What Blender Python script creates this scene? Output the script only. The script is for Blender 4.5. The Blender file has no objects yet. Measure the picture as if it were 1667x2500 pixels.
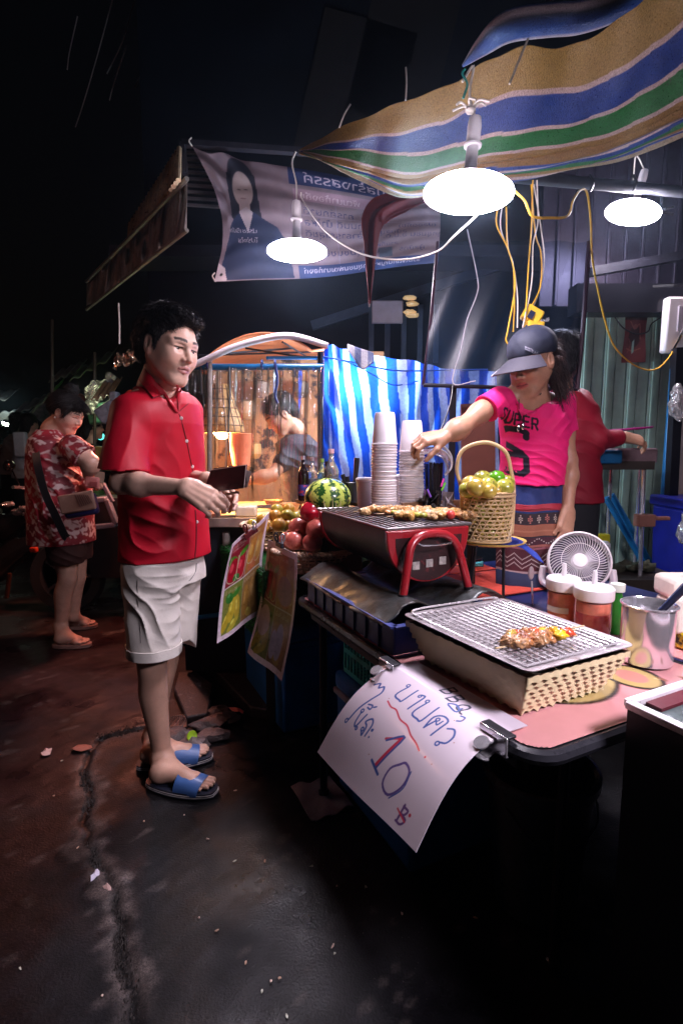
import bpy, bmesh, math, random
import numpy as np
from mathutils import Vector, Matrix, noise as mnoise
import openvdb
random.seed(7); rng = np.random.RandomState(11)
R = math.radians
scene = bpy.context.scene
# ---------------------------------------------------------------- camera
EYE = 1.27; FPX = 1280.0; PITCH = math.atan(155/1280)
cam_d = bpy.data.cameras.new('camera'); cam = bpy.data.objects.new('camera', cam_d)
scene.collection.objects.link(cam); scene.camera = cam
cam.location = (0, 0, EYE); cam.rotation_euler = (R(90) - PITCH, 0, 0)
cam_d.sensor_fit = 'VERTICAL'; cam_d.sensor_height = 36; cam_d.lens = FPX/2500*36
cam_d.clip_start = .05; cam_d.clip_end = 400
# ---------------------------------------------------------------- night sky and exposure
world = bpy.data.worlds.new('World'); scene.world = world; world.use_nodes = True
wn = world.node_tree; sky = wn.nodes.new('ShaderNodeTexSky'); sky.sky_type = 'NISHITA'
sky.sun_disc = False; sky.sun_elevation = R(-4); sky.sun_rotation = R(200)
bg = wn.nodes['Background']; wn.links.new(sky.outputs[0], bg.inputs[0]); bg.inputs[1].default_value = 0.05
scene.view_settings.view_transform = 'Standard'; scene.view_settings.look = 'None'
scene.view_settings.exposure = .6; scene.view_settings.gamma = 1
scene.view_settings.use_curve_mapping = False
LAMP = 88.0            # emission strength of the hanging LED discs
WHITE = (.97, .86, 1.0)
try:
    scene.cycles.use_denoising = True; scene.cycles.max_bounces = 7; scene.cycles.transparent_max_bounces = 28
    scene.cycles.transmission_bounces = 6; scene.cycles.caustics_reflective = False; scene.cycles.caustics_refractive = False
    scene.cycles.sample_clamp_indirect = 4
except Exception: pass
# ---------------------------------------------------------------- helpers
def ray(px, py):
    x = (px - 833.5)/FPX; y = -(py - 1250)/FPX; c, s = math.cos(PITCH), math.sin(PITCH)
    return Vector((x, c + y*s, -s + y*c))
def A(px, py, Y):            # the world point a photo pixel shows at distance Y
    r = ray(px, py); return Vector((r.x*Y/r.y, Y, EYE + r.z*Y/r.y))
def O(px, py, z):            # ... on the level plane z
    r = ray(px, py); t = (z - EYE)/r.z; return Vector((r.x*t, r.y*t, z))
L0 = Vector((-.167, 1.918, 0)); U = Vector((.4436, -.8962, 0)); V = Vector((.8962, .4436, 0))   # stall frame: along the aisle, into the stall
def S(u, v, z=0.): return L0 + U*u + V*v + Vector((0, 0, z))
SA = math.atan2(U.y, U.x)
def SM(u, v, z=0., rz=0.): return Matrix.Translation(S(u, v, z)) @ Matrix.Rotation(SA + rz, 4, 'Z')
def inS(p): q = p - L0; return q.dot(U), q.dot(V)
def lerp(a, b, t): return a + (b - a)*t

MATS = {}
def mat(name, col=(.5, .5, .5), rough=.5, metal=0., amt=.25, nz=12., bump=.1, bs=60., coat=0., sss=0., trans=0., alpha=1., emit=None, es=0., ior=1.45, attr=False, sheen=0., aniso=None, spec=.5, wear=None):
    if name in MATS: return MATS[name]
    m = bpy.data.materials.new(name); m.use_nodes = True; nt = m.node_tree; N = nt.nodes; Lk = nt.links; b = N['Principled BSDF']
    tc = N.new('ShaderNodeTexCoord'); mp = N.new('ShaderNodeMapping'); Lk.new(tc.outputs['Object'], mp.inputs[0])
    if aniso: mp.inputs['Scale'].default_value = aniso
    n1 = N.new('ShaderNodeTexNoise'); n1.inputs['Scale'].default_value = nz; n1.inputs['Detail'].default_value = 6; n1.inputs['Roughness'].default_value = .62; Lk.new(mp.outputs[0], n1.inputs[0])
    mx = N.new('ShaderNodeMix'); mx.data_type = 'RGBA'; mx.blend_type = 'MULTIPLY'; mx.inputs[0].default_value = 1
    rp = N.new('ShaderNodeMapRange'); rp.inputs[1].default_value = .25; rp.inputs[2].default_value = .75; rp.inputs[3].default_value = 1 - amt; rp.inputs[4].default_value = 1 + amt*.45; Lk.new(n1.outputs[0], rp.inputs[0])
    if attr:
        at = N.new('ShaderNodeAttribute'); at.attribute_name = 'Col'; Lk.new(at.outputs[0], mx.inputs[6])
    else: mx.inputs[6].default_value = (*col, 1)
    Lk.new(rp.outputs[0], mx.inputs[7]); out = mx.outputs[2]
    if wear:   # (colour, threshold, scale)
        n3 = N.new('ShaderNodeTexNoise'); n3.inputs['Scale'].default_value = wear[2]; n3.inputs['Detail'].default_value = 8; n3.inputs['Roughness'].default_value = .7; Lk.new(mp.outputs[0], n3.inputs[0])
        r3 = N.new('ShaderNodeMapRange'); r3.inputs[1].default_value = wear[1]; r3.inputs[2].default_value = wear[1] + .06; Lk.new(n3.outputs[0], r3.inputs[0])
        m3 = N.new('ShaderNodeMix'); m3.data_type = 'RGBA'; m3.inputs[7].default_value = (*wear[0], 1); Lk.new(out, m3.inputs[6]); Lk.new(r3.outputs[0], m3.inputs[0]); out = m3.outputs[2]
    Lk.new(out, b.inputs['Base Color'])
    rr = N.new('ShaderNodeMapRange'); rr.inputs[3].default_value = max(.02, rough - .12); rr.inputs[4].default_value = min(1, rough + .14); Lk.new(n1.outputs[0], rr.inputs[0]); Lk.new(rr.outputs[0], b.inputs['Roughness'])
    b.inputs['Metallic'].default_value = metal; b.inputs['Specular IOR Level'].default_value = spec; b.inputs['IOR'].default_value = ior
    if coat: b.inputs['Coat Weight'].default_value = coat; b.inputs['Coat Roughness'].default_value = .12
    if sss: b.inputs['Subsurface Weight'].default_value = sss; b.inputs['Subsurface Radius'].default_value = (.012, .005, .003); b.inputs['Subsurface Scale'].default_value = 1
    if trans: b.inputs['Transmission Weight'].default_value = trans
    if sheen: b.inputs['Sheen Weight'].default_value = sheen
    b.inputs['Alpha'].default_value = alpha
    if emit: b.inputs['Emission Color'].default_value = (*emit, 1); b.inputs['Emission Strength'].default_value = es
    if bump:
        n2 = N.new('ShaderNodeTexNoise'); n2.inputs['Scale'].default_value = bs; n2.inputs['Detail'].default_value = 5; Lk.new(mp.outputs[0], n2.inputs[0])
        bp = N.new('ShaderNodeBump'); bp.inputs['Strength'].default_value = bump; bp.inputs['Distance'].default_value = .004; Lk.new(n2.outputs[0], bp.inputs['Height']); Lk.new(bp.outputs[0], b.inputs['Normal'])
    MATS[name] = m; return m

def clear_film(name, tint=(1, 1, 1), gl=.16, rough=.07, bs=9, bump=.6, haze_=.05, hz=(.8, .8, .8)):     # thin clear plastic: mostly see-through, a glossy coat, a little milky
    if name in MATS: return MATS[name]
    m = mat(name, hz, rough=.5, bump=bump, bs=bs, amt=0); nt = m.node_tree; N = nt.nodes; b = N['Principled BSDF']; nrm = b.inputs['Normal'].links[0].from_socket
    tr = N.new('ShaderNodeBsdfTransparent'); tr.inputs[0].default_value = (*tint, 1); g = N.new('ShaderNodeBsdfGlossy'); g.inputs['Roughness'].default_value = rough; nt.links.new(nrm, g.inputs['Normal'])
    lw = N.new('ShaderNodeLayerWeight'); lw.inputs[0].default_value = .35; nt.links.new(nrm, lw.inputs['Normal']); mr = N.new('ShaderNodeMapRange'); mr.inputs[3].default_value = gl*.45; mr.inputs[4].default_value = min(1, gl*3); nt.links.new(lw.outputs['Fresnel'], mr.inputs[0])
    m1 = N.new('ShaderNodeMixShader'); m1.inputs[0].default_value = haze_; nt.links.new(tr.outputs[0], m1.inputs[1]); nt.links.new(b.outputs[0], m1.inputs[2])
    m2 = N.new('ShaderNodeMixShader'); nt.links.new(mr.outputs[0], m2.inputs[0]); nt.links.new(m1.outputs[0], m2.inputs[1]); nt.links.new(g.outputs[0], m2.inputs[2]); nt.links.new(m2.outputs[0], N['Material Output'].inputs[0]); return m
def translucent(m, fac):
    nt = m.node_tree; bs_ = nt.nodes['Principled BSDF']; tr = nt.nodes.new('ShaderNodeBsdfTranslucent'); ms = nt.nodes.new('ShaderNodeMixShader'); ms.inputs[0].default_value = fac
    nt.links.new(bs_.inputs['Base Color'].links[0].from_socket, tr.inputs[0]); nt.links.new(bs_.outputs[0], ms.inputs[1]); nt.links.new(tr.outputs[0], ms.inputs[2]); nt.links.new(ms.outputs[0], nt.nodes['Material Output'].inputs[0]); return m
def col_srgb(h):
    h = h.lstrip('#'); c = [int(h[i:i+2], 16)/255 for i in (0, 2, 4)]
    return tuple(((x + .055)/1.055)**2.4 if x > .04045 else x/12.92 for x in c)

class B:
    """collects shapes in world space; obj() links them as one mesh object under a parent"""
    def __init__(s, xf=None): s.v = []; s.f = []; s.mi = []; s.xf = xf; s.m = 0; s.uvc = None
    def add(s, vs, fs):
        o = len(s.v)
        if s.xf is not None: vs = [s.xf @ Vector(p) for p in vs]
        s.v += [tuple(p) for p in vs]; s.f += [tuple(i + o for i in f) for f in fs]; s.mi += [s.m]*len(fs); return s
    def box(s, c, d, rot=None, taper=1.):
        x, y, z = (k/2 for k in d); P = [(-x, -y, -z), (x, -y, -z), (x, y, -z), (-x, y, -z), (-x*taper, -y*taper, z), (x*taper, -y*taper, z), (x*taper, y*taper, z), (-x*taper, y*taper, z)]
        if rot is not None:
            if not isinstance(rot, Matrix): rot = Matrix.Rotation(rot, 3, 'Z')
            P = [rot @ Vector(p) for p in P]
        c = Vector(c); return s.add([c + Vector(p) for p in P], [(0, 3, 2, 1), (4, 5, 6, 7), (0, 1, 5, 4), (1, 2, 6, 5), (2, 3, 7, 6), (3, 0, 4, 7)])
    def bar(s, a, b, w, h=None, up=Vector((0, 0, 1))):
        a, b = Vector(a), Vector(b); h = h or w; d = b - a; L = d.length; x = d.normalized(); y = up.cross(x)
        if y.length < 1e-4: y = Vector((0, 1, 0)).cross(x)
        y.normalize(); z = x.cross(y); return s.box((a + b)/2, (L, w, h), Matrix((x, y, z)).transposed())
    def tube(s, path, r, n=8, cap=True, flat=1.):
        P = [Vector(p) for p in path]; m = len(P); rs = r if hasattr(r, '__len__') else [r]*m; vs = []; fs = []; prev = None
        for i in range(m):
            t = (P[min(i+1, m-1)] - P[max(i-1, 0)])
            t = t.normalized() if t.length > 1e-9 else Vector((0, 0, 1))
            if prev is None:
                q = Vector((0, 0, 1)) if abs(t.z) < .9 else Vector((1, 0, 0)); q = (q - t*q.dot(t)).normalized()
            else: q = (prev - t*prev.dot(t)).normalized()
            prev = q; w = t.cross(q)
            for k in range(n):
                a = 2*math.pi*k/n; vs.append(P[i] + (q*math.cos(a)*flat + w*math.sin(a))*rs[i])
        for i in range(m-1):
            for k in range(n): fs.append((i*n+k, i*n+(k+1) % n, (i+1)*n+(k+1) % n, (i+1)*n+k))
        if cap: fs += [tuple(reversed(range(n))), tuple(range((m-1)*n, m*n))]
        return s.add(vs, fs)
    def cyl(s, a, b, r, r2=None, n=16): return s.tube([a, b], [r, r if r2 is None else r2], n)
    def lathe(s, prof, o=(0, 0, 0), n=24, M3=None, cap=True):
        o = Vector(o); vs = []; fs = []; m = len(prof)
        for r, z in prof:
            for k in range(n):
                a = 2*math.pi*k/n; p = Vector((r*math.cos(a), r*math.sin(a), z)); vs.append(o + (M3 @ p if M3 else p))
        for i in range(m-1):
            for k in range(n): fs.append((i*n+k, i*n+(k+1) % n, (i+1)*n+(k+1) % n, (i+1)*n+k))
        if cap and prof[0][0] > 1e-5: fs.append(tuple(reversed(range(n))))
        if cap and prof[-1][0] > 1e-5: fs.append(tuple(range((m-1)*n, m*n)))
        return s.add(vs, fs)
    def sph(s, c, r, n=12, m=8, nzz=0., M3=None):
        rr = r if hasattr(r, '__len__') else (r, r, r); vs = []; c = Vector(c)
        for i in range(m+1):
            th = math.pi*i/m
            for k in range(n):
                a = 2*math.pi*k/n; q = Vector((math.sin(th)*math.cos(a), math.sin(th)*math.sin(a), math.cos(th)))
                f = 1 + (nzz*mnoise.noise(q*2.3 + c*37) if nzz else 0); p = Vector((q.x*rr[0]*f, q.y*rr[1]*f, q.z*rr[2]*f)); vs.append(c + (M3 @ p if M3 else p))
        fs = []
        for i in range(m):
            for k in range(n): fs.append((i*n+k, (i+1)*n+k, (i+1)*n+(k+1) % n, i*n+(k+1) % n))
        return s.add(vs, fs)
    def prism(s, poly, M4, h):
        n = len(poly); vs = [M4 @ Vector((x, y, 0)) for x, y in poly] + [M4 @ Vector((x, y, h)) for x, y in poly]
        return s.add(vs, [tuple(reversed(range(n))), tuple(range(n, 2*n))] + [(i, (i+1) % n, n+(i+1) % n, n+i) for i in range(n)])
    def sheet(s, fn, nu, nv, th=0., colors=None):
        P = [[Vector(fn(i/nu, j/nv)) for i in range(nu+1)] for j in range(nv+1)]
        W = nu + 1; vs = [p for row in P for p in row]; fs = [(j*W+i, j*W+i+1, (j+1)*W+i+1, (j+1)*W+i) for j in range(nv) for i in range(nu)]
        if th:
            N = []
            for j in range(nv+1):
                for i in range(nu+1):
                    a = P[j][min(i+1, nu)] - P[j][max(i-1, 0)]; b = P[min(j+1, nv)][i] - P[max(j-1, 0)][i]; n = a.cross(b)
                    N.append(n.normalized() if n.length > 1e-12 else Vector((0, 0, 1)))
            K = len(vs); vs = vs + [vs[i] - N[i]*th for i in range(K)]; fs += [tuple(K + q for q in reversed(f)) for f in list(fs)]
            edge = [(j*W+nu, (j+1)*W+nu) for j in range(nv)] + [((j+1)*W, j*W) for j in range(nv)] + [(nv*W+i+1, nv*W+i) for i in range(nu)][::1] + [(i, i+1) for i in range(nu)]
            fs += [(b_, a_, a_+K, b_+K) for a_, b_ in edge]
        return s.add(vs, fs)
    def obj(s, name, m, parent=None, smooth=35, bevel=0., label=None, org=None, cols=None, sub=0, solid=0.):
        me = bpy.data.meshes.new(name); M = Matrix.Identity(4)
        if parent is not None: M = parent_world(parent).inverted()
        elif org is not None: M = Matrix.Translation(-Vector(org))
        me.from_pydata([M @ Vector(p) for p in s.v], [], s.f); ms = m if isinstance(m, (list, tuple)) else [m]
        for q in ms: me.materials.append(q)
        if len(ms) > 1: me.polygons.foreach_set('material_index', s.mi)
        if cols is not None: set_cols(me, cols)
        return link(name, me, parent, org, smooth, bevel, label, sub, solid)
def set_cols(me, cols):
    a = me.color_attributes.new('Col', 'FLOAT_COLOR', 'POINT'); c = np.ones((len(me.vertices), 4), 'f'); c[:len(cols), :3] = cols
    if len(cols)*2 == len(me.vertices): c[len(cols):, :3] = cols
    a.data.foreach_set('color', c.ravel())
def parent_world(p):
    M = p.matrix_basis.copy()
    while p.parent: p = p.parent; M = p.matrix_basis @ M
    return M
def link(name, me, parent=None, org=None, smooth=35, bevel=0., label=None, sub=0, solid=0.):
    if smooth:
        me.polygons.foreach_set('use_smooth', [True]*len(me.polygons))
        if smooth < 180: me.set_sharp_from_angle(angle=R(smooth))
    me.update(); o = bpy.data.objects.new(name, me); scene.collection.objects.link(o)
    if parent is not None: o.parent = parent
    elif org is not None: o.location = org
    if solid: md = o.modifiers.new('solid', 'SOLIDIFY'); md.thickness = solid; md.offset = 0
    if bevel: md = o.modifiers.new('bevel', 'BEVEL'); md.width = bevel; md.segments = 2; md.limit_method = 'ANGLE'; md.angle_limit = R(40); md.harden_normals = False
    if sub: md = o.modifiers.new('sub', 'SUBSURF'); md.levels = sub; md.render_levels = sub
    if label: o['label'] = label
    return o
def thing(name, label, cat, loc=(0, 0, 0), rz=0., group=None):
    o = bpy.data.objects.new(name, None); scene.collection.objects.link(o); o.empty_display_size = .05
    o.location = loc; o.rotation_euler = (0, 0, rz); o['label'] = label; o['category'] = cat
    if group: o['group'] = group
    return o
def tag(o, label, cat, group=None, kind=None):
    o['label'] = label; o['category'] = cat
    if group: o['group'] = group
    if kind: o['kind'] = kind
    return o
def struct(o, kind='structure', label=None):
    o['kind'] = kind
    if label: o['label'] = label
    return o
def dup(root, loc, rz=None, label=None, group=None, parent=None, rot=None, scale=None):
    r = root.copy(); scene.collection.objects.link(r); r.location = loc
    if rz is not None: r.rotation_euler = (0, 0, rz)
    if rot is not None: r.rotation_euler = rot
    if scale: r.scale = (scale,)*3
    if label: r['label'] = label
    if group: r['group'] = group
    if parent is not None: r.parent = parent
    for c in list(root.children):
        d = c.copy(); scene.collection.objects.link(d); d.parent = r
        for g in list(c.children): e = g.copy(); scene.collection.objects.link(e); e.parent = d
    return r
def piece(src, parent, M):           # another copy of a part sharing its mesh
    o = src.copy(); scene.collection.objects.link(o); o.parent = parent; o.matrix_basis = M; return o
def catmull(P, n=6):
    P = [Vector(p) for p in P]
    if len(P) < 2: P = (P or [Vector((0, 0, -5))]) + [(P[0] if P else Vector((0, 0, -5))) + Vector((0, 0, .001))]
    Q = [P[0]*2 - P[1]] + P + [P[-1]*2 - P[-2]]; out = []
    for i in range(1, len(Q)-2):
        a, b, c, d = Q[i-1:i+3]
        for k in range(n):
            t = k/n; out.append(.5*((2*b) + (c-a)*t + (2*a-5*b+4*c-d)*t*t + (3*b-a-3*c+d)*t**3))
    out.append(P[-1]); return out
def hang(a, b, sag, n=14):
    a, b = Vector(a), Vector(b); return [a.lerp(b, i/n) - Vector((0, 0, sag*4*(i/n)*(1-i/n))) for i in range(n+1)]
def link_light(name, loc, kind, energy, color, size=.05, parent=None, rot=None):
    d = bpy.data.lights.new(name, kind); d.energy = energy; d.color = color
    if kind == 'AREA': d.shape = 'DISK'; d.size = size
    else: d.shadow_soft_size = size
    o = bpy.data.objects.new(name, d); scene.collection.objects.link(o)
    if parent is not None: o.parent = parent; o.location = parent_world(parent).inverted() @ Vector(loc)
    else: o.location = loc
    if rot: o.rotation_euler = rot
    return o

# ---- flat print: a small raster painted per vertex of a fine sheet
class Canvas:
    def __init__(s, w, h, asp, bg): s.w, s.h, s.a = w, h, asp; s.c = np.tile(np.array(bg, 'f'), (h+1, w+1, 1)); v, u = np.mgrid[0:h+1, 0:w+1]; s.u = u/w*asp; s.v = v/h
    def mix(s, k, col): k = np.clip(k, 0, 1)[..., None]; s.c = s.c*(1-k) + np.array(col, 'f')*k; return s
    def rect(s, x0, y0, x1, y1, col): return s.mix(((s.u >= x0) & (s.u <= x1) & (s.v >= y0) & (s.v <= y1))*1., col)
    def ell(s, x, y, rx, ry, col, rot=0.):
        c, n = math.cos(rot), math.sin(rot); a = (s.u-x)*c + (s.v-y)*n; b = -(s.u-x)*n + (s.v-y)*c; d = np.sqrt((a/rx)**2 + (b/ry)**2); px = 1/s.h
        return s.mix((1-d)*min(rx, ry)/px + .5, col)
    def stroke(s, pts, w, col):
        px = 1/s.h
        for (x0, y0), (x1, y1) in zip(pts[:-1], pts[1:]):
            dx, dy = x1-x0, y1-y0; L = dx*dx + dy*dy + 1e-12; t = np.clip(((s.u-x0)*dx + (s.v-y0)*dy)/L, 0, 1)
            d = np.hypot(s.u-x0-t*dx, s.v-y0-t*dy)
            s.mix((w/2-d)/px + .5, col)
        return s
    def curve(s, pts, w, col, n=6): return s.stroke([(p.x, p.y) for p in catmull([(x, y, 0) for x, y in pts], n)], w, col)
    def poly(s, pts, col):
        ins = np.zeros(s.u.shape, bool); n = len(pts)
        for i in range(n):
            (x0, y0), (x1, y1) = pts[i], pts[(i+1) % n]
            if y0 == y1: continue
            c = ((y0 > s.v) != (y1 > s.v)) & (s.u < (x1-x0)*(s.v-y0)/(y1-y0) + x0); ins ^= c
        return s.mix(ins*1., col)
    def text(s, body, x, y, size, col, mirror=False, rot=0., bold=0.):
        cu = bpy.data.curves.new('t', 'FONT'); cu.body = body; cu.size = size; cu.offset = bold; cu.resolution_u = 2
        ob = bpy.data.objects.new('t', cu); scene.collection.objects.link(ob); dg = bpy.context.evaluated_depsgraph_get(); dg.update()
        me = ob.evaluated_get(dg).to_mesh(); me.calc_loop_triangles(); co = np.array([(q.co.x, q.co.y) for q in me.vertices]); tr = [tuple(t.vertices) for t in me.loop_triangles]
        if len(co):
            if mirror: co[:, 0] = co[:, 0].max() - co[:, 0]
            c, n = math.cos(rot), math.sin(rot); co = np.stack([x + co[:, 0]*c + co[:, 1]*n, y + co[:, 0]*n - co[:, 1]*c], 1)
            ins = np.zeros(s.u.shape, bool)
            for t in tr:
                p = co[list(t)]; mn, mx = p.min(0), p.max(0); i0, i1 = int(mn[0]/s.a*s.w), int(mx[0]/s.a*s.w)+2; j0, j1 = int(mn[1]*s.h), int(mx[1]*s.h)+2
                i0, j0 = max(i0, 0), max(j0, 0)
                if i0 >= s.w or j0 >= s.h or i1 <= 0 or j1 <= 0: continue
                uu, vv = s.u[j0:j1, i0:i1], s.v[j0:j1, i0:i1]; sg = []
                for k in range(3): a, b = p[k], p[(k+1) % 3]; sg.append((b[0]-a[0])*(vv-a[1]) - (b[1]-a[1])*(uu-a[0]))
                ins[j0:j1, i0:i1] |= ((sg[0] >= 0) & (sg[1] >= 0) & (sg[2] >= 0)) | ((sg[0] <= 0) & (sg[1] <= 0) & (sg[2] <= 0))
            s.mix(ins*1., col)
        bpy.data.objects.remove(ob); bpy.data.curves.remove(cu); return s
    def cols(s): return s.c.reshape(-1, 3)
    def sheet(s, fn, name, m, parent=None, th=.0006, org=None, label=None):   # fn(u,v) with v downwards
        b = B(); b.sheet(fn, s.w, s.h, th); return b.obj(name, m, parent, smooth=60, org=org, cols=s.cols(), label=label)

# ---- soft bodies: smooth-union distance fields meshed with OpenVDB
class SDF:
    BIG = .07
    def __init__(s): s.p = []; s.disp = None
    def cap(s, a, b, ra, rb=None, k=.02, op=1, sq=None): a, b = Vector(a), Vector(b); rb = ra if rb is None else rb; s.p.append(('c', np.array(a), np.array(b), ra, rb, k, op)); return s
    def ball(s, c, r, k=.02, op=1): return s.cap(c, Vector(c) + Vector((0, 0, 1e-4)), r, r, k, op)
    def ell(s, c, r, M3=None, k=.02, op=1): s.p.append(('e', np.array(Vector(c)), np.array(r, 'f'), np.array(M3.transposed() if M3 is not None else Matrix.Identity(3)), k, op)); return s
    def col(s, rings, ang=0., k=.03, op=1, pw=2.): s.p.append(('t', np.array(rings, 'f'), ang, k, op, pw)); return s   # rings: z, cx, cy, rx, ry (rx along heading)
    def plane(s, c, n, k=.004, op=-1, lim=None): s.p.append(('p', np.array(Vector(c)), np.array(Vector(n).normalized()), k, op, lim)); return s    # removes the side n points to
    def chain(s, pts, rs, k=.02, op=1):
        for i in range(len(pts)-1): s.cap(pts[i], pts[i+1], rs[i], rs[i+1], k, op)
        return s
    def bounds(s, p):
        if p[0] == 'c': r = max(p[3], p[4]); return np.minimum(p[1], p[2])-r, np.maximum(p[1], p[2])+r, p[5], p[6]
        if p[0] == 'e': r = p[2].max(); return p[1]-r, p[1]+r, p[4], p[5]
        if p[0] == 't': q = p[1]; r = q[:, 3:5].max(); return np.array([q[:, 1].min()-r, q[:, 2].min()-r, q[:, 0].min()]), np.array([q[:, 1].max()+r, q[:, 2].max()+r, q[:, 0].max()]), p[3], p[4]
        if p[5] is not None: c, r = np.array(p[5][0]), p[5][1]; return c-r, c+r, 0., p[4]
        return np.full(3, -1e9), np.full(3, 1e9), p[3], p[4]
    def mesh(s, vox, lo=None, hi=None):
        bs = [s.bounds(p) for p in s.p]; adds = [b for b in bs if b[3] > 0]
        L = np.min([b[0] for b in adds], 0)-.02; H = np.max([b[1] for b in adds], 0)+.02
        if lo is not None: L = np.maximum(L, lo)
        if hi is not None: H = np.minimum(H, hi)
        n = np.maximum(((H-L)/vox).astype(int)+2, 4); ax = [L[i] + np.arange(n[i])*vox for i in range(3)]; D = np.full(n, s.BIG, 'f')
        for p, (bl, bh, k, op) in zip(s.p, bs):
            m = k + s.BIG*.55; i0 = [int(np.clip(math.floor((max(bl[i]-m, L[i]-1)-L[i])/vox), 0, n[i])) for i in range(3)]; i1 = [int(np.clip(math.ceil((min(bh[i]+m, H[i]+1)-L[i])/vox)+1, 0, n[i])) for i in range(3)]
            if any(i1[i] <= i0[i] for i in range(3)): continue
            sl = tuple(slice(i0[i], i1[i]) for i in range(3)); X = ax[0][sl[0]][:, None, None]; Y = ax[1][sl[1]][None, :, None]; Z = ax[2][sl[2]][None, None, :]
            if p[0] == 'c':
                a, b = p[1], p[2]; d = b-a; LL = float(d@d)+1e-12; t = np.clip(((X-a[0])*d[0] + (Y-a[1])*d[1] + (Z-a[2])*d[2])/LL, 0, 1)
                f = np.sqrt((X-a[0]-t*d[0])**2 + (Y-a[1]-t*d[1])**2 + (Z-a[2]-t*d[2])**2) - (p[3] + (p[4]-p[3])*t)
            elif p[0] == 'e':
                q = p[3]; x, y, z = X-p[1][0], Y-p[1][1], Z-p[1][2]; r = p[2]
                e = [(q[i, 0]*x + q[i, 1]*y + q[i, 2]*z)/r[i] for i in range(3)]; k0 = np.sqrt(e[0]**2+e[1]**2+e[2]**2); k1 = np.sqrt((e[0]/r[0])**2+(e[1]/r[1])**2+(e[2]/r[2])**2)+1e-6; f = k0*(k0-1)/k1
                f = np.where(k0 < .3, -r.min()*.7, f)
            elif p[0] == 't':
                q = p[1]; zz = Z; cx, cy, rx, ry = (np.interp(zz, q[:, 0], q[:, j]) for j in (1, 2, 3, 4)); c, sn = math.cos(p[2]), math.sin(p[2])
                x = (X-cx)*c + (Y-cy)*sn; y = -(X-cx)*sn + (Y-cy)*c; pw = p[5]
                e = (np.abs(x/rx)**pw + np.abs(y/ry)**pw)**(1/pw); f = (e-1)*np.minimum(rx, ry); f = np.maximum(np.maximum(f, zz-q[-1, 0]), q[0, 0]-zz)
            else:
                f = (X-p[1][0])*p[2][0] + (Y-p[1][1])*p[2][1] + (Z-p[1][2])*p[2][2]; f = -f
                if p[5] is not None:
                    c, r = p[5]; inside = (X-c[0])**2 + (Y-c[1])**2 + (Z-c[2])**2 < r*r; f = np.where(inside, f, 1.)
            E = D[sl]; kk = max(k, 1e-5)
            if op > 0: h = np.maximum(kk - np.abs(E-f), 0); E2 = np.minimum(E, f) - h*h/(4*kk)
            else: f = -f; h = np.maximum(kk - np.abs(E-f), 0); E2 = np.maximum(E, f) + h*h/(4*kk)
            D[sl] = np.minimum(E2, s.BIG)
        if s.disp is not None:
            msk = np.abs(D) < .03; ii = np.nonzero(msk); P = np.stack([ax[0][ii[0]], ax[1][ii[1]], ax[2][ii[2]]], 1); D[ii] += s.disp(P).astype('f')
        D = np.clip(D, -s.BIG, s.BIG); D[0] = D[-1] = s.BIG; D[:, 0] = D[:, -1] = s.BIG; D[:, :, 0] = D[:, :, -1] = s.BIG
        g = openvdb.FloatGrid(s.BIG); g.copyFromArray(D); v, q = g.convertToQuads(0.0); v = v*vox + L
        return v.astype('f'), q.astype('i')[:, ::-1]
def mesh_np(parts, name, m, parent=None, colfn=None, label=None, smooth=180):
    off = 0; V_ = []; Q_ = []
    for v, q in parts: V_.append(v); Q_.append(q + off); off += len(v)
    v = np.concatenate(V_); q = np.concatenate(Q_)
    a, b, c = v[q[:, 0]], v[q[:, 1]], v[q[:, 2]]
    if np.einsum('ij,ij->', a-v.mean(0), np.cross(b-a, c-a)) < 0: q = q[:, ::-1]
    cols = colfn(v) if colfn else None
    M = np.array(parent_world(parent).inverted()) if parent is not None else np.eye(4); w = v @ M[:3, :3].T + M[:3, 3]
    me = bpy.data.meshes.new(name); me.vertices.add(len(w)); me.vertices.foreach_set('co', w.astype('f').ravel()); me.loops.add(q.size); me.loops.foreach_set('vertex_index', q.astype('i').ravel())
    me.polygons.add(len(q)); me.polygons.foreach_set('loop_start', np.arange(0, q.size, 4, dtype='i')); me.update(calc_edges=True); me.validate()
    me.materials.append(m)
    if cols is not None and len(me.vertices) == len(cols): set_cols(me, cols)
    return link(name, me, parent, None, smooth, label=label)
def wob(P, f, seed=0):      # cheap smooth noise from warped sines
    x, y, z = P[:, 0]*f + seed, P[:, 1]*f + seed*1.7, P[:, 2]*f - seed
    return np.sin(x + 1.7*np.sin(y*.9 + 1.3*np.sin(z))) * np.sin(y*1.1 + 1.5*np.sin(z*.8 + x*.5)) + .5*np.sin(z*1.9 + 2*np.sin(x*1.3 - y))
GZ_ = Vector((0, 0, 1))
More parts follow.
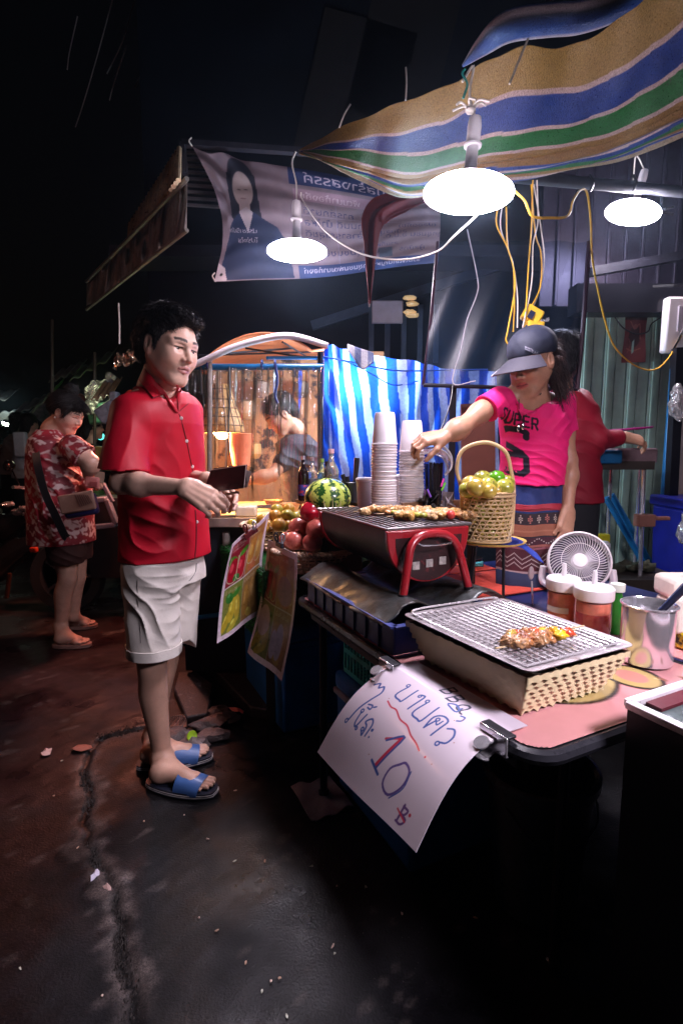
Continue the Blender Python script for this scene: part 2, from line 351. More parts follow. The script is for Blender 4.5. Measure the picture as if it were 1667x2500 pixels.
# ================================================================ GROUND
CRACK = [O(*p, 0) for p in ((345, 1775), (240, 1800), (205, 1880), (212, 1980), (232, 2060), (245, 2130), (272, 2200), (292, 2300), (305, 2400), (318, 2500))] + [Vector((-.38, .55, 0)), Vector((-.36, .2, 0))]
CR2 = [O(*p, 0) for p in ((345, 1775), (420, 1770), (500, 1745), (640, 1780))]
CR3 = [O(*p, 0) for p in ((640, 1720), (560, 1640), (440, 1560), (330, 1530), (260, 1545))]
def seg_d(X, Y, P):
    d = np.full(X.shape, 9.)
    for a, b in zip(P[:-1], P[1:]):
        dx, dy = b.x-a.x, b.y-a.y; t = np.clip(((X-a.x)*dx + (Y-a.y)*dy)/(dx*dx+dy*dy), 0, 1); d = np.minimum(d, np.hypot(X-a.x-t*dx, Y-a.y-t*dy))
    return d
def ground():
    xs = np.unique(np.concatenate([np.linspace(-30, -6, 16), np.linspace(-6, -2.2, 40), np.linspace(-2.2, .9, 290), np.linspace(.9, 4, 30), np.linspace(4, 30, 14)]))
    ys = np.unique(np.concatenate([np.linspace(-12, 0, 8), np.linspace(0, .7, 20), np.linspace(.7, 3.6, 250), np.linspace(3.6, 8, 50), np.linspace(8, 45, 18)]))
    X, Y = np.meshgrid(xs, ys); P = np.stack([X.ravel(), Y.ravel(), np.zeros(X.size)], 1)
    w = wob(P, 5.3, 1)*.016 + wob(P, 19, 4)*.010 + wob(P, 53, 4)*.005; q = P.copy(); q[:, 0] += w; q[:, 1] += wob(P, 6.1, 9)*.014 + wob(P, 47, 9)*.005
    Xw, Yw = q[:, 0].reshape(X.shape), q[:, 1].reshape(X.shape)
    d1, d2, d3 = seg_d(Xw, Yw, CRACK), seg_d(Xw, Yw, CR2), seg_d(Xw, Yw, CR3)
    wd = .014 + .03*np.clip(wob(P, 3.1, 2).reshape(X.shape), 0, 1)
    z = -.016*np.clip(1-d1/wd, 0, 1)**.6 - .014*np.clip(1-d2/.014, 0, 1) - .02*np.clip(1-d3/.03, 0, 1)
    patch = [(O(225, 2050, 0), .05, .10), (O(245, 2160, 0), .05, .07), (O(130, 1520, 0), .16, .22), (O(95, 1480, 0), .14, .2)]
    for c, rx, ry in patch:
        e = np.sqrt(((Xw-c.x)/rx)**2 + ((Yw-c.y)/ry)**2); z += .006*np.clip(1.3-e, 0, .35)/.35
    near = np.clip((4.5-Y)/1.5, 0, 1)*(np.abs(X) < 4)
    z += near*(wob(P, 2.2, 3).reshape(X.shape)*.004 + wob(P, 31, 5).reshape(X.shape)*.0008 + wob(P, 80, 8).reshape(X.shape)*.0004)
    z -= .010*np.clip((Y-2.15)/.2, 0, 1)*np.clip((3.4-Y)/.2, 0, 1)*np.clip((X+1.25)/.1, 0, 1)*np.clip((-.2-X)/.2, 0, 1)*.8
    b = B(); W = len(xs); b.v = [tuple(p) for p in np.stack([X.ravel(), Y.ravel(), z.ravel()], 1)]
    b.f = [(j*W+i, j*W+i+1, (j+1)*W+i+1, (j+1)*W+i) for j in range(len(ys)-1) for i in range(W-1)]; b.mi = [0]*len(b.f)
    # worn concrete shows in colour: broken patches and the band by the crack
    c = np.tile(np.array([.0050, .0046, .0062]), (X.size, 1)); n = wob(P, 1.3, 5); n2 = wob(P, 9, 2); n3 = wob(P, 40, 7)
    left = 1/(1+np.exp((P[:, 0]+.98+.25*(P[:, 1]-2)*-.1)*12)); c = c*(1-left[:, None]) + np.array([.016, .0065, .0075])*left[:, None]  # red glow on the left of the road painted into its colour
    c *= (1 + .3*n + .25*n2 + .2*n3)[:, None].clip(.35, 2)
    for cc, rx, ry in patch:
        e = np.sqrt(((q[:, 0]-cc.x)/rx)**2 + ((q[:, 1]-cc.y)/ry)**2); k = (np.clip((1.05-e + .35*n2 + .25*n3)*4, 0, 1)*.8)[:, None]; c = c*(1-k) + np.array([.05, .04, .038])*(.8+.3*n3[:, None])*k
    kc = (np.clip((.055-d1.ravel() + .02*n2 + .012*n3)*30, 0, 1)*np.clip((d1.ravel()-.008)*120, 0, 1)*np.clip(.35 + wob(P, 4.1, 6), 0, 1))[:, None]; c = c*(1-kc) + np.array([.060, .048, .045])*kc*(1+.4*n3[:, None])
    dk = np.clip((.012-d1.ravel())*120, 0, 1)[:, None]; c = c*(1-dk*.8)
    sp = np.clip((n3*n2-.62)*3, 0, 1)[:, None]; c = c*(1-sp*.35) + np.array([.09, .075, .07])*sp*.35
    m = mat('wet_asphalt', rough=.42, attr=True, amt=.6, nz=23, bump=.45, bs=170, spec=.32)
    nt = m.node_tree; bb = nt.nodes['Principled BSDF']; tc = nt.nodes.new('ShaderNodeTexCoord'); n4 = nt.nodes.new('ShaderNodeTexNoise'); n4.inputs['Scale'].default_value = 2.3; n4.inputs['Detail'].default_value = 7
    nt.links.new(tc.outputs['Object'], n4.inputs[0]); r = nt.nodes.new('ShaderNodeMapRange'); r.inputs[1].default_value = .4; r.inputs[2].default_value = .62; r.inputs[3].default_value = .27; r.inputs[4].default_value = .75
    nt.links.new(n4.outputs[0], r.inputs[0]); nt.links.new(r.outputs[0], bb.inputs['Roughness'])
    src = bb.inputs['Base Color'].links[0].from_socket; vo = nt.nodes.new('ShaderNodeTexNoise'); vo.inputs['Scale'].default_value = 170; vo.inputs['Detail'].default_value = 8; vo.inputs['Roughness'].default_value = .8; nt.links.new(tc.outputs['Object'], vo.inputs[0])
    rg_ = nt.nodes.new('ShaderNodeMapRange'); rg_.inputs[1].default_value = .38; rg_.inputs[2].default_value = .66; rg_.inputs[3].default_value = .35; rg_.inputs[4].default_value = 2.1; nt.links.new(vo.outputs[0], rg_.inputs[0])
    mm = nt.nodes.new('ShaderNodeMix'); mm.data_type = 'RGBA'; mm.blend_type = 'MULTIPLY'; mm.inputs[0].default_value = 1; nt.links.new(src, mm.inputs[6]); nt.links.new(rg_.outputs[0], mm.inputs[7]); nt.links.new(mm.outputs[2], bb.inputs['Base Color'])
    struct(b.obj('road', m, org=(0, 0, 0), smooth=180, cols=c), label='dark wet worn asphalt with a long crack')
ground()
rr_ = random.Random(21); b = B()
for i in range(5200):
    if i < 3200:
        k = rr_.random(); q = [CRACK[0].lerp(CRACK[1], k), CRACK[2].lerp(CRACK[3], k), CRACK[4].lerp(CRACK[5], k), CRACK[5].lerp(CRACK[6], k), CRACK[6].lerp(CRACK[8], k), CRACK[8].lerp(CRACK[10], k)][i % 6]; x, y = q.x + rr_.gauss(0, .022), q.y + rr_.gauss(0, .012)
    else: x, y = rr_.uniform(-1.4, .6), rr_.uniform(.8, 3.6)
    s_ = rr_.uniform(.0010, .0038 if i < 3200 else .0024); h = [Vector((x + s_*math.cos(a)*rr_.uniform(.6, 1.2), y + s_*math.sin(a)*rr_.uniform(.6, 1.2), .0 if i > 3200 else -.004)) for a in (0, 1.6, 3.1, 4.7)]; t_ = Vector((x, y, s_*1.1 + (.0 if i > 3200 else -.002)))
    b.add(h + [t_], [(0, 1, 4), (1, 2, 4), (2, 3, 4), (3, 0, 4)])
struct(b.obj('grit', mat('grit', (.06, .05, .047), .6, amt=.7, nz=300, bump=0), org=(0, 0, 0), smooth=0), 'stuff', 'loose grit and crumbs lying along the crack and over the road')
# pavement slabs by the drain behind the man
def slab(name, pts, h, m, lab, z=0.):
    b = B(); P = [O(*p, z+h) for p in pts]; n = len(P); c = sum(P, Vector())/n
    top = [p - Vector((0, 0, 0)) for p in P]; bot = [Vector((p.x, p.y, -.03)) + (p-c)*.03 for p in P]
    b.add(top + bot, [tuple(range(n))] + [(i, n+i, n+(i+1) % n, (i+1) % n) for i in range(n)]); o = b.obj(name, m, org=(c.x, c.y, 0), bevel=.008); struct(o, label=lab); return o
CONC = mat('old_concrete', (.035, .027, .028), .5, amt=.55, nz=9, bump=.8, bs=70, wear=((.17, .14, .14), .6, 30))
slab('pavement_slab', ((425, 1680), (455, 1750), (508, 1742), (520, 1670), (480, 1640), (435, 1640)), .03, CONC, 'broken dark slab in the drain beside the lime')
slab('pavement_slab', ((520, 1560), (640, 1590), (700, 1740), (610, 1725), (540, 1650), (470, 1595)), .035, CONC, 'worn concrete slab beside the blue box')
slab('pavement_slab', ((470, 1500), (620, 1530), (640, 1580), (520, 1550), (440, 1555)), .05, CONC, 'wet concrete slab edge under the cart')
b = B(); P = [O(*p, .02) for p in ((435, 1790), (505, 1765), (530, 1735), (545, 1750), (525, 1790), (470, 1812))]
for i in range(6): b.sph(P[i] - Vector((0, 0, .01)), (.07, .05, .026), 12, 8, .5)
struct(b.obj('kerb', mat('rough_kerb', (.12, .09, .09), .35, amt=.5, nz=40, bump=1, bs=120), org=P[0]), label='broken wet mortar lump at the drain')
# wet metal drain plate with raised studs
b = B(); c = O(428, 1765, .012); b.box(c, (.10, .12, .01), .3)
for i in range(7):
    for j in range(9): b.sph(c + Vector((-.042+.014*i, -.05+.0125*j, .006)), .0045, 6, 4)
struct(b.obj('drain_plate', mat('wet_metal', (.3, .3, .32), .2, 1, bump=.2), org=c), label='small wet studded drain plate by the far foot')
# litter
def litter(name, label, cat, px, py, col, size, rough=.6, group=None, rz=None):
    p = O(px, py, .006); b = B(); n = 9; pts = [(math.cos(2*math.pi*k/n)*size[0]*random.uniform(.7, 1.1), math.sin(2*math.pi*k/n)*size[1]*random.uniform(.7, 1.1)) for k in range(n)]
    a = rz if rz is not None else random.uniform(0, 3); vs = [Vector((0, 0, size[2]))] + [Vector((x, y, size[2]*random.uniform(0, .9))) for x, y in pts]
    rot = Matrix.Translation(p) @ Matrix.Rotation(a, 4, 'Z'); vs2 = vs + [q - Vector((0, 0, .0015)) for q in vs]
    fs = [(0, 1+k, 1+(k+1) % n) for k in range(n)] + [(n+1, n+2+(k+1) % n, n+2+k) for k in range(n)] + [(1+k, n+2+k, n+2+(k+1) % n, 1+(k+1) % n) for k in range(n)]
    b.add([rot @ q for q in vs2], fs); return tag(b.obj(name, mat('litter_'+name+str(px), col, rough, amt=.3), org=p), label, cat, group)
litter('paper_scrap', 'crumpled pinkish paper scrap lying alone on the reddish road at the left', 'litter', 114, 1839, (.75, .5, .45), (.030, .022, .014))
litter('candy_wrapper', 'shiny white and violet wrapper lying on the crack in the foreground', 'litter', 233, 2139, (.8, .75, .9), (.022, .012, .012), .2)
litter('straw_wrapper', 'tiny white wrapper end below the shiny violet wrapper', 'litter', 262, 2168, (.45, .3, .27), (.018, .01, .008))
litter('plastic_wrapper', 'salmon pink plastic wrapper at the foot of the blue box', 'litter', 575, 1737, (.85, .2, .16), (.065, .022, .02), .35, rz=-.6)
litter('dead_leaf', 'curled brown leaf on the pavement beside the crack, left of the rear slipper', 'leaf', 200, 1828, (.35, .12, .08), (.045, .03, .014))
for i, (x, y) in enumerate(((152, 1857), (132, 1943), (352, 2005), (190, 2070), (450, 1990), (575, 1930), (507, 2048), (573, 2102), (486, 2240), (530, 2271), (420, 2560), (662, 2395), (600, 2350), (250, 2430), (50, 2365), (647, 2102), (640, 2420), (683, 2388), (700, 2480), (822, 2163), (812, 2310), (817, 2328), (1330, 2205), (1160, 2240), (981, 2230), (893, 2165), (760, 2115))):
    litter('litter_crumb', 'small pale crumb of litter scattered on the dark road', 'litter', x, y, random.choice([(.7, .5, .42), (.6, .6, .5), (.55, .35, .25)]), (random.uniform(.003, .008), .003, .003), group='pale crumbs scattered on the road')
# half lime
p = O(469, 1797, .045); n = (Vector((0, 0, EYE)) - p + Vector((.9, 0, 0))).normalized(); M3 = n.to_track_quat('Z', 'Y').to_matrix(); t = thing('lime_half', 'squeezed green lime half dropped by the drain', 'lime', p)
b = B(); b.lathe([(0, -.022), (.012, -.019), (.02, -.008), (.0225, .002), (.021, .004), (.017, .003)], p, 20, M3); b.obj('peel', mat('lime_peel', (.35, .6, .02), .4), t)
b = B(); b.lathe([(.0175, .002), (.01, -.001), (0, -.002)], p, 20, M3); b.obj('flesh', mat('lime_flesh', (.65, .8, .35), .3), t)
# ================================================================ BUILDINGS BEHIND
DARK = mat('dark_wall', (.006, .010, .020), .7, amt=.5, nz=3, bump=.3)
def at_box(b, x0, x1, y0, y1, z0, z1): b.box(((x0+x1)/2, (y0+y1)/2, (z0+z1)/2), (x1-x0, y1-y0, z1-z0))
t = thing('shophouse', 'dark unlit shophouse filling the night behind the stalls', 'building', (0, 5.6, 0))
b = B(); at_box(b, -1.9, 6.5, 5.4, 9, 0, 6.5); b.obj('wall', DARK, t)
b = B(); at_box(b, -2.1, 6.7, 5.0, 5.4, 3.0, 3.1); b.obj('ledge', mat('dark_ledge', (.03, .033, .05), .6), t)
for i, (px, py, w, h) in enumerate(((860, 250, .55, .95), (990, 110, .5, .9))):     # pale shutters high up
    c = A(px, py, 5.37); b = B(); b.box(c, (w*1.6, .04, h*1.5), Matrix.Rotation(.25, 3, 'Y')); b.obj('shutter', mat('pale_shutter', (.03, .025, .025), .8), t)
w = B(); c = A(985, 815, 5.36)
for k in range(5): w.box(c + Vector((-.32+.16*k, 0, 0)), (.05, .03, .55))
w.box(c + Vector((0, .02, .36)), (1.9, .05, .09), Matrix.Rotation(-.3, 3, 'Y')); w.obj('window_grille', mat('grille_metal', (.10, .12, .17), .4, .6), t)
# signs reflected: a small frame and a warm fitting on the far wall
b = B(); c = A(945, 762, 4.9); b.box(c, (.28, .03, .2)); tag(b.obj('sign_board', mat('grey_sign', (.3, .22, .25), .6), org=c, bevel=.01), 'small dim grey sign board left of the warm lights behind the stall', 'sign')
t = thing('wall_light', 'small stack of dim warm glass lights on the dark wall behind', 'light', A(1000, 750, 4.9))
for k, y in enumerate((727, 742, 762, 770)): b = B(); b.sph(A(1000 + (k % 2)*6, y, 4.9), (.06, .04, .022), 12, 6, .3); b.obj('bulb', mat('dim_bulb', (.9, .6, .3), .3, emit=(1, .6, .25), es=.16), t)
# side house with corrugated roof, left
t = thing('tin_roof', 'rusty corrugated tin roof edge catching light above the left awning', 'roof', A(440, 360, 3.6))
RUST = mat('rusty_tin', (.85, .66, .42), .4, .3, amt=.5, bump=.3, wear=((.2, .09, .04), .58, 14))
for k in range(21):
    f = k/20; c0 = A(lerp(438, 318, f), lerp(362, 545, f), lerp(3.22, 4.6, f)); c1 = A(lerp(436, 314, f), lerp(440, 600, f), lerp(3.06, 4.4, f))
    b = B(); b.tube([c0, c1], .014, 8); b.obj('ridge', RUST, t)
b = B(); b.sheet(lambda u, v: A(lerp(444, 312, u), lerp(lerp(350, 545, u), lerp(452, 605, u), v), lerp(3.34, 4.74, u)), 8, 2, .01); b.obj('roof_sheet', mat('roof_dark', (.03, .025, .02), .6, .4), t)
t = thing('awning', 'brown plastic awning hanging under the tin roof at upper left', 'awning', A(330, 600, 3.7))
def awn(u, v):
    d = lerp(3.15, 4.9, u); x = lerp(457, 212, u); top = lerp(438, 690, u); bot = lerp(560, 752, u)
    f = math.sin(u*34 + v*2.2 + math.sin(v*3+u*9))*.5 + math.sin(u*71 - v*4)*.25
    return A(x, lerp(top, bot, v) + 5*math.sin(u*17), d + .13*f*(1-.3*v))
b = B(); b.sheet(awn, 110, 24, .002); b.obj('sheet', translucent(mat('brown_tarpaulin', (.42, .38, .36), .25, amt=.3, nz=5, bump=.6, bs=9, coat=.5), .45), t, smooth=180)
b = B(); b.tube([A(457, 562, 3.14), A(212, 756, 4.88)], .012, 8); b.obj('rod', mat('grey_rod', (.5, .47, .42), .4, .8), t)
b = B(); b.tube([A(457, 436, 3.13), A(212, 688, 4.88)], .014, 8); b.obj('rod', mat('grey_rod'), t)
t = thing('roof_frame', 'dark metal roof frame carrying the banner, with louvred slats at its left', 'frame', A(700, 360, 3.3))
FR = mat('frame_metal', (.06, .06, .08), .45, .7, bump=.2)
for a_, b_ in (((446, 350, 3.3), (760, 372, 3.3)), ((446, 350, 3.3), (452, 425, 3.3))): b = B(); b.bar(A(*a_), A(*b_), .045, .03); b.obj('beam', FR, t)
for k in range(9): b = B(); b.bar(A(455, 372+k*16, 3.45), A(548, 378+k*16, 3.45), .02, .014); b.obj('slat', mat('slat_metal', (.16, .15, .17), .4, .6), t)
# ---------------- election style banner seen from behind (plain generic figure)
cv = Canvas(330, 190, 1.72, (.21, .155, .175)); n = cv
n.mix(np.clip(.25+.25*np.sin(n.u*6+n.v*3), 0, 1)*.5, (.17, .13, .16))
n.rect(.62, 0, 1.72, .155, (.02, .035, .11)); n.rect(.62, .88, 1.72, 1, (.03, .05, .14)); n.rect(.64, .19, 1.22, .3, (.30, .19, .24))
n.ell(.28, .20, .10, .19, (.015, .017, .03)); n.poly([(.18, .12), (.38, .12), (.40, .52), (.33, .62), (.16, .5)], (.015, .017, .03))
n.ell(.285, .26, .072, .145, (.38, .29, .28)); n.rect(.245, .33, .325, .5, (.36, .27, .27))
n.poly([(.02, .99), (.04, .72), (.10, .58), (.24, .46), (.29, .56), (.34, .44), (.50, .56), (.56, .70), (.58, .99)], (.018, .028, .07))
n.poly([(.24, .45), (.29, .62), (.34, .45), (.30, .40)], (.4, .33, .35)); n.ell(.26, .255, .014, .006, (.12, .08, .08)); n.ell(.31, .25, .014, .006, (.12, .08, .08)); n.stroke([(.27, .33), (.30, .33)], .008, (.2, .1, .1))
n.poly([(0, .86), (.06, .9), (.09, 1), (0, 1)], (.5, .42, .44)); n.ell(.04, .95, .012, .012, (.01, .01, .01))
D = (.05, .045, .11)
n.text('กลุ่มสร้างสรรค์', .72, .125, .125, (.5, .42, .5), True); n.text('พัฒนาท้องถิ่น', .68, .28, .08, (.5, .38, .42), True)
for (tx, x, y, s_) in (('การศึกษาดี', .70, .42, .085), ('ถนนดี น้ำไหล', .70, .52, .085), ('สาธารณสุขดี', .70, .62, .085), ('เพื่อชุมชนของเรา', .68, .80, .085), ('สนับสนุนกีฬา', 1.1, .58, .07), ('ลานกีฬา', 1.2, .72, .06), ('(ปลอดภัย)', 1.4, .5, .07), ('ทุกชุมชน อ.บ.ต.', 1.28, .63, .075), ('ผู้สมัคร', 1.4, .8, .07)): n.text(tx, x, y, s_, D, True)
n.text('ร่วมใจแก้ปัญหา นำชุมชนพัฒนาท้องที่', .66, .955, .062, (.5, .45, .55), True); n.text('ประชาธิปไตย', .08, .62, .055, (.42, .36, .42), True); n.text('โปร่งใส', .2, .7, .055, (.42, .36, .42), True)
n.rect(1.24, .74, 1.34, .86, (.08, .1, .14)); n.rect(.93, .3, .935, .88, (.25, .2, .27)); n.rect(1.22, .3, 1.225, .88, (.25, .2, .27)); n.rect(.64, .43, 1.7, .433, (.3, .24, .3)); n.rect(.64, .66, 1.7, .663, (.3, .24, .3))
def ban(u, v):
    tl, tr, br, bl = A(470, 358, 3.25), A(1075, 470, 3.55), A(1070, 640, 3.5), A(525, 690, 3.2)
    p = tl.lerp(tr, u).lerp(bl.lerp(br, u), v); k = u*1.7; bul = math.exp(-((u-.0)/.08)**2)*math.sin(v*math.pi)*.10
    f = .004*math.sin(v*19 + 3*math.sin(k*3.1) + k*2) + .002*math.sin(v*43 + 2*k*3 + 3*math.sin(k*5)) + .02*math.sin(u*9+v*4) + .03*math.exp(-((u+v*.4-.1)/.1)**2)*math.sin(40*(u-v*.5))
    return p + Vector((bul, f, -.02*math.sin(u*math.pi)))
t = thing('banner', 'large creased campaign banner with a figure in navy, seen from its back', 'banner', A(760, 690, 3.2))
cv.sheet(ban, 'cloth', mat('banner_vinyl', attr=True, rough=.6, amt=.35, nz=5, bump=.2, bs=30), t)
b = B()
for px, py, Y in ((470, 358, 3.25), (1060, 470, 3.5), (527, 688, 3.2)): b.tube(catmull([A(px, py, Y), A(px-8, py-14, Y-.02), A(px-2, py-22, Y)], 5), .004, 6)
b.obj('tie', mat('white_string', (.6, .55, .5), .8), t)
# red cloth hanging from canopy tip
t_ = B(); pts = [(1040, 482, 2.6), (985, 492, 2.6), (930, 512, 2.62), (908, 545, 2.63), (905, 600, 2.63), (903, 660, 2.63), (902, 745, 2.64)]; wd = [.010, .04, .055, .050, .032, .022, .003]
cen = [A(*p) for p in pts]; cc = catmull(cen, 8); ww = np.interp(np.linspace(0, 1, len(cc)), np.linspace(0, 1, 7), wd)
def redc(u, v):
    i = min(int(v*(len(cc)-1)), len(cc)-2); f = v*(len(cc)-1)-i; c = cc[i].lerp(cc[i+1], f); w = float(np.interp(v, np.linspace(0, 1, len(cc)), ww))
    tn = (cc[i+1]-cc[i]).normalized(); sd = Vector((tn.z, 0, -tn.x)).normalized(); return c + sd*(u-.5)*2*w + Vector((0, .03*math.sin(u*9+v*3), 0))
t_.sheet(redc, 16, 60, .003); tag(t_.obj('red_cloth', mat('red_cloth', (.10, .008, .012), .85, bump=.3), org=A(902, 745, 2.64), smooth=180), 'torn dark red cloth strip hanging in front of the banner', 'cloth')
# ================================================================ CANOPY
ST = [(.235, (.27, .165, .035)), (.265, (.45, .32, .30)), (.45, (.006, .035, .20)), (.48, (.48, .34, .32)), (.63, (.008, .13, .022)), (.66, (.48, .34, .32)), (.79, (.26, .14, .03)), (.815, (.012, .06, .28)), (.84, (.62, .48, .46)), (.87, (.012, .06, .28)), (.895, (.02, .2, .05)), (.92, (.34, .19, .06)), (.945, (.6, .46, .4)), (.97, (.012, .06, .28)), (1.1, (.4, .32, .2))]
TOP = [(735, 368, 2.60), (800, 330, 2.58), (900, 285, 2.55), (995, 245, 2.55), (1100, 205, 2.57), (1180, 150, 2.60), (1275, 110, 2.62), (1380, 112, 2.64), (1470, 75, 2.66), (1560, 10, 2.7), (1640, -60, 2.75), (1780, -190, 2.8)]
BOT = [(730, 372, 2.60), (800, 402, 2.47), (880, 440, 2.42), (985, 482, 2.38), (1080, 470, 2.36), (1180, 448, 2.36), (1290, 438, 2.38), (1400, 418, 2.40), (1500, 398, 2.42), (1600, 362, 2.44), (1690, 325, 2.46), (1800, 280, 2.5)]
def rowp(Rw, u):
    x = u*(len(Rw)-1); i = min(int(x), len(Rw)-2); f = x-i; f = f; a, b_ = Rw[i], Rw[i+1]
    q = [lerp(a[k], b_[k], f) for k in range(3)]; return O(*q)
TOPc = catmull([rowp(TOP, i/11) for i in range(12)], 8); BOTc = catmull([rowp(BOT, i/11) for i in range(12)], 8)
def idx(Cc, u): x = u*(len(Cc)-1); i = min(int(x), len(Cc)-2); return Cc[i].lerp(Cc[i+1], x-i)
def tarp(u, v):
    a, b_ = idx(TOPc, u), idx(BOTc, u); p = a.lerp(b_, v); s_ = math.sin(v*math.pi)*.5*u
    return p + Vector((0, 0, -.05*math.sin(v*math.pi)*min(1, u*2) + .005*math.sin(v*14 + u*9) + .004*math.sin(u*60 + v*9)*(1-v) + .006*math.sin(v*46+2*math.sin(u*10))*(v > .7)))
NU, NV = 150, 130; cols = np.zeros(((NV+1)*(NU+1), 3))
for j in range(NV+1):
    for i in range(NU+1):
        v = j/NV + .010*math.sin(i/NU*8) ; v = .02 + v*.98
        for lim, c in ST:
            if v < lim: break
        cols[j*(NU+1)+i] = c
t = thing('canopy', 'blue, green, ochre and white striped tarpaulin canopy strung over the stall', 'canopy', A(1300, 300, 1.9))
b = B(); b.sheet(tarp, NU, NV, .0025)
mt = mat('woven_tarpaulin', attr=True, rough=.30, amt=.5, nz=190, bump=1, bs=260, spec=.8, wear=((.06, .05, .04), .66, 7))
b.obj('tarpaulin', mt, t, smooth=180, cols=cols)
def roll(u, v):   # rolled-up far edge
    P = [O(*q) for q in ((1130, 160, 2.9), (1180, 110, 2.9), (1240, 65, 2.9), (1340, 50, 2.92), (1420, 42, 2.94), (1520, 5, 2.98), (1620, -60, 3.02))]
    return P
P = catmull(roll(0, 0), 8); n_ = len(P); b = B(); b.tube(P, [.006 + .045*math.sin(min(1, i/(n_*.35))*math.pi/2) for i in range(n_)], 20); vs = np.array(b.v)
cl = np.array([(.02, .07, .3) if (k % 20) % 7 < 4 else ((.55, .42, .45) if (k % 20) % 7 < 6 else (.05, .06, .1)) for k in range(len(b.v))]); b.obj('rolled_edge', mt, t, smooth=180, cols=cl)
STR = mat('white_string')
for pts in (((1288, 95, 1.75), (1265, 150, 1.72), (1243, 205, 1.7)), ((990, 245, 2.1), (992, 200, 2.12), (990, 165, 2.15)), ((828, 312, 2.3), (840, 280, 2.3), (855, 255, 2.32)), ((1130, 240, 1.74), (1140, 205, 1.74), (1128, 180, 1.74), (1135, 168, 1.74))):
    b = B(); b.tube(catmull([A(*p) for p in pts], 5), .0035, 6); b.obj('tie_string', STR if pts[0][0] != 1130 else mat('teal_hook', (.02, .25, .22), .5), t)
# ================================================================ LED LAMPS
PLASTIC = mat('lamp_plastic', (.62, .58, .60), .35, bump=0, amt=.1)
LEDM = mat('led_diffuser', (1, 1, 1), .5, bump=0, emit=WHITE, es=LAMP)
def led(pos, R0, label, cord, tilt=0., group='round white LED lamps'):
    XT = Matrix.Translation(pos) @ Matrix.Rotation(R(tilt), 4, 'Y') @ Matrix.Translation(-pos)
    t = thing('led_lamp', label, 'lamp', pos, group=group); h = R0
    b = B(XT); b.lathe([(0, -.10*h), (.5*h, -.092*h), (.86*h, -.06*h), (h, -.01*h), (h, .04*h), (.90*h, .11*h)], pos, 40); b.obj('diffuser', LEDM, t, smooth=180)
    b = B(XT); b.lathe([(.905*h, .112*h), (.55*h, .17*h), (.24*h, .22*h), (.17*h, .32*h), (.135*h, .62*h), (.13*h, 1.0*h)], pos, 32); b.obj('housing', PLASTIC, t)
    b = B(XT); b.lathe([(.13*h, 1.0*h), (.19*h, 1.01*h), (.20*h, 1.06*h), (.15*h, 1.09*h), (.155*h, 1.45*h), (.13*h, 1.62*h), (.05*h, 1.66*h), (0, 1.66*h)], pos, 24); b.obj('lamp_holder', PLASTIC, t)
    b = B(); b.tube(catmull([XT @ (pos + Vector((0, 0, 1.62*h)))] + [Vector(c) for c in cord], 5), .004, 6); b.obj('cord', STR, t)
    return t
LP1 = A(1142, 476, 1.75)
t = led(LP1, .138, 'largest round LED lamp, tied with string under the striped canopy', [LP1 + Vector((-.004, 0, .29)), LP1 + Vector((.006, 0, .37)), A(1128, 200, 1.75)], 4)
b = B(); c = LP1 + Vector((0, 0, .245))
for k in range(6): a = k*1.1; b.tube(catmull([c, c + Vector((.03*math.cos(a), .02*math.sin(a), .02)), c + Vector((.055*math.cos(a+.5), .03*math.sin(a), .012))], 4), .0035, 6)
b.sph(c, (.016, .014, .012), 10, 6, .3); b.obj('knot', STR, t)
LP2 = A(725, 616, 2.8)
led(LP2, .150, 'round LED lamp hanging on twisted cord in front of the banner', [LP2 + Vector((.0, 0, .33)), LP2 + Vector((-.02, 0, .42)), A(722, 370, 2.8)])
LP3 = A(1543, 521, 3.1)
t = led(LP3, .142, 'round LED lamp at the right, clipped with a clothes peg', [LP3 + Vector((0, 0, .3)), A(1545, 440, 3.15)], 13)
b = B()
for s_ in (-1, 1): b.bar(LP3 + Vector((.13, 0, .01)), LP3 + Vector((.22, -.01, .01+s_*.02)), .008, .012)
b.obj('peg', mat('steel', (.6, .58, .62), .25, 1, bump=.05), t)
led(Vector((1.12, .40, 1.80)), .19, 'round LED lamp over the near right end of the stall, above the view', [Vector((1.08, .42, 2.5))])
# warm lamp of the stall across the lane, out of view to the left
p = Vector((-2.75, 2.7, 2.25)); t = thing('stall_lamp', 'warm hanging bulb across the lane, out of view at the left', 'lamp', p); b = B(); b.lathe([(.13, -.02), (.07, .06), (.02, .09), (0, .095)], p, 24, cap=False); b.obj('shade', mat('tin_shade', (.3, .3, .28), .4, .5), t); b = B(); b.sph(p, (.035,)*3, 14, 10); b.obj('bulb', mat('stall_bulb', (1, .7, .4), .5, bump=0, emit=(1, .45, .22), es=20), t, smooth=180)
link_light('bulb_light', p - GZ_*.07, 'POINT', 7, (1, .42, .30), .06, t)
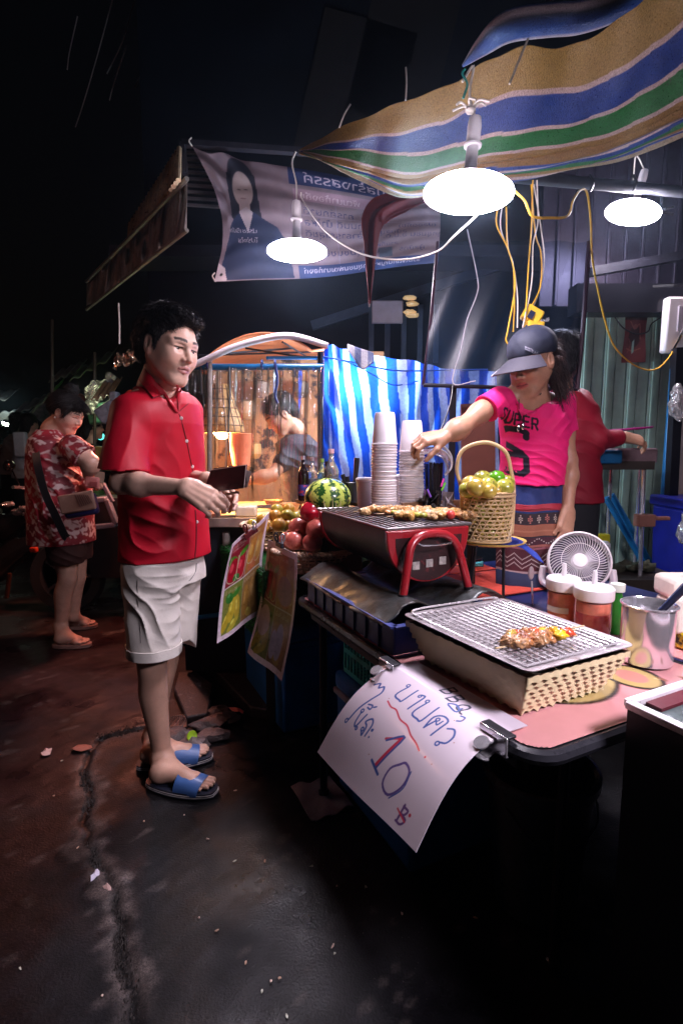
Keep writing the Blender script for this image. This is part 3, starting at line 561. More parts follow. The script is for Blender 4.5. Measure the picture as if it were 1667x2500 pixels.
# cables
YEL = mat('yellow_cable', (.75, .42, .03), .45, bump=0); WHT = mat('white_cable', (.75, .68, .62), .5, bump=0); BLK = mat('black_cable', (.01, .01, .012), .4, bump=0)
def cable(pts, r, m, label, cat='cable', group=None, n=6, name='cable'):
    P = [A(*p) for p in pts]; b = B(); b.tube(catmull(P, 6), r, n); return tag(b.obj(name, m, org=P[0]), label, cat, group)
cable([(735, 470, 2.78), (740, 490, 2.76), (790, 560, 2.6), (860, 610, 2.4), (930, 631, 2.2), (1000, 632, 2.1), (1068, 613, 2.0), (1110, 575, 1.9), (1165, 525, 1.85)], .0035, WHT, 'long white cable sagging between the middle and the largest lamp')
cable([(1250, 462, 1.85), (1280, 490, 1.85), (1298, 527, 1.86), (1340, 532, 1.9), (1385, 527, 2.0), (1398, 490, 2.1), (1415, 465, 2.2), (1432, 470, 2.3), (1441, 540, 2.4), (1444, 620, 2.5), (1455, 690, 2.6), (1478, 790, 2.7), (1502, 850, 2.8), (1550, 893, 2.9), (1595, 903, 3.0), (1630, 875, 3.05), (1667, 810, 3.1)], .0042, YEL, 'long yellow cable looping from the canopy to the breaker box')
HB = [((1300, 440), (1296, 560), (1290, 640), (1283, 760)), ((1310, 440), (1312, 540), (1300, 600), (1297, 690), (1275, 800)), ((1215, 500), (1212, 550), (1240, 610), (1257, 690), (1240, 800), (1235, 832), (1255, 842), (1290, 770)), ((1225, 500), (1222, 560), (1250, 640), (1262, 720), (1262, 800)), ((1296, 450), (1306, 570), (1320, 620), (1318, 700), (1290, 760)), ((1302, 450), (1320, 560), (1327, 650), (1305, 740), (1270, 780)), ((1235, 505), (1238, 600), (1252, 650), (1255, 740), (1252, 810))]
HBL = ['straight yellow cable running down into the socket, right part of the tangle', 'white cable bulging left of the yellow socket in the tangle', 'yellow cable forming the low loop left of the cap', 'white cable alongside the low yellow loop, ending above the cap', 'yellow cable bowing right of the socket in the tangle', 'white cable at far right of the tangle, crossing back to the cap', 'short yellow cable in the left strand of the tangle']
for i, h in enumerate(HB):
    m = (YEL, WHT)[i % 2 if i != 2 else 0]
    cable([(x, y, 2.18 + .01*i) for x, y in h], .0030 if m is YEL else .0026, m, HBL[i], group=('yellow' if m is YEL else 'white') + ' cables hanging in a tangle')
t = thing('extension_socket', 'yellow extension socket hanging in the cables above the cap', 'socket', A(1300, 775, 2.22))
b = B(); b.box(A(1298, 770, 2.22), (.075, .05, .06), Matrix.Rotation(.5, 3, 'Y')); b.obj('body', mat('yellow_plastic', (.78, .47, .03), .4), t, bevel=.008)
b = B(); b.box(A(1303, 795, 2.22), (.07, .05, .03), Matrix.Rotation(.1, 3, 'Y')); b.obj('plug', mat('yellow_plastic'), t, bevel=.006)
b = B(); b.box(A(1296, 768, 2.19), (.022, .006, .03), Matrix.Rotation(.5, 3, 'Y')); b.obj('switch', mat('navy_plastic', (.01, .015, .05), .3), t)
b = B(); b.box(A(1325, 783, 2.21), (.04, .01, .008)); b.box(A(1335, 781, 2.21), (.012, .014, .014)); b.obj('prong', mat('steel'), t)
cable([(1160, 930, 2.3), (1105, 935, 2.3), (1125, 850, 2.3), (1140, 780, 2.3), (1163, 720, 2.3), (1165, 680, 2.3), (1140, 560, 2.3)], .0025, mat('grey_string', (.35, .33, .38), .6), 'thin grey wire hanging down in front of the dark plastic sheet')
cable([(1105, 940, 2.3), (1100, 980, 2.25), (1080, 1040, 2.2), (1060, 1075, 2.15)], .003, BLK, 'black wire running down to the straw container')
for i, pts in enumerate((((275, 0, 6), (240, 130, 6), (205, 250, 6), (185, 310, 6)), ((330, 0, 6), (300, 100, 6), (262, 180, 6)), ((405, 0, 6), (378, 75, 6), (360, 110, 6)), ((345, 180, 6), (330, 215, 6)), ((190, 40, 6), (170, 130, 6), (165, 170, 6)), ((310, 110, 6), (280, 200, 6), (268, 245, 6)))):
    cable(pts, .006, mat('overhead_wire', (.35, .28, .27), .4), ('longest overhead wire at upper left, slanting down from the top edge', 'overhead wire just right of the longest one', 'rightmost overhead wire near the top edge', 'short overhead wire glint between the others', 'leftmost faint overhead wire', 'faint overhead wire below the second one')[i], 'wire', 'overhead wires at upper left')
cable([(290, 740, 3.2), (292, 790, 3.2), (292, 840, 3.2)], .005, STR, 'white string with a knotted end hanging behind the man', 'string')
# steel pipe under canopy at right
t = thing('pipe_beam', 'dim steel pipe running right under the canopy past the small lamp', 'pipe', A(1500, 450, 2.9)); b = B(); b.tube([A(1240, 430, 2.7), A(1700, 472, 3.1)], .028, 12); b.obj('pipe', mat('dull_pipe', (.12, .13, .15), .5, .6), t)
for x in (1300, 1440, 1545): b = B(); b.tube(catmull([A(x, 428, 2.85), A(x+8, 445, 2.8), A(x, 466, 2.85)], 4), .006, 6); b.obj('tie', BLK, t)
# ================================================================ MAIN FOLDING TABLE
BLKP = mat('black_plastic', (.012, .012, .015), .32, bump=.1); STEEL = mat('steel'); CHROME = mat('chrome', (.85, .83, .88), .16, .82, bump=0, amt=.1)
TW = .66
def rrect(x0, y0, x1, y1, r, n=6):
    P = []
    for cx, cy, a in ((x1-r, y0+r, -90), (x1-r, y1-r, 0), (x0+r, y1-r, 90), (x0+r, y0+r, 180)):
        for k in range(n+1): P.append((cx + r*math.cos(R(a+90*k/n)), cy + r*math.sin(R(a+90*k/n))))
    return P
t = thing('folding_table', 'pink topped folding table with black rim carrying the grill', 'table', S(.55, .33, 0)); F0 = SM(0, 0, 0)   # local frame: x along u, y along v? (v is to the left-handed side)
F = Matrix(((U.x, V.x, 0, L0.x), (U.y, V.y, 0, L0.y), (0, 0, 1, 0), (0, 0, 0, 1)))      # u,v,z -> world
cv = Canvas(230, 150, 1.16/TW, (.66, .30, .30)); n = cv      # printed top: plain rounded shapes
for e in ((1.05, .30, .20, .16), (1.28, .45, .34, .28), (1.55, .72, .10, .085), (1.05, .86, .10, .10)): n.ell(*e[:2], e[2]+.018, e[3]+.018, (.03, .02, .015)); n.ell(*e, (.46, .34, .13))
n.ell(1.55, .72, .06, .05, (.5, .22, .18)); n.ell(.62, .5, .26, .22, (.03, .02, .015)); n.ell(.62, .5, .24, .2, (.22, .10, .04)); n.ell(.35, .16, .12, .10, (.03, .02, .015)); n.ell(.35, .16, .10, .08, (.22, .1, .04))
n.ell(1.66, .88, .03, .012, (.25, .1, .06)); n.ell(1.62, .8, .02, .01, (.25, .1, .06))
poly = rrect(.012, .012, 1.148, TW-.012, .05)
def ttop(u, v): return F @ Vector((lerp(.012, 1.148, u), lerp(.012, TW-.012, v), .7205))
# clip the printed grid to the rounded outline
b = B(); b.sheet(ttop, cv.w, cv.h); cols = cv.cols()
keep = []
for f in b.f:
    c = sum((Vector(b.v[i]) for i in f), Vector())/4; q = F.inverted() @ c; x, y = q.x, q.y; dx = max(abs(x-.58)-(.568-.05), 0); dy = max(abs(y-TW/2)-(TW/2-.012-.05), 0)
    if math.hypot(dx, dy) <= .05: keep.append(f)
b.f = keep; b.mi = [0]*len(keep); b.obj('tabletop_print', mat('printed_laminate', attr=True, rough=.22, amt=.08, bump=0, coat=.4), t, cols=cols)
b = B(); b.prism(poly, F @ Matrix.Translation((0, 0, .692)), .027); b.obj('tabletop', BLKP, t)
ring = rrect(0, 0, 1.16, TW, .06); b = B(); b.tube([F @ Vector((x, y, .708)) for x, y in ring + ring[:1]], .0145, 8); b.obj('rim', mat('rim_rubber', (.022, .022, .028), .28, bump=0), t)
for (u, v) in ((.17, .03), (1.0, .27), (.17, TW-.06), (1.03, TW-.06)):
    b = B(); b.tube([S(u, v, .69), S(u+.0, v, .02)], .0135, 10); lg = b.obj('leg', mat('black_steel', (.014, .014, .02), .35, .3), t)
    b = B(); b.lathe([(.02, 0), (.02, .03), (.015, .035)], S(u, v, 0), 12); b.obj('foot_cap', BLKP, lg)
b = B(); b.tube([S(.17, .03, .2), S(.17, TW-.06, .2)], .01, 8); b.obj('crossbar', mat('black_steel'), t)
b = B(); b.bar(S(.1, .03, .67), S(1.1, .03, .67), .03, .02); b.bar(S(1.1, .03, .671), S(1.1, TW-.05, .671), .03, .02); b.obj('apron', mat('black_steel'), t)
b = B(); b.sheet(lambda u, v: S(.17-.10+.2*u, -.06+.16*v, .012+.012*math.sin(u*5+v*4)*math.sin(v*9)), 14, 10, .004); tag(b.obj('cardboard', mat('dirty_card', (.36, .30, .31), .7, amt=.5), org=S(.17, .02, 0)), 'dirty grey cardboard piece under the foot of the near table leg', 'cardboard')
# second table joining at the right, mostly hidden
t = thing('side_table', 'second folding table behind the first, carrying fan and red mats', 'table', S(.45, 1.0, 0))
b = B(); b.prism(rrect(-.15, TW+.01, 1.16, 1.25, .04), F @ Matrix.Translation((0, 0, .69)), .03); b.obj('tabletop', mat('navy_laminate', (.012, .02, .09), .3), t)
b = B(); b.prism(rrect(.66, TW+.02, 1.15, 1.24, .03), F @ Matrix.Translation((0, 0, .7205)), .0025); b.obj('pink_cover', mat('pink_laminate', (.66, .30, .30), .22, bump=0, coat=.4), t)
for (u, v) in ((-.1, TW+.06), (1.1, TW+.06), (-.1, 1.2), (1.1, 1.2)): b = B(); b.tube([S(u, v, .69), S(u, v, 0)], .0135, 10); b.obj('leg', mat('black_steel'), t)
# red mats
for i, (pts) in enumerate((((.02, .50), (.36, .42), (.36, 1.02), (.03, 1.0)), ((-.22, .50), (.0, .47), (.0, .98), (-.20, .95)))):
    P = [S(u, v, .7275) for u, v in pts]; b = B(); b.sheet(lambda u, v: P[0].lerp(P[1], u).lerp(P[3].lerp(P[2], u), v) + Vector((0, 0, .0035*math.sin(u*6+v*4+i))), 16, 16, .004)
    tag(b.obj('mat', mat('red_mat', (.62, .075, .045), .6, amt=.25, bump=.2), org=P[0]), ('bright red sheet lying right of the grill, nearer one' if i == 0 else 'bright red sheet behind the grill legs, farther one'), 'mat', 'red sheets on the table')
# ================================================================ BLUE CRATE + WAVY TRAY
BLUE = mat('blue_plastic', (.012, .035, .22), .38, amt=.3, bump=.15); BLUE2 = mat('blue_plastic_pale', (.05, .07, .27), .4, amt=.35)
t = thing('plastic_crate', 'shallow ribbed blue plastic crate on the table under the wavy tray', 'crate', S(.42, .17, .72))
cu0, cu1, cv0, cv1, cz0, cz1 = .07, .655, .018, .38, .724, .80
b = B(); b.prism([(cu0+.01, cv0+.01), (cu1-.01, cv0+.01), (cu1-.01, cv1-.01), (cu0+.01, cv1-.01)], F @ Matrix.Translation((0, 0, cz0)), .006); b.obj('base', BLUE, t)
for nm, p0, p1 in (('side', (cu0, cv0), (cu1, cv0)), ('side', (cu1, cv0), (cu1, cv1)), ('side', (cu1, cv1), (cu0, cv1)), ('side', (cu0, cv1), (cu0, cv0))):
    b = B(); b.bar(S(*p0, (cz0+cz1)/2), S(*p1, (cz0+cz1)/2), .006, cz1-cz0); w_ = b.obj('side', BLUE2 if p0 == (cu0, cv0) else BLUE, t)
    b = B(); b.bar(S(*p0, cz1), S(*p1, cz1), .022, .006); b.obj('lip', BLUE2, w_)
    if p0 == (cu0, cv0):
        for k in range(1, 8): b = B(); u = lerp(cu0, cu1, k/8); b.bar(S(u, cv0-.006, cz0), S(u, cv0-.006, cz1-.004), .006, .006, up=U); b.obj('rib', BLUE, w_)
b = B(); 
for k in range(6): b.bar(S(cu0+.012+.02*k, cv0+.02, cz1+.002), S(cu0+.012+.02*k, cv0+.10, cz1+.002), .006, .005)
b.bar(S(cu0+.008, cv0+.10, cz1+.001), S(cu0+.12, cv0+.10, cz1+.001), .006, .006); b.obj('grid', BLUE2, t)
t = thing('wavy_tray', 'charred corrugated sheet lying under the barbecue legs', 'tray', S(.35, .25, .80))
def wavy(u, v):
    x = lerp(.03, .62, u); y = lerp(.0, .50, v); z = .822 + .026*math.sin(v*2*math.pi*1.9 - .9) - .03*(v-.5)**2 + .004*math.sin(x*14)
    e = .010*mnoise.noise(Vector((u*9, v*9, 1))); return S(x + e*2, y + e, z)
b = B(); b.sheet(wavy, 60, 70, .004); b.obj('sheet', mat('charred_metal', (.09, .10, .10), .34, .5, amt=.65, nz=7, bump=.5, bs=40, wear=((.04, .035, .03), .5, 10)), t, smooth=180)
# ================================================================ BARBECUE
GA = Vector((-.404, .915, 0)); GA.normalize(); GW = Vector((GA.y, -GA.x, 0)); GZ = Vector((0, 0, 1)); G0 = Vector((.262, 1.565, 0)); GT = 1.03; GL = .53; GR = .141
def G(a, w, z): return G0 + GA*a + GW*w + GZ*z
RED = mat('red_enamel', (.36, .012, .02), .28, amt=.2, bump=.08, coat=.5, wear=((.05, .012, .012), .62, 9)); CHAR = mat('black_enamel', (.008, .007, .008), .38, amt=.4, bump=.15)
t = thing('barbecue', 'half barrel charcoal barbecue with red ends and red bent legs', 'grill', G(GL/2, 0, .82))
def half(rad, n=22): return [(-rad*1.0*math.cos(math.pi*k/n), -rad*1.12*math.sin(math.pi*k/n)**.85) for k in range(n+1)]
hb = half(GR)
b = B(); vs = []; 
for r_, z_ in ((GR, 0), (GR-.006, .0)):
    for a in (0.012, GL-.012):
        for x, y in half(r_): vs.append(G(a, x, GT + y))
m_ = len(hb); fs = [(k, k+1, m_+k+1, m_+k) for k in range(m_-1)] + [(2*m_+k+1, 2*m_+k, 3*m_+k, 3*m_+k+1) for k in range(m_-1)]
b.add(vs, fs); b.obj('trough', CHAR, t)
for a in (0, GL):
    b = B(); w1 = [G(a-.006, x, GT + y) for x, y in half(GR+.004)]; w2 = [G(a+.010, x, GT+y) for x, y in half(GR+.004)]; k_ = len(w1)
    b.add(w1 + w2, [tuple(range(k_)), tuple(reversed(range(k_, 2*k_)))] + [(i, k_+i, k_+(i+1) % k_, (i+1) % k_) for i in range(k_)]); e_ = b.obj('end_plate', RED, t, bevel=.003)
    if a == 0:
        b = B(); pts = [(x*.83, y*.86-.022) for x, y in half(GR) if True]; w1 = [G(-.0075, x, GT + y) for x, y in pts]; w2 = [G(-.0065, x, GT + y) for x, y in pts]; b.add(w1 + w2, [tuple(range(k_))] + [(i, k_+i, k_+(i+1) % k_, (i+1) % k_) for i in range(k_)])
        b.obj('scorched_patch', mat('scorched_enamel', (.035, .012, .013), .35, amt=.7, nz=14, wear=((.14, .02, .025), .57, 16)), e_)
        for k in range(3): b = B(); b.box(G(-.010, -.048+.047*k, GT-.108+.004*k), (.003, .024, .024), Matrix((GA, GW, GZ)).transposed()); b.obj('vent', mat('ash_metal', (.5, .45, .42), .5, amt=.7, nz=60), e_)
        b = B(); b.tube(catmull([G(-.01, -.055, GT-.028), G(-.045, -.05, GT-.04), G(-.045, .05, GT-.04), G(-.01, .055, GT-.028)], 6), .003, 6); b.obj('handle_wire', STEEL, e_)
def leg(a, out, m):
    P = catmull([G(a-out*1.3, -.118, .835), G(a-out, -.095, .93), G(a-out*.75, -.078, GT-.045), G(a-out*.6, -.045, GT-.018), G(a-out*.55, 0, GT-.012), G(a-out*.6, .045, GT-.018), G(a-out*.75, .078, GT-.045), G(a-out, .095, .93), G(a-out*1.3, .118, .835)], 8)
    b = B(); b.tube(P, .0125, 12); l_ = b.obj('leg', m, t)
    for s_ in (-1, 1): b = B(); b.tube([G(a-out*1.35, s_*.119, .815), G(a-out*1.27, s_*.1155, .852)], .0155, 12); b.obj('foot', BLKP, l_)
leg(0, .04, RED); leg(GL, -.04, CHAR)
b = B()
b.tube([G(-.01, -GR-.006, GT+.008), G(GL+.01, -GR-.006, GT+.008), G(GL+.01, GR+.006, GT+.008), G(-.01, GR+.006, GT+.008), G(-.01, -GR-.006, GT+.008)], .0045, 6)
WIRE = mat('grill_wire', (.30, .28, .28), .3, .8, amt=.3, bump=.05); gr = b.obj('grate', WIRE, t)
for k in range(13): b = B(); w = lerp(-GR, GR, (k+.5)/13); b.tube([G(-.008, w, GT+.011), G(GL+.008, w, GT+.011)], .0022, 6); b.obj('bar', WIRE, gr)
for a in (.0, .25, .49): b = B(); b.tube([G(a, -GR, GT+.006), G(a, GR, GT+.006)], .003, 6); b.obj('crossbar', WIRE, gr)
b = B(); b.sheet(lambda u, v: G(lerp(.03, GL-.03, u), lerp(-GR*.85, GR*.85, v), GT-.085 + .02*mnoise.noise(Vector((u*22, v*12, 0)))), 60, 30); b.obj('charcoal', mat('charcoal', (.008, .007, .007), .9, amt=.6, bump=1), t)
# skewers of meat
MEAT = mat('grilled_chicken', attr=True, rough=.3, amt=.4, nz=45, bump=.8, bs=160, coat=.5, sss=0)
def skewer(P0, d, up, n, label, pal, zs=1., name='skewer', grp='barbecue skewers on the grill', glen=.012, hl=.10):
    d = d.normalized(); side = up.cross(d).normalized(); t = thing(name, label, 'skewer', P0, group=grp)
    b = B(); b.tube([P0 - d*.03, P0 + d*(n*glen*1.6 + hl)], .002, 6); b.obj('stick', mat('bamboo_stick', (.62, .45, .25), .6), t)
    parts = []; r_ = random.Random(int(P0.x*1e4))
    for i in range(n):
        c = P0 + d*(.01 + i*glen*1.6); kind = r_.choice(pal); sd = SDF()
        for q in range(5 if kind[0] == 'meat' else 1):
            cc = c + side*r_.uniform(-.021, .021)*zs + d*r_.uniform(-.008, .008) + up*r_.uniform(-.003, .009)*zs
            if kind[0] == 'meat': sd.ell(cc + up*.003, (r_.uniform(.009, .017)*zs, r_.uniform(.009, .015)*zs, r_.uniform(.007, .011)*zs), k=.006)
            else: sd.ell(c + side*r_.uniform(-.008, .008) + up*.006, (.014, .016, .009), Matrix.Rotation(r_.uniform(-1, 1), 3, 'Z'), k=.004)
        sd.disp = (lambda P: .0016*wob(P, 170, 3) + .0008*wob(P, 420, 1)) if kind[0] == 'meat' else None
        v, q_ = sd.mesh(.0020); c0 = np.array(kind[1])
        def cf(P, c0=c0): w = wob(P, 240, i)[:, None]; return np.clip(c0*(1+.45*w), 0, 1)*(1-np.clip(w-.55, 0, 1)*.9)
        mesh_np([(v, q_)], kind[0], MEAT, t, cf)
    return t
PALE = [('meat', (.62, .34, .13)), ('meat', (.55, .27, .08)), ('meat', (.72, .45, .20)), ('meat', (.60, .33, .09)), ('pepper', (.42, .42, .06)), ('meat', (.78, .50, .26)), ('onion', (.75, .62, .35)), ('pepper', (.62, .25, .08))]
dd = (GW*.9 + GA*.06)
for i, (a, w) in enumerate(((.30, -.075), (.215, -.03), (.135, -.035))):
    skewer(G(a, w, GT+.022), (GW + GA*(-.45)), GZ, 13, ('skewer of pale chicken and peppers lying farthest back on the barbecue', 'middle skewer of pale chicken and peppers on the barbecue', 'pale chicken skewer with a red tomato end nearest the front of the barbecue')[i], PALE, zs=1.15, hl=.03)
b = B(); b.sph(G(.05, .115, GT+.03), .015, 14, 10); tag(b.obj('cherry_tomato', mat('tomato', (.6, .05, .04), .25, coat=.5), org=G(.05, .115, GT+.015), smooth=180), 'small red cherry tomato at the right end of the barbecued skewers', 'tomato')
# ================================================================ FRONT TRAY ON WOVEN BASKET
TU0, TU1, TV0, TV1, TZ = .60, 1.005, .005, .335, .835
c4 = [Vector((.157, 1.33, TZ)), Vector((.471, 1.479, TZ)), Vector((.65, 1.113, TZ)), Vector((.361, .967, TZ))]   # back-left, back-right, front-right, front-left
def Tq(s_, r_, z): return c4[0].lerp(c4[1], s_).lerp(c4[3].lerp(c4[2], s_), r_) + GZ*(z-TZ)      # s across, r toward the camera
t = thing('woven_basket', 'cream woven rectangular basket with wavy base under the steel tray', 'basket', Tq(.5, .5, .72))
CREAM = mat('cream_weave', (.72, .60, .36), .42, amt=.15, bump=.1)
def per(f, ins):    # perimeter point of inset rectangle
    f = f % 1; a = .5 + ins; P = [(ins, ins), (1-ins, ins), (1-ins, 1-ins), (ins, 1-ins)]; k = int(f*4); g = f*4-k; p, q = P[k], P[(k+1) % 4]; return lerp(p[0], q[0], g), lerp(p[1], q[1], g)
rows = 7; NB = 44
for r_ in range(rows):
    z = .733 + r_*.0140; ins = .115 - r_*.0155; b = B()
    P = []
    for k in range(NB*4+1):
        s_, q = per(k/(NB*4), ins); w = math.cos(k*math.pi/2 + r_*math.pi)*.0018; cx, cy = s_-.5, q-.5; n_ = math.hypot(cx, cy); P.append(Tq(s_ + cx/n_*w*1.6, q + cy/n_*w*1.6, z + (.004*abs(math.sin(k*math.pi/4)) if r_ == 0 else .0012*math.sin(k*1.57))))
    vs = []; fs = []
    for i, p in enumerate(P): hh_ = (.0069 + .0013*math.cos(i*math.pi/2 + r_*math.pi)) ; vs += [p - GZ*(hh_ + (.004*abs(math.sin(i*math.pi/8)) if r_ == 0 else 0)), p + GZ*hh_]
    for i in range(len(P)-1): fs.append((2*i, 2*i+2, 2*i+3, 2*i+1))
    b.add(vs, fs); b.obj('strand', CREAM, t, smooth=180)
b = B(); b.sheet(lambda u, v: (lambda q: Tq(q[0], q[1], lerp(.727, .822, v)))(per(u, lerp(.136, .036, v))), 88, 2); b.obj('gap_shade', mat('gap_shade_brown', (.10, .07, .04), .7), t)  # dark sheet inside stands for the shade in the weave gaps
b = B(); b.sheet(lambda u, v: Tq(lerp(.14, .86, u), lerp(.14, .86, v), .7245), 2, 2, .002); b.obj('bottom', CREAM, t)
t = thing('steel_tray', 'scratched steel tray with a wire rack, resting on the cream basket', 'tray', Tq(.5, .5, TZ))
TS = mat('tray_steel', (.58, .55, .57), .34, .75, amt=.35, bump=.25, bs=30, wear=((.30, .24, .22), .6, 14))
def trayf(u, v):
    s_, r_ = u, v; e = min(s_, 1-s_, r_, 1-r_); z = TZ + .004 - .024*min(1, max(0, (e-.045)/.05)); cx = max(abs(s_-.5)-.44, 0); cy = max(abs(r_-.5)-.44, 0)
    if cx > 0 and cy > 0 and math.hypot(cx, cy) > .06: k = .06/math.hypot(cx, cy); s_ = .5 + math.copysign(.44+cx*k, s_-.5); r_ = .5 + math.copysign(.44+cy*k, r_-.5)
    return Tq(s_, r_, z)
b = B(); b.sheet(trayf, 56, 56, .0015); b.obj('tray', TS, t, smooth=60)
b = B(); rp = [Tq(.07, .06, TZ+.006), Tq(.93, .06, TZ+.006), Tq(.93, .94, TZ+.006), Tq(.07, .94, TZ+.006), Tq(.07, .06, TZ+.006)]; b.tube(rp, .0028, 6); rk = b.obj('rack', mat('rack_wire', (.9, .86, .88), .25, .7, bump=0, amt=.1), t)
RW = MATS['rack_wire']
for k in range(1, 15): s_ = .07+.86*k/15; b = B(); b.tube([Tq(s_, .06, TZ+.0085), Tq(s_, .94, TZ+.0085)], .0021, 5); b.obj('wire', RW, rk)
for k in range(1, 21): r_ = .06+.88*k/21; b = B(); b.tube([Tq(.07, r_, TZ+.0055), Tq(.93, r_, TZ+.0055)], .0019, 5); b.obj('wire', RW, rk)
b = B(); b.tube(catmull([Tq(.07, .06, TZ+.004), Tq(.09, .04, TZ+.017), Tq(.5, .035, TZ+.018), Tq(.84, .045, TZ+.018), Tq(.87, .06, TZ+.004)], 6), .0028, 6); b.obj('rack_handle', RW, rk)
DK = [('meat', (.42, .16, .05)), ('meat', (.50, .22, .08)), ('meat', (.33, .10, .035)), ('meat', (.55, .28, .12))]
P0 = O(1238, 1578, TZ+.018); P1 = O(1445, 1545, TZ+.02); skewer(P0, P1-P0, GZ, 9, 'glazed pork skewer with yellow peppers alone on the wire rack', DK, zs=1.05, grp=None, glen=.0080, hl=.07)
dq = (P1-P0).cross(GZ).normalized()*(-.030); skewer(P0 + dq + (P1-P0)*.12, P1-P0, GZ, 8, 'second pork skewer lying behind the first on the wire rack', DK + [('pepper', (.6, .36, .04))], zs=1.0, grp=None, glen=.0080, hl=.08)
b0 = P0 + (P1-P0).normalized()*.105 + GZ*.008
for i, (o_, c, r_) in enumerate((((0, .012, .004), (.80, .50, .03), (.018, .015, .009)), ((.022, -.012, .004), (.85, .52, .02), (.019, .016, .010)), ((.03, .016, .004), (.72, .35, .03), (.014, .012, .009)), ((.052, 0, .002), (.6, .08, .03), (.016, .014, .010)), ((-.06, .03, .004), (.55, .08, .03), (.014, .012, .008)), ((-.075, .026, .006), (.5, .36, .06), (.018, .01, .008)), ((-.02, .02, .008), (.7, .12, .05), (.014, .012, .008)))):
    b = B(); dv = (P1-P0).normalized(); sv = GZ.cross(dv); b.sph(b0 + dv*o_[0] + sv*o_[1] + GZ*o_[2], r_, 10, 8, .6, Matrix.Rotation(i*.8, 3, 'Z')); b.obj('pepper', mat('pepper%d' % i, c, .25, coat=.6, amt=.3, nz=60), bpy.data.objects['skewer.003'] if 'skewer.003' in bpy.data.objects else None, smooth=180)
sk2 = P0 + (P1-P0).normalized().cross(GZ)*(-.035)
b = B(); b.tube([sk2 + (P1-P0).normalized()*.08, sk2 + (P1-P0).normalized()*.24 + GZ*.004], .002, 6); tag(b.obj('bamboo_stick', mat('bamboo_stick'), org=sk2), 'bare bamboo stick end behind the yellow peppers on the rack', 'stick')
# ================================================================ PRICE SIGN
SP = dict(tl=O(960, 1629, .724), tr=O(1222, 1797, .724)); sgn_b = A(1016, 2091, .86); sgn_l = A(776, 1840, 1.27)
along = SP['tr'] - SP['tl']; inn = V*.055
cv = Canvas(336, 300, 1.2, (.66, .58, .66)); n = cv
BL, RD, NB_ = (.03, .08, .30), (.55, .03, .07), (.012, .02, .06)
def st(pts, w=.011, c=BL): n.curve(pts, w*1.3, c, 4)
# B B Q
for ox, oy in ((.55, .045), (.67, .075)): st([(ox, oy), (ox-.01, oy+.09)], .012, NB_); st([(ox, oy+.002), (ox+.06, oy+.012), (ox+.045, oy+.038), (ox, oy+.042)], .011, NB_); st([(ox, oy+.042), (ox+.06, oy+.055), (ox+.05, oy+.088), (ox-.01, oy+.09)], .011, NB_)
st([(.82, .115), (.79, .14), (.795, .18), (.83, .19), (.855, .16), (.85, .125), (.82, .115)], .011, NB_); st([(.83, .165), (.85, .2), (.875, .205)], .011, NB_)
# Thai word
def loop(x, y, r=.014): st([(x+r*math.cos(a), y+r*math.sin(a)) for a in [k*math.pi/3 for k in range(7)]], .008)
loop(.33, .25); st([(.345, .26), (.335, .37), (.40, .385), (.43, .375), (.435, .24)]); loop(.50, .27, .012); st([(.50, .255), (.535, .25), (.54, .30), (.53, .40)])
loop(.59, .27); st([(.60, .285), (.59, .405), (.66, .42), (.70, .41), (.705, .26)]); loop(.79, .34); st([(.785, .36), (.76, .44)]); st([(.76, .44), (.75, .34), (.80, .295), (.86, .31), (.86, .38), (.85, .455)]); st([(.785, .35), (.82, .375), (.83, .33)], .009)
st([(.72, .19), (.77, .165), (.83, .185), (.82, .215), (.73, .20)], .011); st([(.83, .165), (.835, .21)], .01); st([(.885, .22), (.92, .215), (.925, .25), (.90, .27)], .010)
loop(.935, .475, .015); st([(.945, .46), (.985, .44), (.99, .38), (.95, .335), (.905, .355)])
st([(.33, .44), (.40, .46), (.46, .455), (.55, .49), (.64, .495), (.72, .53), (.80, .55), (.86, .575)], .009, RD); n.ell(.93, .585, .008, .008, RD)
# price per stick
st([(.085, .40), (.12, .365), (.15, .40), (.18, .37), (.215, .42), (.19, .50), (.15, .60), (.13, .70)], .012); loop(.115, .715, .014)
loop(.20, .60); st([(.20, .61), (.21, .69), (.24, .70), (.265, .60)]); loop(.255, .71, .01); st([(.205, .54), (.25, .53), (.255, .56), (.22, .56)], .01); st([(.27, .535), (.29, .52)], .01)
loop(.315, .69, .013); st([(.315, .70), (.34, .72), (.335, .66), (.30, .64), (.34, .60), (.375, .63), (.375, .71)]); n.ell(.41, .65, .008, .008, BL); n.ell(.415, .70, .008, .008, BL); n.ell(.405, .655, .013, .011, BL)
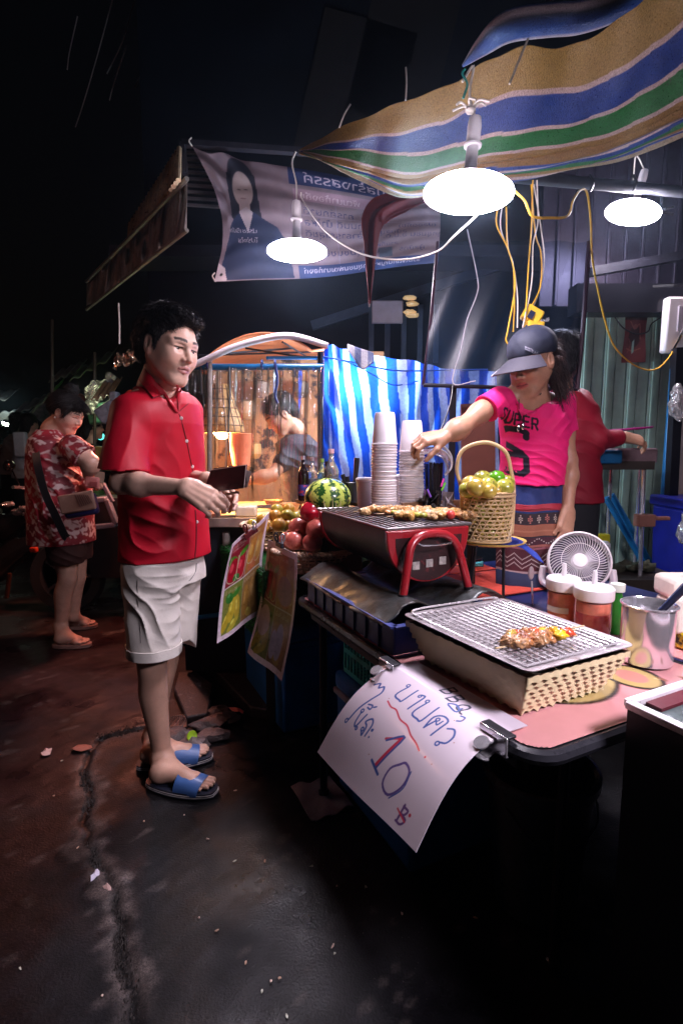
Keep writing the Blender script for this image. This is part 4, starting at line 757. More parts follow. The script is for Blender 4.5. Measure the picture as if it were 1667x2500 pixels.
# 10
st([(.56, .64), (.69, .575)], .013, RD); st([(.685, .575), (.61, .80)], .022, RD); st([(.575, .645), (.695, .565), (.625, .81)], .012); st([(.555, .79), (.67, .83)], .014)
st([(.80, .70), (.74, .76), (.745, .85), (.83, .88), (.90, .80), (.895, .71), (.83, .68), (.79, .71)], .012, (.10, .06, .25)); st([(.905, .70), (.915, .80), (.85, .89)], .007)
st([(.99, .86), (.985, .95)], .012, (.12, .05, .2)); st([(.985, .87), (1.03, .875), (1.015, .905), (.985, .91)], .010, (.12, .05, .2)); st([(.985, .91), (1.04, .92), (1.02, .955), (.975, .955)], .010, (.12, .05, .2)); st([(.95, .90), (1.04, .93)], .008, RD); n.ell(1.055, .885, .01, .01, RD)
for q in range(7): n.ell(random.uniform(.1, 1.1), random.uniform(.1, .9), .005, .004, (.35, .15, .12))
def signf(u, v):      # v runs from the table top edge down
    flat = .17; p0 = SP['tl'] + along*u
    if v < flat: q = p0 + inn*(1-v/flat)*1.25 + GZ*(.0035)
    else:
        w = (v-flat)/(1-flat); tgt = sgn_l.lerp(sgn_b, u); h = p0.lerp(tgt, w); bow = .035*math.sin(w*math.pi)**1.0*(1-w*.3); q = h + GZ*(bow + .0035) - V*.012*math.sin(w*math.pi)
    return q + GZ*(.004*math.sin(u*5+v*3)*v)
t = thing('price_sign', 'white paper price sign handwritten in blue and red, hanging off the table edge', 'sign', (SP['tl'] + SP['tr'])/2)
cv.sheet(signf, 'sheet', mat('sign_paper', attr=True, rough=.4, amt=.05, bump=.03, coat=.15), t, .0012)
def bulldog(c, label, d, s_=1.):
    t = thing('bulldog_clip', label, 'clip', c, group='steel bulldog clips'); x = along.normalized(); y = V if d > 0 else -V
    b = B(); b.box(c + GZ*.010, (.062*s_, .022, .006), Matrix((x, V, GZ)).transposed()); b.box(c - GZ*.028, (.062*s_, .022, .006), Matrix((x, V, GZ)).transposed()); b.obj('jaw', mat('black_steel'), t, bevel=.002)
    b = B(); b.box(c - V*.012 - GZ*.008, (.062*s_, .005, .04), Matrix((x, V, GZ)).transposed()); b.obj('spine', CHROME, t, bevel=.002)
    for z in (-.006, -.034):
        b = B(); cc = c - V*.035 + GZ*z; b.lathe([(.006, -.002), (.015, -.002), (.016, 0), (.015, .002), (.006, .002)], cc - V*.006, 20, (Matrix.Rotation(.5 if z > -.01 else -.35, 3, x))); b.bar(c - V*.013 + GZ*(z*.8), cc, .02, .003); b.obj('handle', CHROME, t)
    return t
bulldog(SP['tl'] + GZ*.0 + along*.005 - U*.018, 'chrome bulldog clip at the far corner of the price sign', 1)
bulldog(SP['tr'] - along*.02 + GZ*.0, 'chrome bulldog clip at the table corner holding the price sign', 1, 1.15)
# ================================================================ SAUCE JARS, PAIL, FAN
def jar(px, py, label, fill, rr=.05):
    p = O(px, py, .725); t = thing('sauce_jar', label, 'jar', p, group='sauce jars with pump lids'); h = .115
    b = B(); b.lathe([(rr*.9, 0), (rr, .006), (rr, h), (rr*.96, h+.004)], p, 28); b.obj('glass', clear_film('clear_plastic', (.98, .95, .94), .16, .06, 9, .15, .04), t)
    b = B(); b.lathe([(0, .003), (rr*.9, .004), (rr*.93, .01), (rr*.93, h*fill), (0, h*fill)], p, 24); b.obj('sauce', mat('chili_sauce', (.60, .018, .018), .25, amt=.3, nz=30), t)
    b = B(); b.lathe([(rr*.93, h*fill), (rr*.93, h-.012), (0, h-.012)], p + GZ*.001, 24); b.obj('pulp', mat('sauce_foam', (.95, .24, .13), .4, amt=.3, nz=40), t)
    b = B(); b.lathe([(rr*1.06, h-.004), (rr*1.1, h), (rr*1.1, h+.028), (rr*.98, h+.034), (rr*.3, h+.036), (.008, h+.038), (.0065, h+.070), (.005, h+.078), (0, h+.079)], p, 30); b.obj('lid', mat('white_plastic', (.78, .74, .76), .35, bump=0, amt=.06), t)
    return t
J1 = jar(1370, 1522, 'left sauce jar with white pump lid, pulpy and half empty with a label', .22, .047); J2 = jar(1443, 1550, 'right sauce jar with white pump lid, filled with red sauce', .62, .05)
b = B(); pj = O(1370, 1522, .725); cdir = (Vector((0, 0, .725))-pj); cdir.z = 0; cdir.normalize(); sd = Vector((-cdir.y, cdir.x, 0)); b.sheet(lambda u, v: pj + (cdir*math.cos((u-.75)*1.5) + sd*math.sin((u-.75)*1.5))*.0482 + GZ*(.045+.018*v), 10, 2); b.obj('label', mat('paper_label', (.6, .55, .55), .5), J1)
p = O(1300, 1480, .725); t = thing('plastic_spoon', 'clear pink plastic spoon standing up behind the tray', 'spoon', p); b = B(); b.tube([p + GZ*.0, p + Vector((-.008, 0, .09))], .0035, 6)
b.sph(p + Vector((-.011, 0, .118)), (.011, .004, .024), 12, 8); b.obj('spoon', mat('clear_pink', (.95, .8, .82), .1, trans=.6, bump=0), t, smooth=180)
# pail
p = O(1574, 1612, .725); t = thing('steel_pail', 'shiny stainless steel pot with a rolled rim holding a black handled ladle', 'pot', p); b = B(); rr = .062; h = .145
b.lathe([(0, .002), (rr*.98, .002), (rr, .008), (rr, h), (rr*1.07, h+.002), (rr*1.08, h+.006), (rr*1.03, h+.008), (rr*.97, h+.002), (rr*.96, .01), (0, .01)], p, 44); b.obj('pot', CHROME, t, smooth=50)
b = B(); b.lathe([(0, .085), (rr*.955, .085)], p, 24); b.obj('broth', mat('dark_broth', (.02, .012, .01), .1), t)
b = B(); b.tube([p + Vector((.03, .0, .13)), p + Vector((.075, -.02, .20)), p + Vector((.14, -.05, .27))], [.008, .011, .013], 10); b.obj('ladle_handle', mat('navy_handle', (.01, .012, .03), .3), t)
b = B(); b.tube([p + Vector((-.03, .02, .02)), p + Vector((.028, .0, .125)), p + Vector((.034, -.002, .135))], .004, 6); b.obj('ladle_rod', CHROME, t)
p = O(1500, 1545, .725); t = thing('green_bottle', 'small green bottle with pale cap between the sauce jars and the pot', 'bottle', p); b = B(); b.lathe([(0, 0), (.018, 0), (.019, .005), (.019, .10), (.012, .125), (.012, .135)], p, 18); b.obj('body', mat('green_glass', (.03, .25, .03), .15, trans=.3, bump=0), t)
b = B(); b.lathe([(.020, .128), (.0205, .15), (0, .151)], p, 18); b.obj('cap', mat('pale_cap', (.7, .75, .65), .4), t)
# fan
fc = A(1413, 1370, 1.92); n_ = (Vector((.35, 0, 1.62)) - fc).normalized(); q = n_.to_track_quat('Z', 'Y').to_matrix(); fr = .108
t = thing('desk_fan', 'round white desk fan tilted back behind the sauce jars', 'fan', Vector((fc.x, fc.y+.03, .72)))
WP = mat('white_plastic')
b = B(); b.lathe([(fr*.97, .004), (fr*.97, .016), (fr*1.03, .012), (fr*1.05, 0), (fr*1.03, -.035), (fr*.85, -.07), (fr*.5, -.085), (0, -.088)], fc, 40, q, cap=False); b.obj('shell', WP, t, smooth=50)
b = B(); b.lathe([(0, -.045), (fr*.98, -.04)], fc, 40, q); b.obj('shade_disc', mat('fan_shade', (.02, .012, .03), .6), t)  # dark disc stands for the shade behind the fan ribs
b = B(); b.lathe([(0, .020), (.024, .018), (.028, .012), (.028, -.01)], fc, 24, q); hub = b.obj('hub', WP, t)
gr = None
def gr_blade(k):
    a = 2*math.pi*k/52; c_, s_ = math.cos(a), math.sin(a); P = []
    for i in range(7): f = i/6; aa = a + .35*f*f; P.append(fc + q @ Vector((lerp(.026, fr*.99, f)*math.cos(aa), lerp(.026, fr*.99, f)*math.sin(aa), .014 + .008*math.sin(f*math.pi))))
    b = B(); b.tube(P, .0010, 4); return b
b = B(); b.tube([fc + q @ Vector((fr*.6*math.cos(a), fr*.6*math.sin(a), .021)) for a in [k*math.pi/24 for k in range(49)]], .0013, 5); gr = b.obj('guard', WP, t)
for k in range(52): gr_blade(k).obj('rib', WP, gr)
for k in range(5):
    a0 = k*2*math.pi/5; b = B(); b.sheet(lambda u, v: fc + q @ Vector((lerp(.026, .094, v)*math.cos(a0+u*.95), lerp(.026, .094, v)*math.sin(a0+u*.95), -.012-.022*u)), 6, 4); b.obj('blade', mat('grey_blade', (.10, .08, .13), .35, bump=0), t)
b = B(); b.lathe([(0, 0), (.075, 0), (.078, .008), (.07, .016), (0, .018)], Vector((fc.x, fc.y+.03, .724)), 30); b.obj('base', WP, t)
for s_ in (-1, 1): b = B(); c_ = fc + q @ Vector((s_*(fr+.012), 0, -.03)); b.tube(catmull([Vector((fc.x+s_*.05, fc.y+.03, .74)), Vector((c_.x, c_.y, .76)), Vector((c_.x, c_.y, .82))], 5), .014, 8); b.obj('bracket', WP, t)
b = B(); c_ = O(1312, 1415, .735); b.lathe([(0, .0), (.03, 0), (.028, .055), (.018, .075), (0, .08)], c_, 20); t2 = tag(b.obj('plastic_tub', WP, org=c_), 'small white plastic bottle with a red mark left of the fan', 'bottle')
b = B(); b.box(c_ + Vector((-.004, -.030, .035)), (.014, .003, .022)); b.obj('mark', mat('red_mark', (.5, .03, .03), .5), t2)
# ================================================================ RIGHT FOREGROUND COOL BOX
def cc_(p, u, v, z): return p + U*u + V*v + GZ*z
C0 = O(1532, 1712, .80); C0.z = 0; t = thing('display_cool_box', 'tall black box with silver rim and wet glass top at the right edge', 'box', cc_(C0, .25, .25, 0))
b = B(); b.add([cc_(C0, 0, 0, 0), cc_(C0, .6, 0, 0), cc_(C0, .6, .5, 0), cc_(C0, 0, .5, 0), cc_(C0, 0, 0, .79), cc_(C0, .6, 0, .79), cc_(C0, .6, .5, .79), cc_(C0, 0, .5, .79)], [(0, 1, 5, 4), (1, 2, 6, 5), (2, 3, 7, 6), (3, 0, 4, 7), (3, 2, 1, 0)]); b.obj('body', mat('black_box', (.012, .012, .016), .45, amt=.5, nz=4, bump=.15), t)
SIL = mat('silver_trim', (.85, .80, .85), .3, .2, bump=0)
for a_, b_ in (((0, 0), (.6, 0)), ((0, 0), (0, .5)), ((.6, 0), (.6, .5)), ((0, .5), (.6, .5))): b = B(); b.bar(cc_(C0, *a_, .795), cc_(C0, *b_, .795), .018, .014); b.obj('trim', SIL, t, bevel=.002)
b = B(); b.sheet(lambda u, v: cc_(C0, lerp(.02, .58, u), lerp(.02, .48, v), .792 + .004*mnoise.noise(Vector((u*14, v*14, 2)))), 40, 40); b.obj('ice_film', mat('wet_film', (.10, .13, .13), .15, amt=.8, nz=18, bump=.6, bs=30, wear=((.4, .42, .42), .6, 25)), t)
b = B(); b.bar(cc_(C0, .03, .03, .796), cc_(C0, .03, .47, .796), .03, .006); b.obj('red_seal', mat('red_seal', (.10, .006, .015), .4), t)
# black bin
p = O(1310, 2290, 0); p = Vector((.55, 1.36, 0)); t = thing('waste_bin', 'round black plastic bin under the front corner of the table', 'bin', p)
b = B(); b.lathe([(0, .005), (.105, .005), (.11, .0), (.135, .30), (.143, .375), (.155, .378), (.156, .40), (.148, .402), (.138, .395), (.128, .30), (.10, .02), (0, .02)], p, 44); b.obj('bin', mat('bin_plastic', (.09, .10, .115), .28, bump=.1), t)
b = B(); b.tube(catmull([p + Vector((-.15, 0, .36)), p + Vector((-.05, -.17, .28)), p + Vector((.10, -.12, .30)), p + Vector((.15, 0, .36))], 8), .003, 6); b.obj('bail', mat('dull_wire', (.1, .1, .12), .3, .9), t)
# ================================================================ COOL BOXES AND BASKET UNDER THE TABLES
def coolbox(u0, u1, v0, v1, h, label, col, band):
    t = thing('cool_box', label, 'cool box', S((u0+u1)/2, (v0+v1)/2, 0)); um, vm = (u0+u1)/2, (v0+v1)/2
    b = B(F @ Matrix.Identity(4)); b.box((um, vm, h*.40), (u1-u0-.03, v1-v0-.03, h*.8), taper=1.03); b.obj('body', col, t, bevel=.015)
    b = B(F @ Matrix.Identity(4)); b.box((um, vm, h*.815), (u1-u0, v1-v0, .022)); b.obj('band', band, t, bevel=.006)
    b = B(F @ Matrix.Identity(4)); b.box((um, vm, h*.91), (u1-u0-.005, v1-v0-.005, h*.15)); b.obj('lid', col, t, bevel=.02)
    b = B(F @ Matrix.Identity(4)); b.box((um, v0-.008, h*.80), (.035, .014, .07)); b.obj('latch', mat('black_steel'), t, bevel=.003)
    return t
BOX = mat('cooler_blue', (.02, .18, .55), .42, amt=.25, bump=.25)
coolbox(.10, .62, .10, .50, .46, 'blue cool box with pale band under the main table', BOX, mat('pale_band', (.42, .42, .46), .5))
coolbox(-.90, -.28, .03, .43, .50, 'large blue cool box under the fruit table', BOX, BOX)
t = thing('teal_basket', 'teal plastic basket with slotted sides on the blue cool box', 'basket', S(.33, .25, .46)); TEAL = mat('teal_plastic', (.03, .6, .55), .4)
bu0, bu1, bv0, bv1, bz0, bz1 = .14, .50, .13, .42, .465, .62
for z in (bz0, .54, bz1):
    for a_, b_ in (((bu0, bv0), (bu1, bv0)), ((bu1, bv0), (bu1, bv1)), ((bu1, bv1), (bu0, bv1)), ((bu0, bv1), (bu0, bv0))): b = B(); b.bar(S(*a_, z), S(*b_, z), .006, .018); b.obj('rail', TEAL, t)
for k in range(16): b = B(); u = lerp(bu0, bu1, k/15); b.bar(S(u, bv0, bz0), S(u, bv0, bz1), .009, .004, up=V); b.obj('slat', TEAL, t)
for k in range(12): b = B(); v = lerp(bv0, bv1, (k+.5)/12); b.bar(S(bu0, v, bz0), S(bu0, v, bz1), .009, .004, up=U); b.obj('slat', TEAL, t)
for k in range(14): b = B(); u = lerp(bu0, bu1, (k+.5)/14); b.bar(S(u, bv0, bz0), S(u, bv1, bz0), .005, .008); b.obj('slat', TEAL, t)
# ================================================================ FRUIT TABLE
t = thing('fruit_table', 'table covered in artificial green turf behind the barbecue', 'table', S(-.70, .36, 0)); TZT = .76
b = B(F @ Matrix.Identity(4)); b.box((-.70, .36, TZT-.03), (.80, .78, .04)); b.obj('tabletop', mat('dark_wood', (.03, .02, .015), .6), t)
for u, v in ((-1.05, 0), (-.33, 0), (-1.05, .72), (-.33, .72)): b = B(); b.bar(S(u, v, 0), S(u, v, TZT-.05), .035); b.obj('leg', mat('dark_wood'), t)
TURF = mat('turf_backing', (.01, .06, .015), .8, amt=.5, nz=60)
b = B(F @ Matrix.Identity(4)); b.box((-.70, .36, TZT-.004), (.88, .80, .012)); b.box((-.70, -.045, TZT-.16), (.88, .008, .32)); b.box((-.262, .36, TZT-.07), (.008, .8, .14)); tf = b.obj('turf_mat', TURF, t)
b = B(); r_ = random.Random(3)
for i in range(30000):
    k = r_.random()
    if k < .55: p = S(r_.uniform(-1.13, -.26), r_.uniform(-.04, .6), TZT+.002); n_ = Vector((r_.uniform(-.6, .6), r_.uniform(-.6, .6), 1))
    elif k < .8: p = S(r_.uniform(-1.13, -.26), -.05, r_.uniform(TZT-.32, TZT)); n_ = -V + Vector((r_.uniform(-.7, .7), r_.uniform(-.7, .7), r_.uniform(-.3, .9)))
    else: p = S(-.257, r_.uniform(-.04, .7), r_.uniform(TZT-.14, TZT)); n_ = U + Vector((r_.uniform(-.7, .7), r_.uniform(-.7, .7), r_.uniform(-.3, .9)))
    n_.normalize(); s_ = n_.cross(Vector((r_.uniform(-1, 1), r_.uniform(-1, 1), r_.uniform(-1, 1)))).normalized()*.0011; e = p + n_*r_.uniform(.009, .017)
    b.add([p - s_, p + s_, e], [(0, 1, 2)])
g_ = b.obj('grass_blades', mat('turf_green', (.02, .22, .035), .35, amt=.5, nz=70, bump=0), t, smooth=0); g_['kind'] = 'stuff'
# wooden crate shelf
KZ = 1.07; K0 = O(1012, 1228, KZ); ku, kv = inS(K0); WOOD = mat('crate_wood', (.34, .17, .08), .6, amt=.5, nz=6, aniso=(3, 3, 22), bump=.4)
t = thing('wooden_shelf', 'raised wooden crate shelf holding cups, bottles and melon', 'shelf', S(ku-.3, kv-.1, TZT))
def kbox(b, u0, u1, v0, v1, z0, z1): b.box(((u0+u1)/2, (v0+v1)/2, (z0+z1)/2), (u1-u0, v1-v0, z1-z0)); return b
b = kbox(B(F), ku-.42, ku-.002, kv-.06, kv+.34, KZ-.045, KZ-.03); b.obj('board', WOOD, t)
b = kbox(B(F), ku-.002, ku+.014, kv-.06, kv+.34, KZ-.045, KZ+.004); b.obj('front_board', WOOD, t, bevel=.002)
b = kbox(B(F), -.44, -.24, .17, .60, KZ-.045, KZ-.03); b.obj('board', WOOD, t)
b = kbox(B(F), -.24, -.07, .14, .30, TZT, A(800, 1216, 2.15).z-.082); b.obj('melon_block', mat('dark_wood'), t)
for u, v in ((-.42, .57), (-.42, .30), (-.26, .57), (ku-.03, kv+.3), (ku-.4, kv+.3), (ku-.4, kv-.02)): b = kbox(B(F), u-.012, u+.012, v-.012, v+.012, TZT if u < -.27 else (.721 if u > 0 else 0), KZ-.046); b.obj('post', mat('dark_wood'), t)
# cups
KB = KZ-.0295
def cup_mesh():
    b = B(); b.lathe([(.0475, 0), (.0485, .001), (.0485, .004), (.0455, .005), (.043, .03), (.0365, .108), (.034, .115), (0, .115), (0, .1142), (.033, .1142), (.0358, .107), (.0425, .028), (.0447, .004), (.0475, .0)], (0, 0, 0), 28, cap=False); return b
CUPM = translucent(mat('clear_cup', (.99, .95, .98), .22, bump=0, amt=0, spec=.6), .3)
nt = CUPM.node_tree; tr = nt.nodes.new('ShaderNodeBsdfTransparent'); ms = nt.nodes.new('ShaderNodeMixShader'); ms.inputs[0].default_value = .14; o_ = nt.nodes['Material Output']; nt.links.new(o_.inputs[0].links[0].from_socket, ms.inputs[1]); nt.links.new(tr.outputs[0], ms.inputs[2]); nt.links.new(ms.outputs[0], o_.inputs[0])
first = None
for s_, (px, py, top, lab) in enumerate(((936, 1230, 1010, 'left stack'), (1003, 1224, 1030, 'right stack'))):
    base = A(px, py, 1.93 if s_ == 0 else 1.97); base.z = KB; H_ = A(px, top, base.y).z - KB
    zs = [i*.0092 for i in range(13)]; z = zs[-1]; 
    while z < H_-.115: z += .0165 if z < H_*.42 else .0105; zs.append(z)
    for i, z in enumerate(zs):
        lb = f'clear plastic cup nested upside down in the {"taller left" if s_ == 0 else "shorter right"} stack'; ORD = 'first second third fourth fifth sixth seventh eighth ninth tenth eleventh twelfth thirteenth fourteenth fifteenth sixteenth seventeenth eighteenth nineteenth twentieth twenty-first twenty-second twenty-third twenty-fourth twenty-fifth twenty-sixth'.split()
        if first is None: first = cup_mesh().obj('plastic_cup', CUPM, org=(0, 0, 0), smooth=50); o = first
        else: o = first.copy(); scene.collection.objects.link(o)
        sc = 1 - .0; o.location = base + Vector((random.uniform(-.0012, .0012), random.uniform(-.001, .001), z)); o.rotation_euler = (0, 0, i)
        tag(o, ('bottommost ' + lb) if i == 0 else ('topmost ' + lb) if i == len(zs)-1 else f'{ORD[i]} cup from the bottom of the {"taller left" if s_ == 0 else "shorter right"} stack of clear cups', 'cup', f'cups in the {lab}')
p = A(892, 1228, 2.03); p.z = KB; t = thing('foam_cup', 'white lidded container behind the left cup stack', 'container', p); b = B(); b.lathe([(.03, 0), (.036, .10), (.038, .102), (.039, .112), (.034, .118), (0, .119)], p, 24); b.obj('body', WP, t)
p = A(972, 1224, 2.12); p.z = KB; b = B(); b.lathe([(.03, 0), (.037, .115), (.039, .118), (.036, .125), (0, .126)], p, 24); tag(b.obj('foam_cup', WP, org=p), 'white container showing between the two cup stacks', 'container')
# bottles
def bottle(px, Y, ytop, label, gm, rr, cap, lab=None, wavy_=0., fillm=None, ps=1.):
    Y += .18; rr *= 1.09; p = A(px, 1232, Y); p.z = KB; H_ = A(px, ytop, Y).z - KB; t = thing('glass_bottle', label, 'bottle', p, group='bottles behind the melon')
    pr = [(rr*.9, 0), (rr, .006)] + [(rr*(1 + wavy_*math.sin(k*1.9)), lerp(.01, H_*.6, k/14)) for k in range(15)] + [(rr*.75, H_*.68), (rr*.38, H_*.78), (rr*.33, H_*.92)]
    b = B(); b.lathe(pr, p, 22); bd = b.obj('body', gm, t, smooth=180)
    b = B(); b.lathe([(rr*.38, H_*.915), (rr*.40, H_*.93), (rr*.40, H_), (0, H_*1.002)], p, 18); b.obj('cap', cap, t)
    if lab: b = B(); b.lathe([(rr*1.03, H_*.12), (rr*1.03, H_*.36)], p, 22); b.obj('label', lab, t)
    if fillm: b = B(); b.lathe([(0, .004), (rr*.85, .005), (rr*.85, H_*.5), (0, H_*.5)], p, 16); b.obj('liquid', fillm, t)
CG = mat('clear_glass', (.75, .8, .9), .06, trans=.85, bump=0, amt=0)
cvl = mat('bottle_label', (.05, .06, .3), .4, amt=.8, nz=70, wear=((.6, .05, .05), .55, 50))
bottle(741, 2.15, 1113, 'dark syrup bottle with silver cap, leftmost behind the melon', mat('dark_syrup', (.012, .006, .006), .1, bump=0), .023, mat('silver_cap', (.8, .75, .8), .2, .8), cvl)
bottle(763, 2.17, 1116, 'ribbed clear glass bottle with silver cap', CG, .023, mat('silver_cap'), None, .07, mat('syrup_pale', (.3, .3, .55), .3))
bottle(787, 2.19, 1120, 'ribbed clear glass bottle with green cap', mat('green_tint_glass', (.6, .85, .6), .08, trans=.8, bump=0, amt=0), .021, mat('green_cap', (.2, .35, .05), .4), None, .07, mat('syrup_green', (.25, .4, .15), .3))
bottle(809, 2.10, 1096, 'tallest clear glass bottle with pink cap', CG, .030, mat('pink_cap', (.75, .45, .5), .3), None, .0, mat('syrup_rose', (.35, .2, .22), .3))
p = A(818, 1232, 2.28); p.z = KB; t = thing('juicer', 'black plastic juicer with tilted handle behind the melon', 'juicer', p)
b = B(); b.lathe([(.035, 0), (.038, .06), (.05, .075), (.055, .09), (.03, .095), (0, .12)], p, 24); b.obj('body', BLKP, t)
b = B(); b.tube([p + Vector((-.02, 0, .09)), p + Vector((-.028, 0, .14)), p + Vector((-.035, 0, .175))], [.013, .012, .010], 12); b.obj('handle', BLKP, t)
p = A(862, 1232, 2.25); p.z = KB; t = thing('ladle_rack', 'black tub of tongs and a black handled tool behind the melon', 'container', p)
b = B(); b.lathe([(.032, 0), (.036, .085), (.03, .088), (.028, .01)], p, 24); b.obj('tub', BLKP, t)
for dx, dz, w_ in ((.012, .19, .011), (-.02, .11, .008), (-.035, .12, .009)): b = B(); b.tube([p + Vector((dx*.3, 0, .04)), p + Vector((dx, 0, dz*.7)), p + Vector((dx*1.3, 0, dz))], [w_*.6, w_, w_*1.1], 10); b.obj('tool_handle', BLKP, t)
b = B(); b.bar(p + Vector((-.045, -.04, .05)), p + Vector((-.02, -.03, .01)), .018, .008); b.obj('red_tool', mat('red_mark'), t)
# watermelon
p = A(800, 1216, 2.15); rw = .096; cvm = []
sd = SDF(); sd.ell(p, (rw, rw*.95, rw*.86), k=.01); v_, q_ = sd.mesh(.003)
def melon(P):
    d = P - np.array(p); a = np.arctan2(d[:, 1], d[:, 0]); w = wob(P, 60, 2)*.16 + wob(P, 150, 5)*.10; s_ = np.sin(a*9 + w*5)
    k = np.clip(s_*2+.35 + wob(P, 190, 8)*1.3 + wob(P, 330, 3)*.6, 0, 1)[:, None]; return np.array([.015, .07, .012])*k + np.array([.42, .52, .09])*(1-k)
t = thing('watermelon', 'whole striped green watermelon behind the barbecue', 'watermelon', Vector((p.x, p.y, p.z-rw*.86))); mesh_np([(v_, q_)], 'rind', mat('melon_rind', attr=True, rough=.25, amt=.15, bump=.05, coat=.4), t, melon)
b = B(); b.tube([p + Vector((0, 0, rw*.84)), p + Vector((.006, -.006, rw*.95)), p + Vector((.014, -.01, rw*1.0))], .004, 6); b.obj('stem', mat('dry_stem', (.2, .15, .06), .7), t)
p2 = A(812, 1238, 2.05)
for i, (dx, dz) in enumerate(((-.03, .0), (.0, .012), (.012, -.004), (.028, 0))): b = B(); b.tube([p2 + Vector((dx*.5, 0, -.03)), p2 + Vector((dx, 0, .0)), p2 + Vector((dx*1.2, 0, .03+dz))], [.008, .007, .001], 6, flat=.3); tag(b.obj('dry_leaf', mat('dry_husk', (.5, .4, .22), .6), org=p2), 'dry husk leaf curling before the watermelon', 'leaf', 'dry husk leaves')
# wicker baskets
WICK = mat('wicker', (.55, .38, .26), .5, amt=.4, nz=30, bump=.2); WICK2 = mat('pale_wicker', (.60, .46, .30), .5, amt=.3)
def wicker(c, rx, ry, h, label, m=WICK, name='wicker_basket'):
    t = thing(name, label, 'basket', c); n = 34
    for r_ in range(6):
        z = .008 + h*r_/6; sc = .78 + .20*r_/6; P = []
        for k in range(n*4+1): a = 2*math.pi*k/(n*4); w = 1 + .022*math.cos(k*math.pi/2*1.0 + r_*math.pi); P.append(c + Vector((rx*sc*w*math.cos(a), ry*sc*w*math.sin(a), z)))
        b = B(); b.tube(P, .0048, 5); b.obj('strand', m, t)
    for s_ in range(3):
        P = [c + Vector(((rx + .012*math.sin(k*.9 + s_*2.1))*math.cos(2*math.pi*k/150), (ry + .012*math.sin(k*.9+s_*2.1))*math.sin(2*math.pi*k/150), h + .008*math.cos(k*.9+s_*2.1))) for k in range(151)]
        b = B(); b.tube(P, .0052, 6); b.obj('rim_strand', m, t)
    for k in range(n): a = 2*math.pi*k/n; b = B(); b.tube([c + Vector((rx*.78*math.cos(a), ry*.78*math.sin(a), .004)), c + Vector((rx*math.cos(a), ry*math.sin(a), h))], .0034, 5); b.obj('stake', m, t)
    b = B(); b.lathe([(0, 0), (1, 0), (1, .006), (0, .006)], (0, 0, 0), 24); b.v = [(c.x + x*rx*.78, c.y + y*ry*.78, c.z + z) for x, y, z in b.v]; b.obj('bottom', m, t)
    return t
BC = O(768, 1380, TZT+.008); BC.y -= .07; wicker(BC, .165, .135, .085, 'brown wicker basket of pomegranates on the turf')
BC2 = A(668, 1300, 2.62); BC2.z = TZT+.01; wicker(BC2, .155, .12, .12, 'wicker basket of small oranges behind the menu clip', WICK2)
def fruit(c, r, name, label, cat, m, grp, crown=False, sq=.93):
    t = thing(name, label, cat, Vector((c.x, c.y, c.z-r*sq)), group=grp); b = B(); b.sph(c, (r, r, r*sq), 26, 16, .05, Matrix.Rotation(random.uniform(-.5, .5), 3, 'X')); b.obj('skin', m, t, smooth=180)
    if crown: b = B(); b.lathe([(.006, .0), (.011, .008), (.008, .011), (0, .004)], c + Vector((.25*r, -.1*r, r*sq*.93)), 8); b.obj('crown', m, t)
    else: b = B(); b.sph(c + Vector((.3*r, -.75*r, .45*r)), (.003, .003, .003), 8, 6); b.obj('stem_end', mat('dry_stem'), t)
POM = [mat('pomegranate_red', (.42, .008, .025), .22, amt=.5, nz=14, coat=.5, bump=.04), mat('pomegranate_pink', (.60, .14, .11), .28, amt=.5, nz=22, coat=.4, bump=.05, wear=((.72, .40, .20), .58, 14))]
for px, py, Y, r, k, lab in ((760, 1249, 1.86, .0425, 0, 'glossy deep red pomegranate on top of the pile'), (731, 1288, 1.90, .040, 1, 'pink pomegranate on the left of the second layer'), (775, 1293, 1.82, .041, 1, 'largest blushed pomegranate on the right of the second layer'), (720, 1320, 1.86, .037, 1, 'pale pomegranate low on the left of the pile'), (763, 1325, 1.80, .036, 1, 'pale pomegranate low at the front of the pile'), (803, 1316, 1.86, .036, 0, 'red pomegranate low on the right beside the grill'), (702, 1318, 1.95, .034, 1, 'pomegranate half hidden at far left of the pile'), (745, 1322, 1.97, .036, 1, 'pomegranate hidden under the pile')):
    fruit(A(px, py, Y+.25), r*(Y+.25)/Y, 'pomegranate', lab, 'pomegranate', POM[k], 'pomegranates in the wicker basket', True)
ORG = mat('tangerine_skin', (.52, .27, .035), .3, amt=.3, nz=30, coat=.35, bump=.15, bs=220); ORG2 = mat('lime_orange_skin', (.40, .33, .04), .3, amt=.3, nz=30, coat=.35, bump=.15, bs=220)
for i, (px, py, Y, r) in enumerate(((676, 1243, 2.17, .0255), (706, 1242, 2.19, .0255), (672, 1258, 2.12, .0265), (701, 1258, 2.10, .0265), (681, 1281, 2.05, .0285), (642, 1268, 2.15, .027), (724, 1262, 2.14, .026), (655, 1284, 2.10, .028), (703, 1282, 2.08, .026), (618, 1280, 2.15, .026), (728, 1284, 2.13, .026), (640, 1292, 2.05, .026))):
    fruit(A(px, py, Y+.42), r*(Y+.42)/Y, 'tangerine', ['topmost tangerine at left of the pile', 'topmost tangerine at right of the pile', 'tangerine just below the left topmost one', 'tangerine between the two topmost ones, one row lower', 'large tangerine at the front of the pile with another behind it', 'tangerine on the left slope of the pile behind the menu', 'tangerine on the right slope of the pile beside the red pomegranate', 'low tangerine at the front left of the pile', 'low tangerine next to the left pomegranate', 'tangerine farthest left, behind the menu clip', 'tangerine half hidden behind the pomegranates', 'lowest tangerine partly hidden by the menu top'][i], 'tangerine', ORG2 if i % 3 == 0 else ORG, 'tangerines stacked left of the pomegranates', sq=.9)
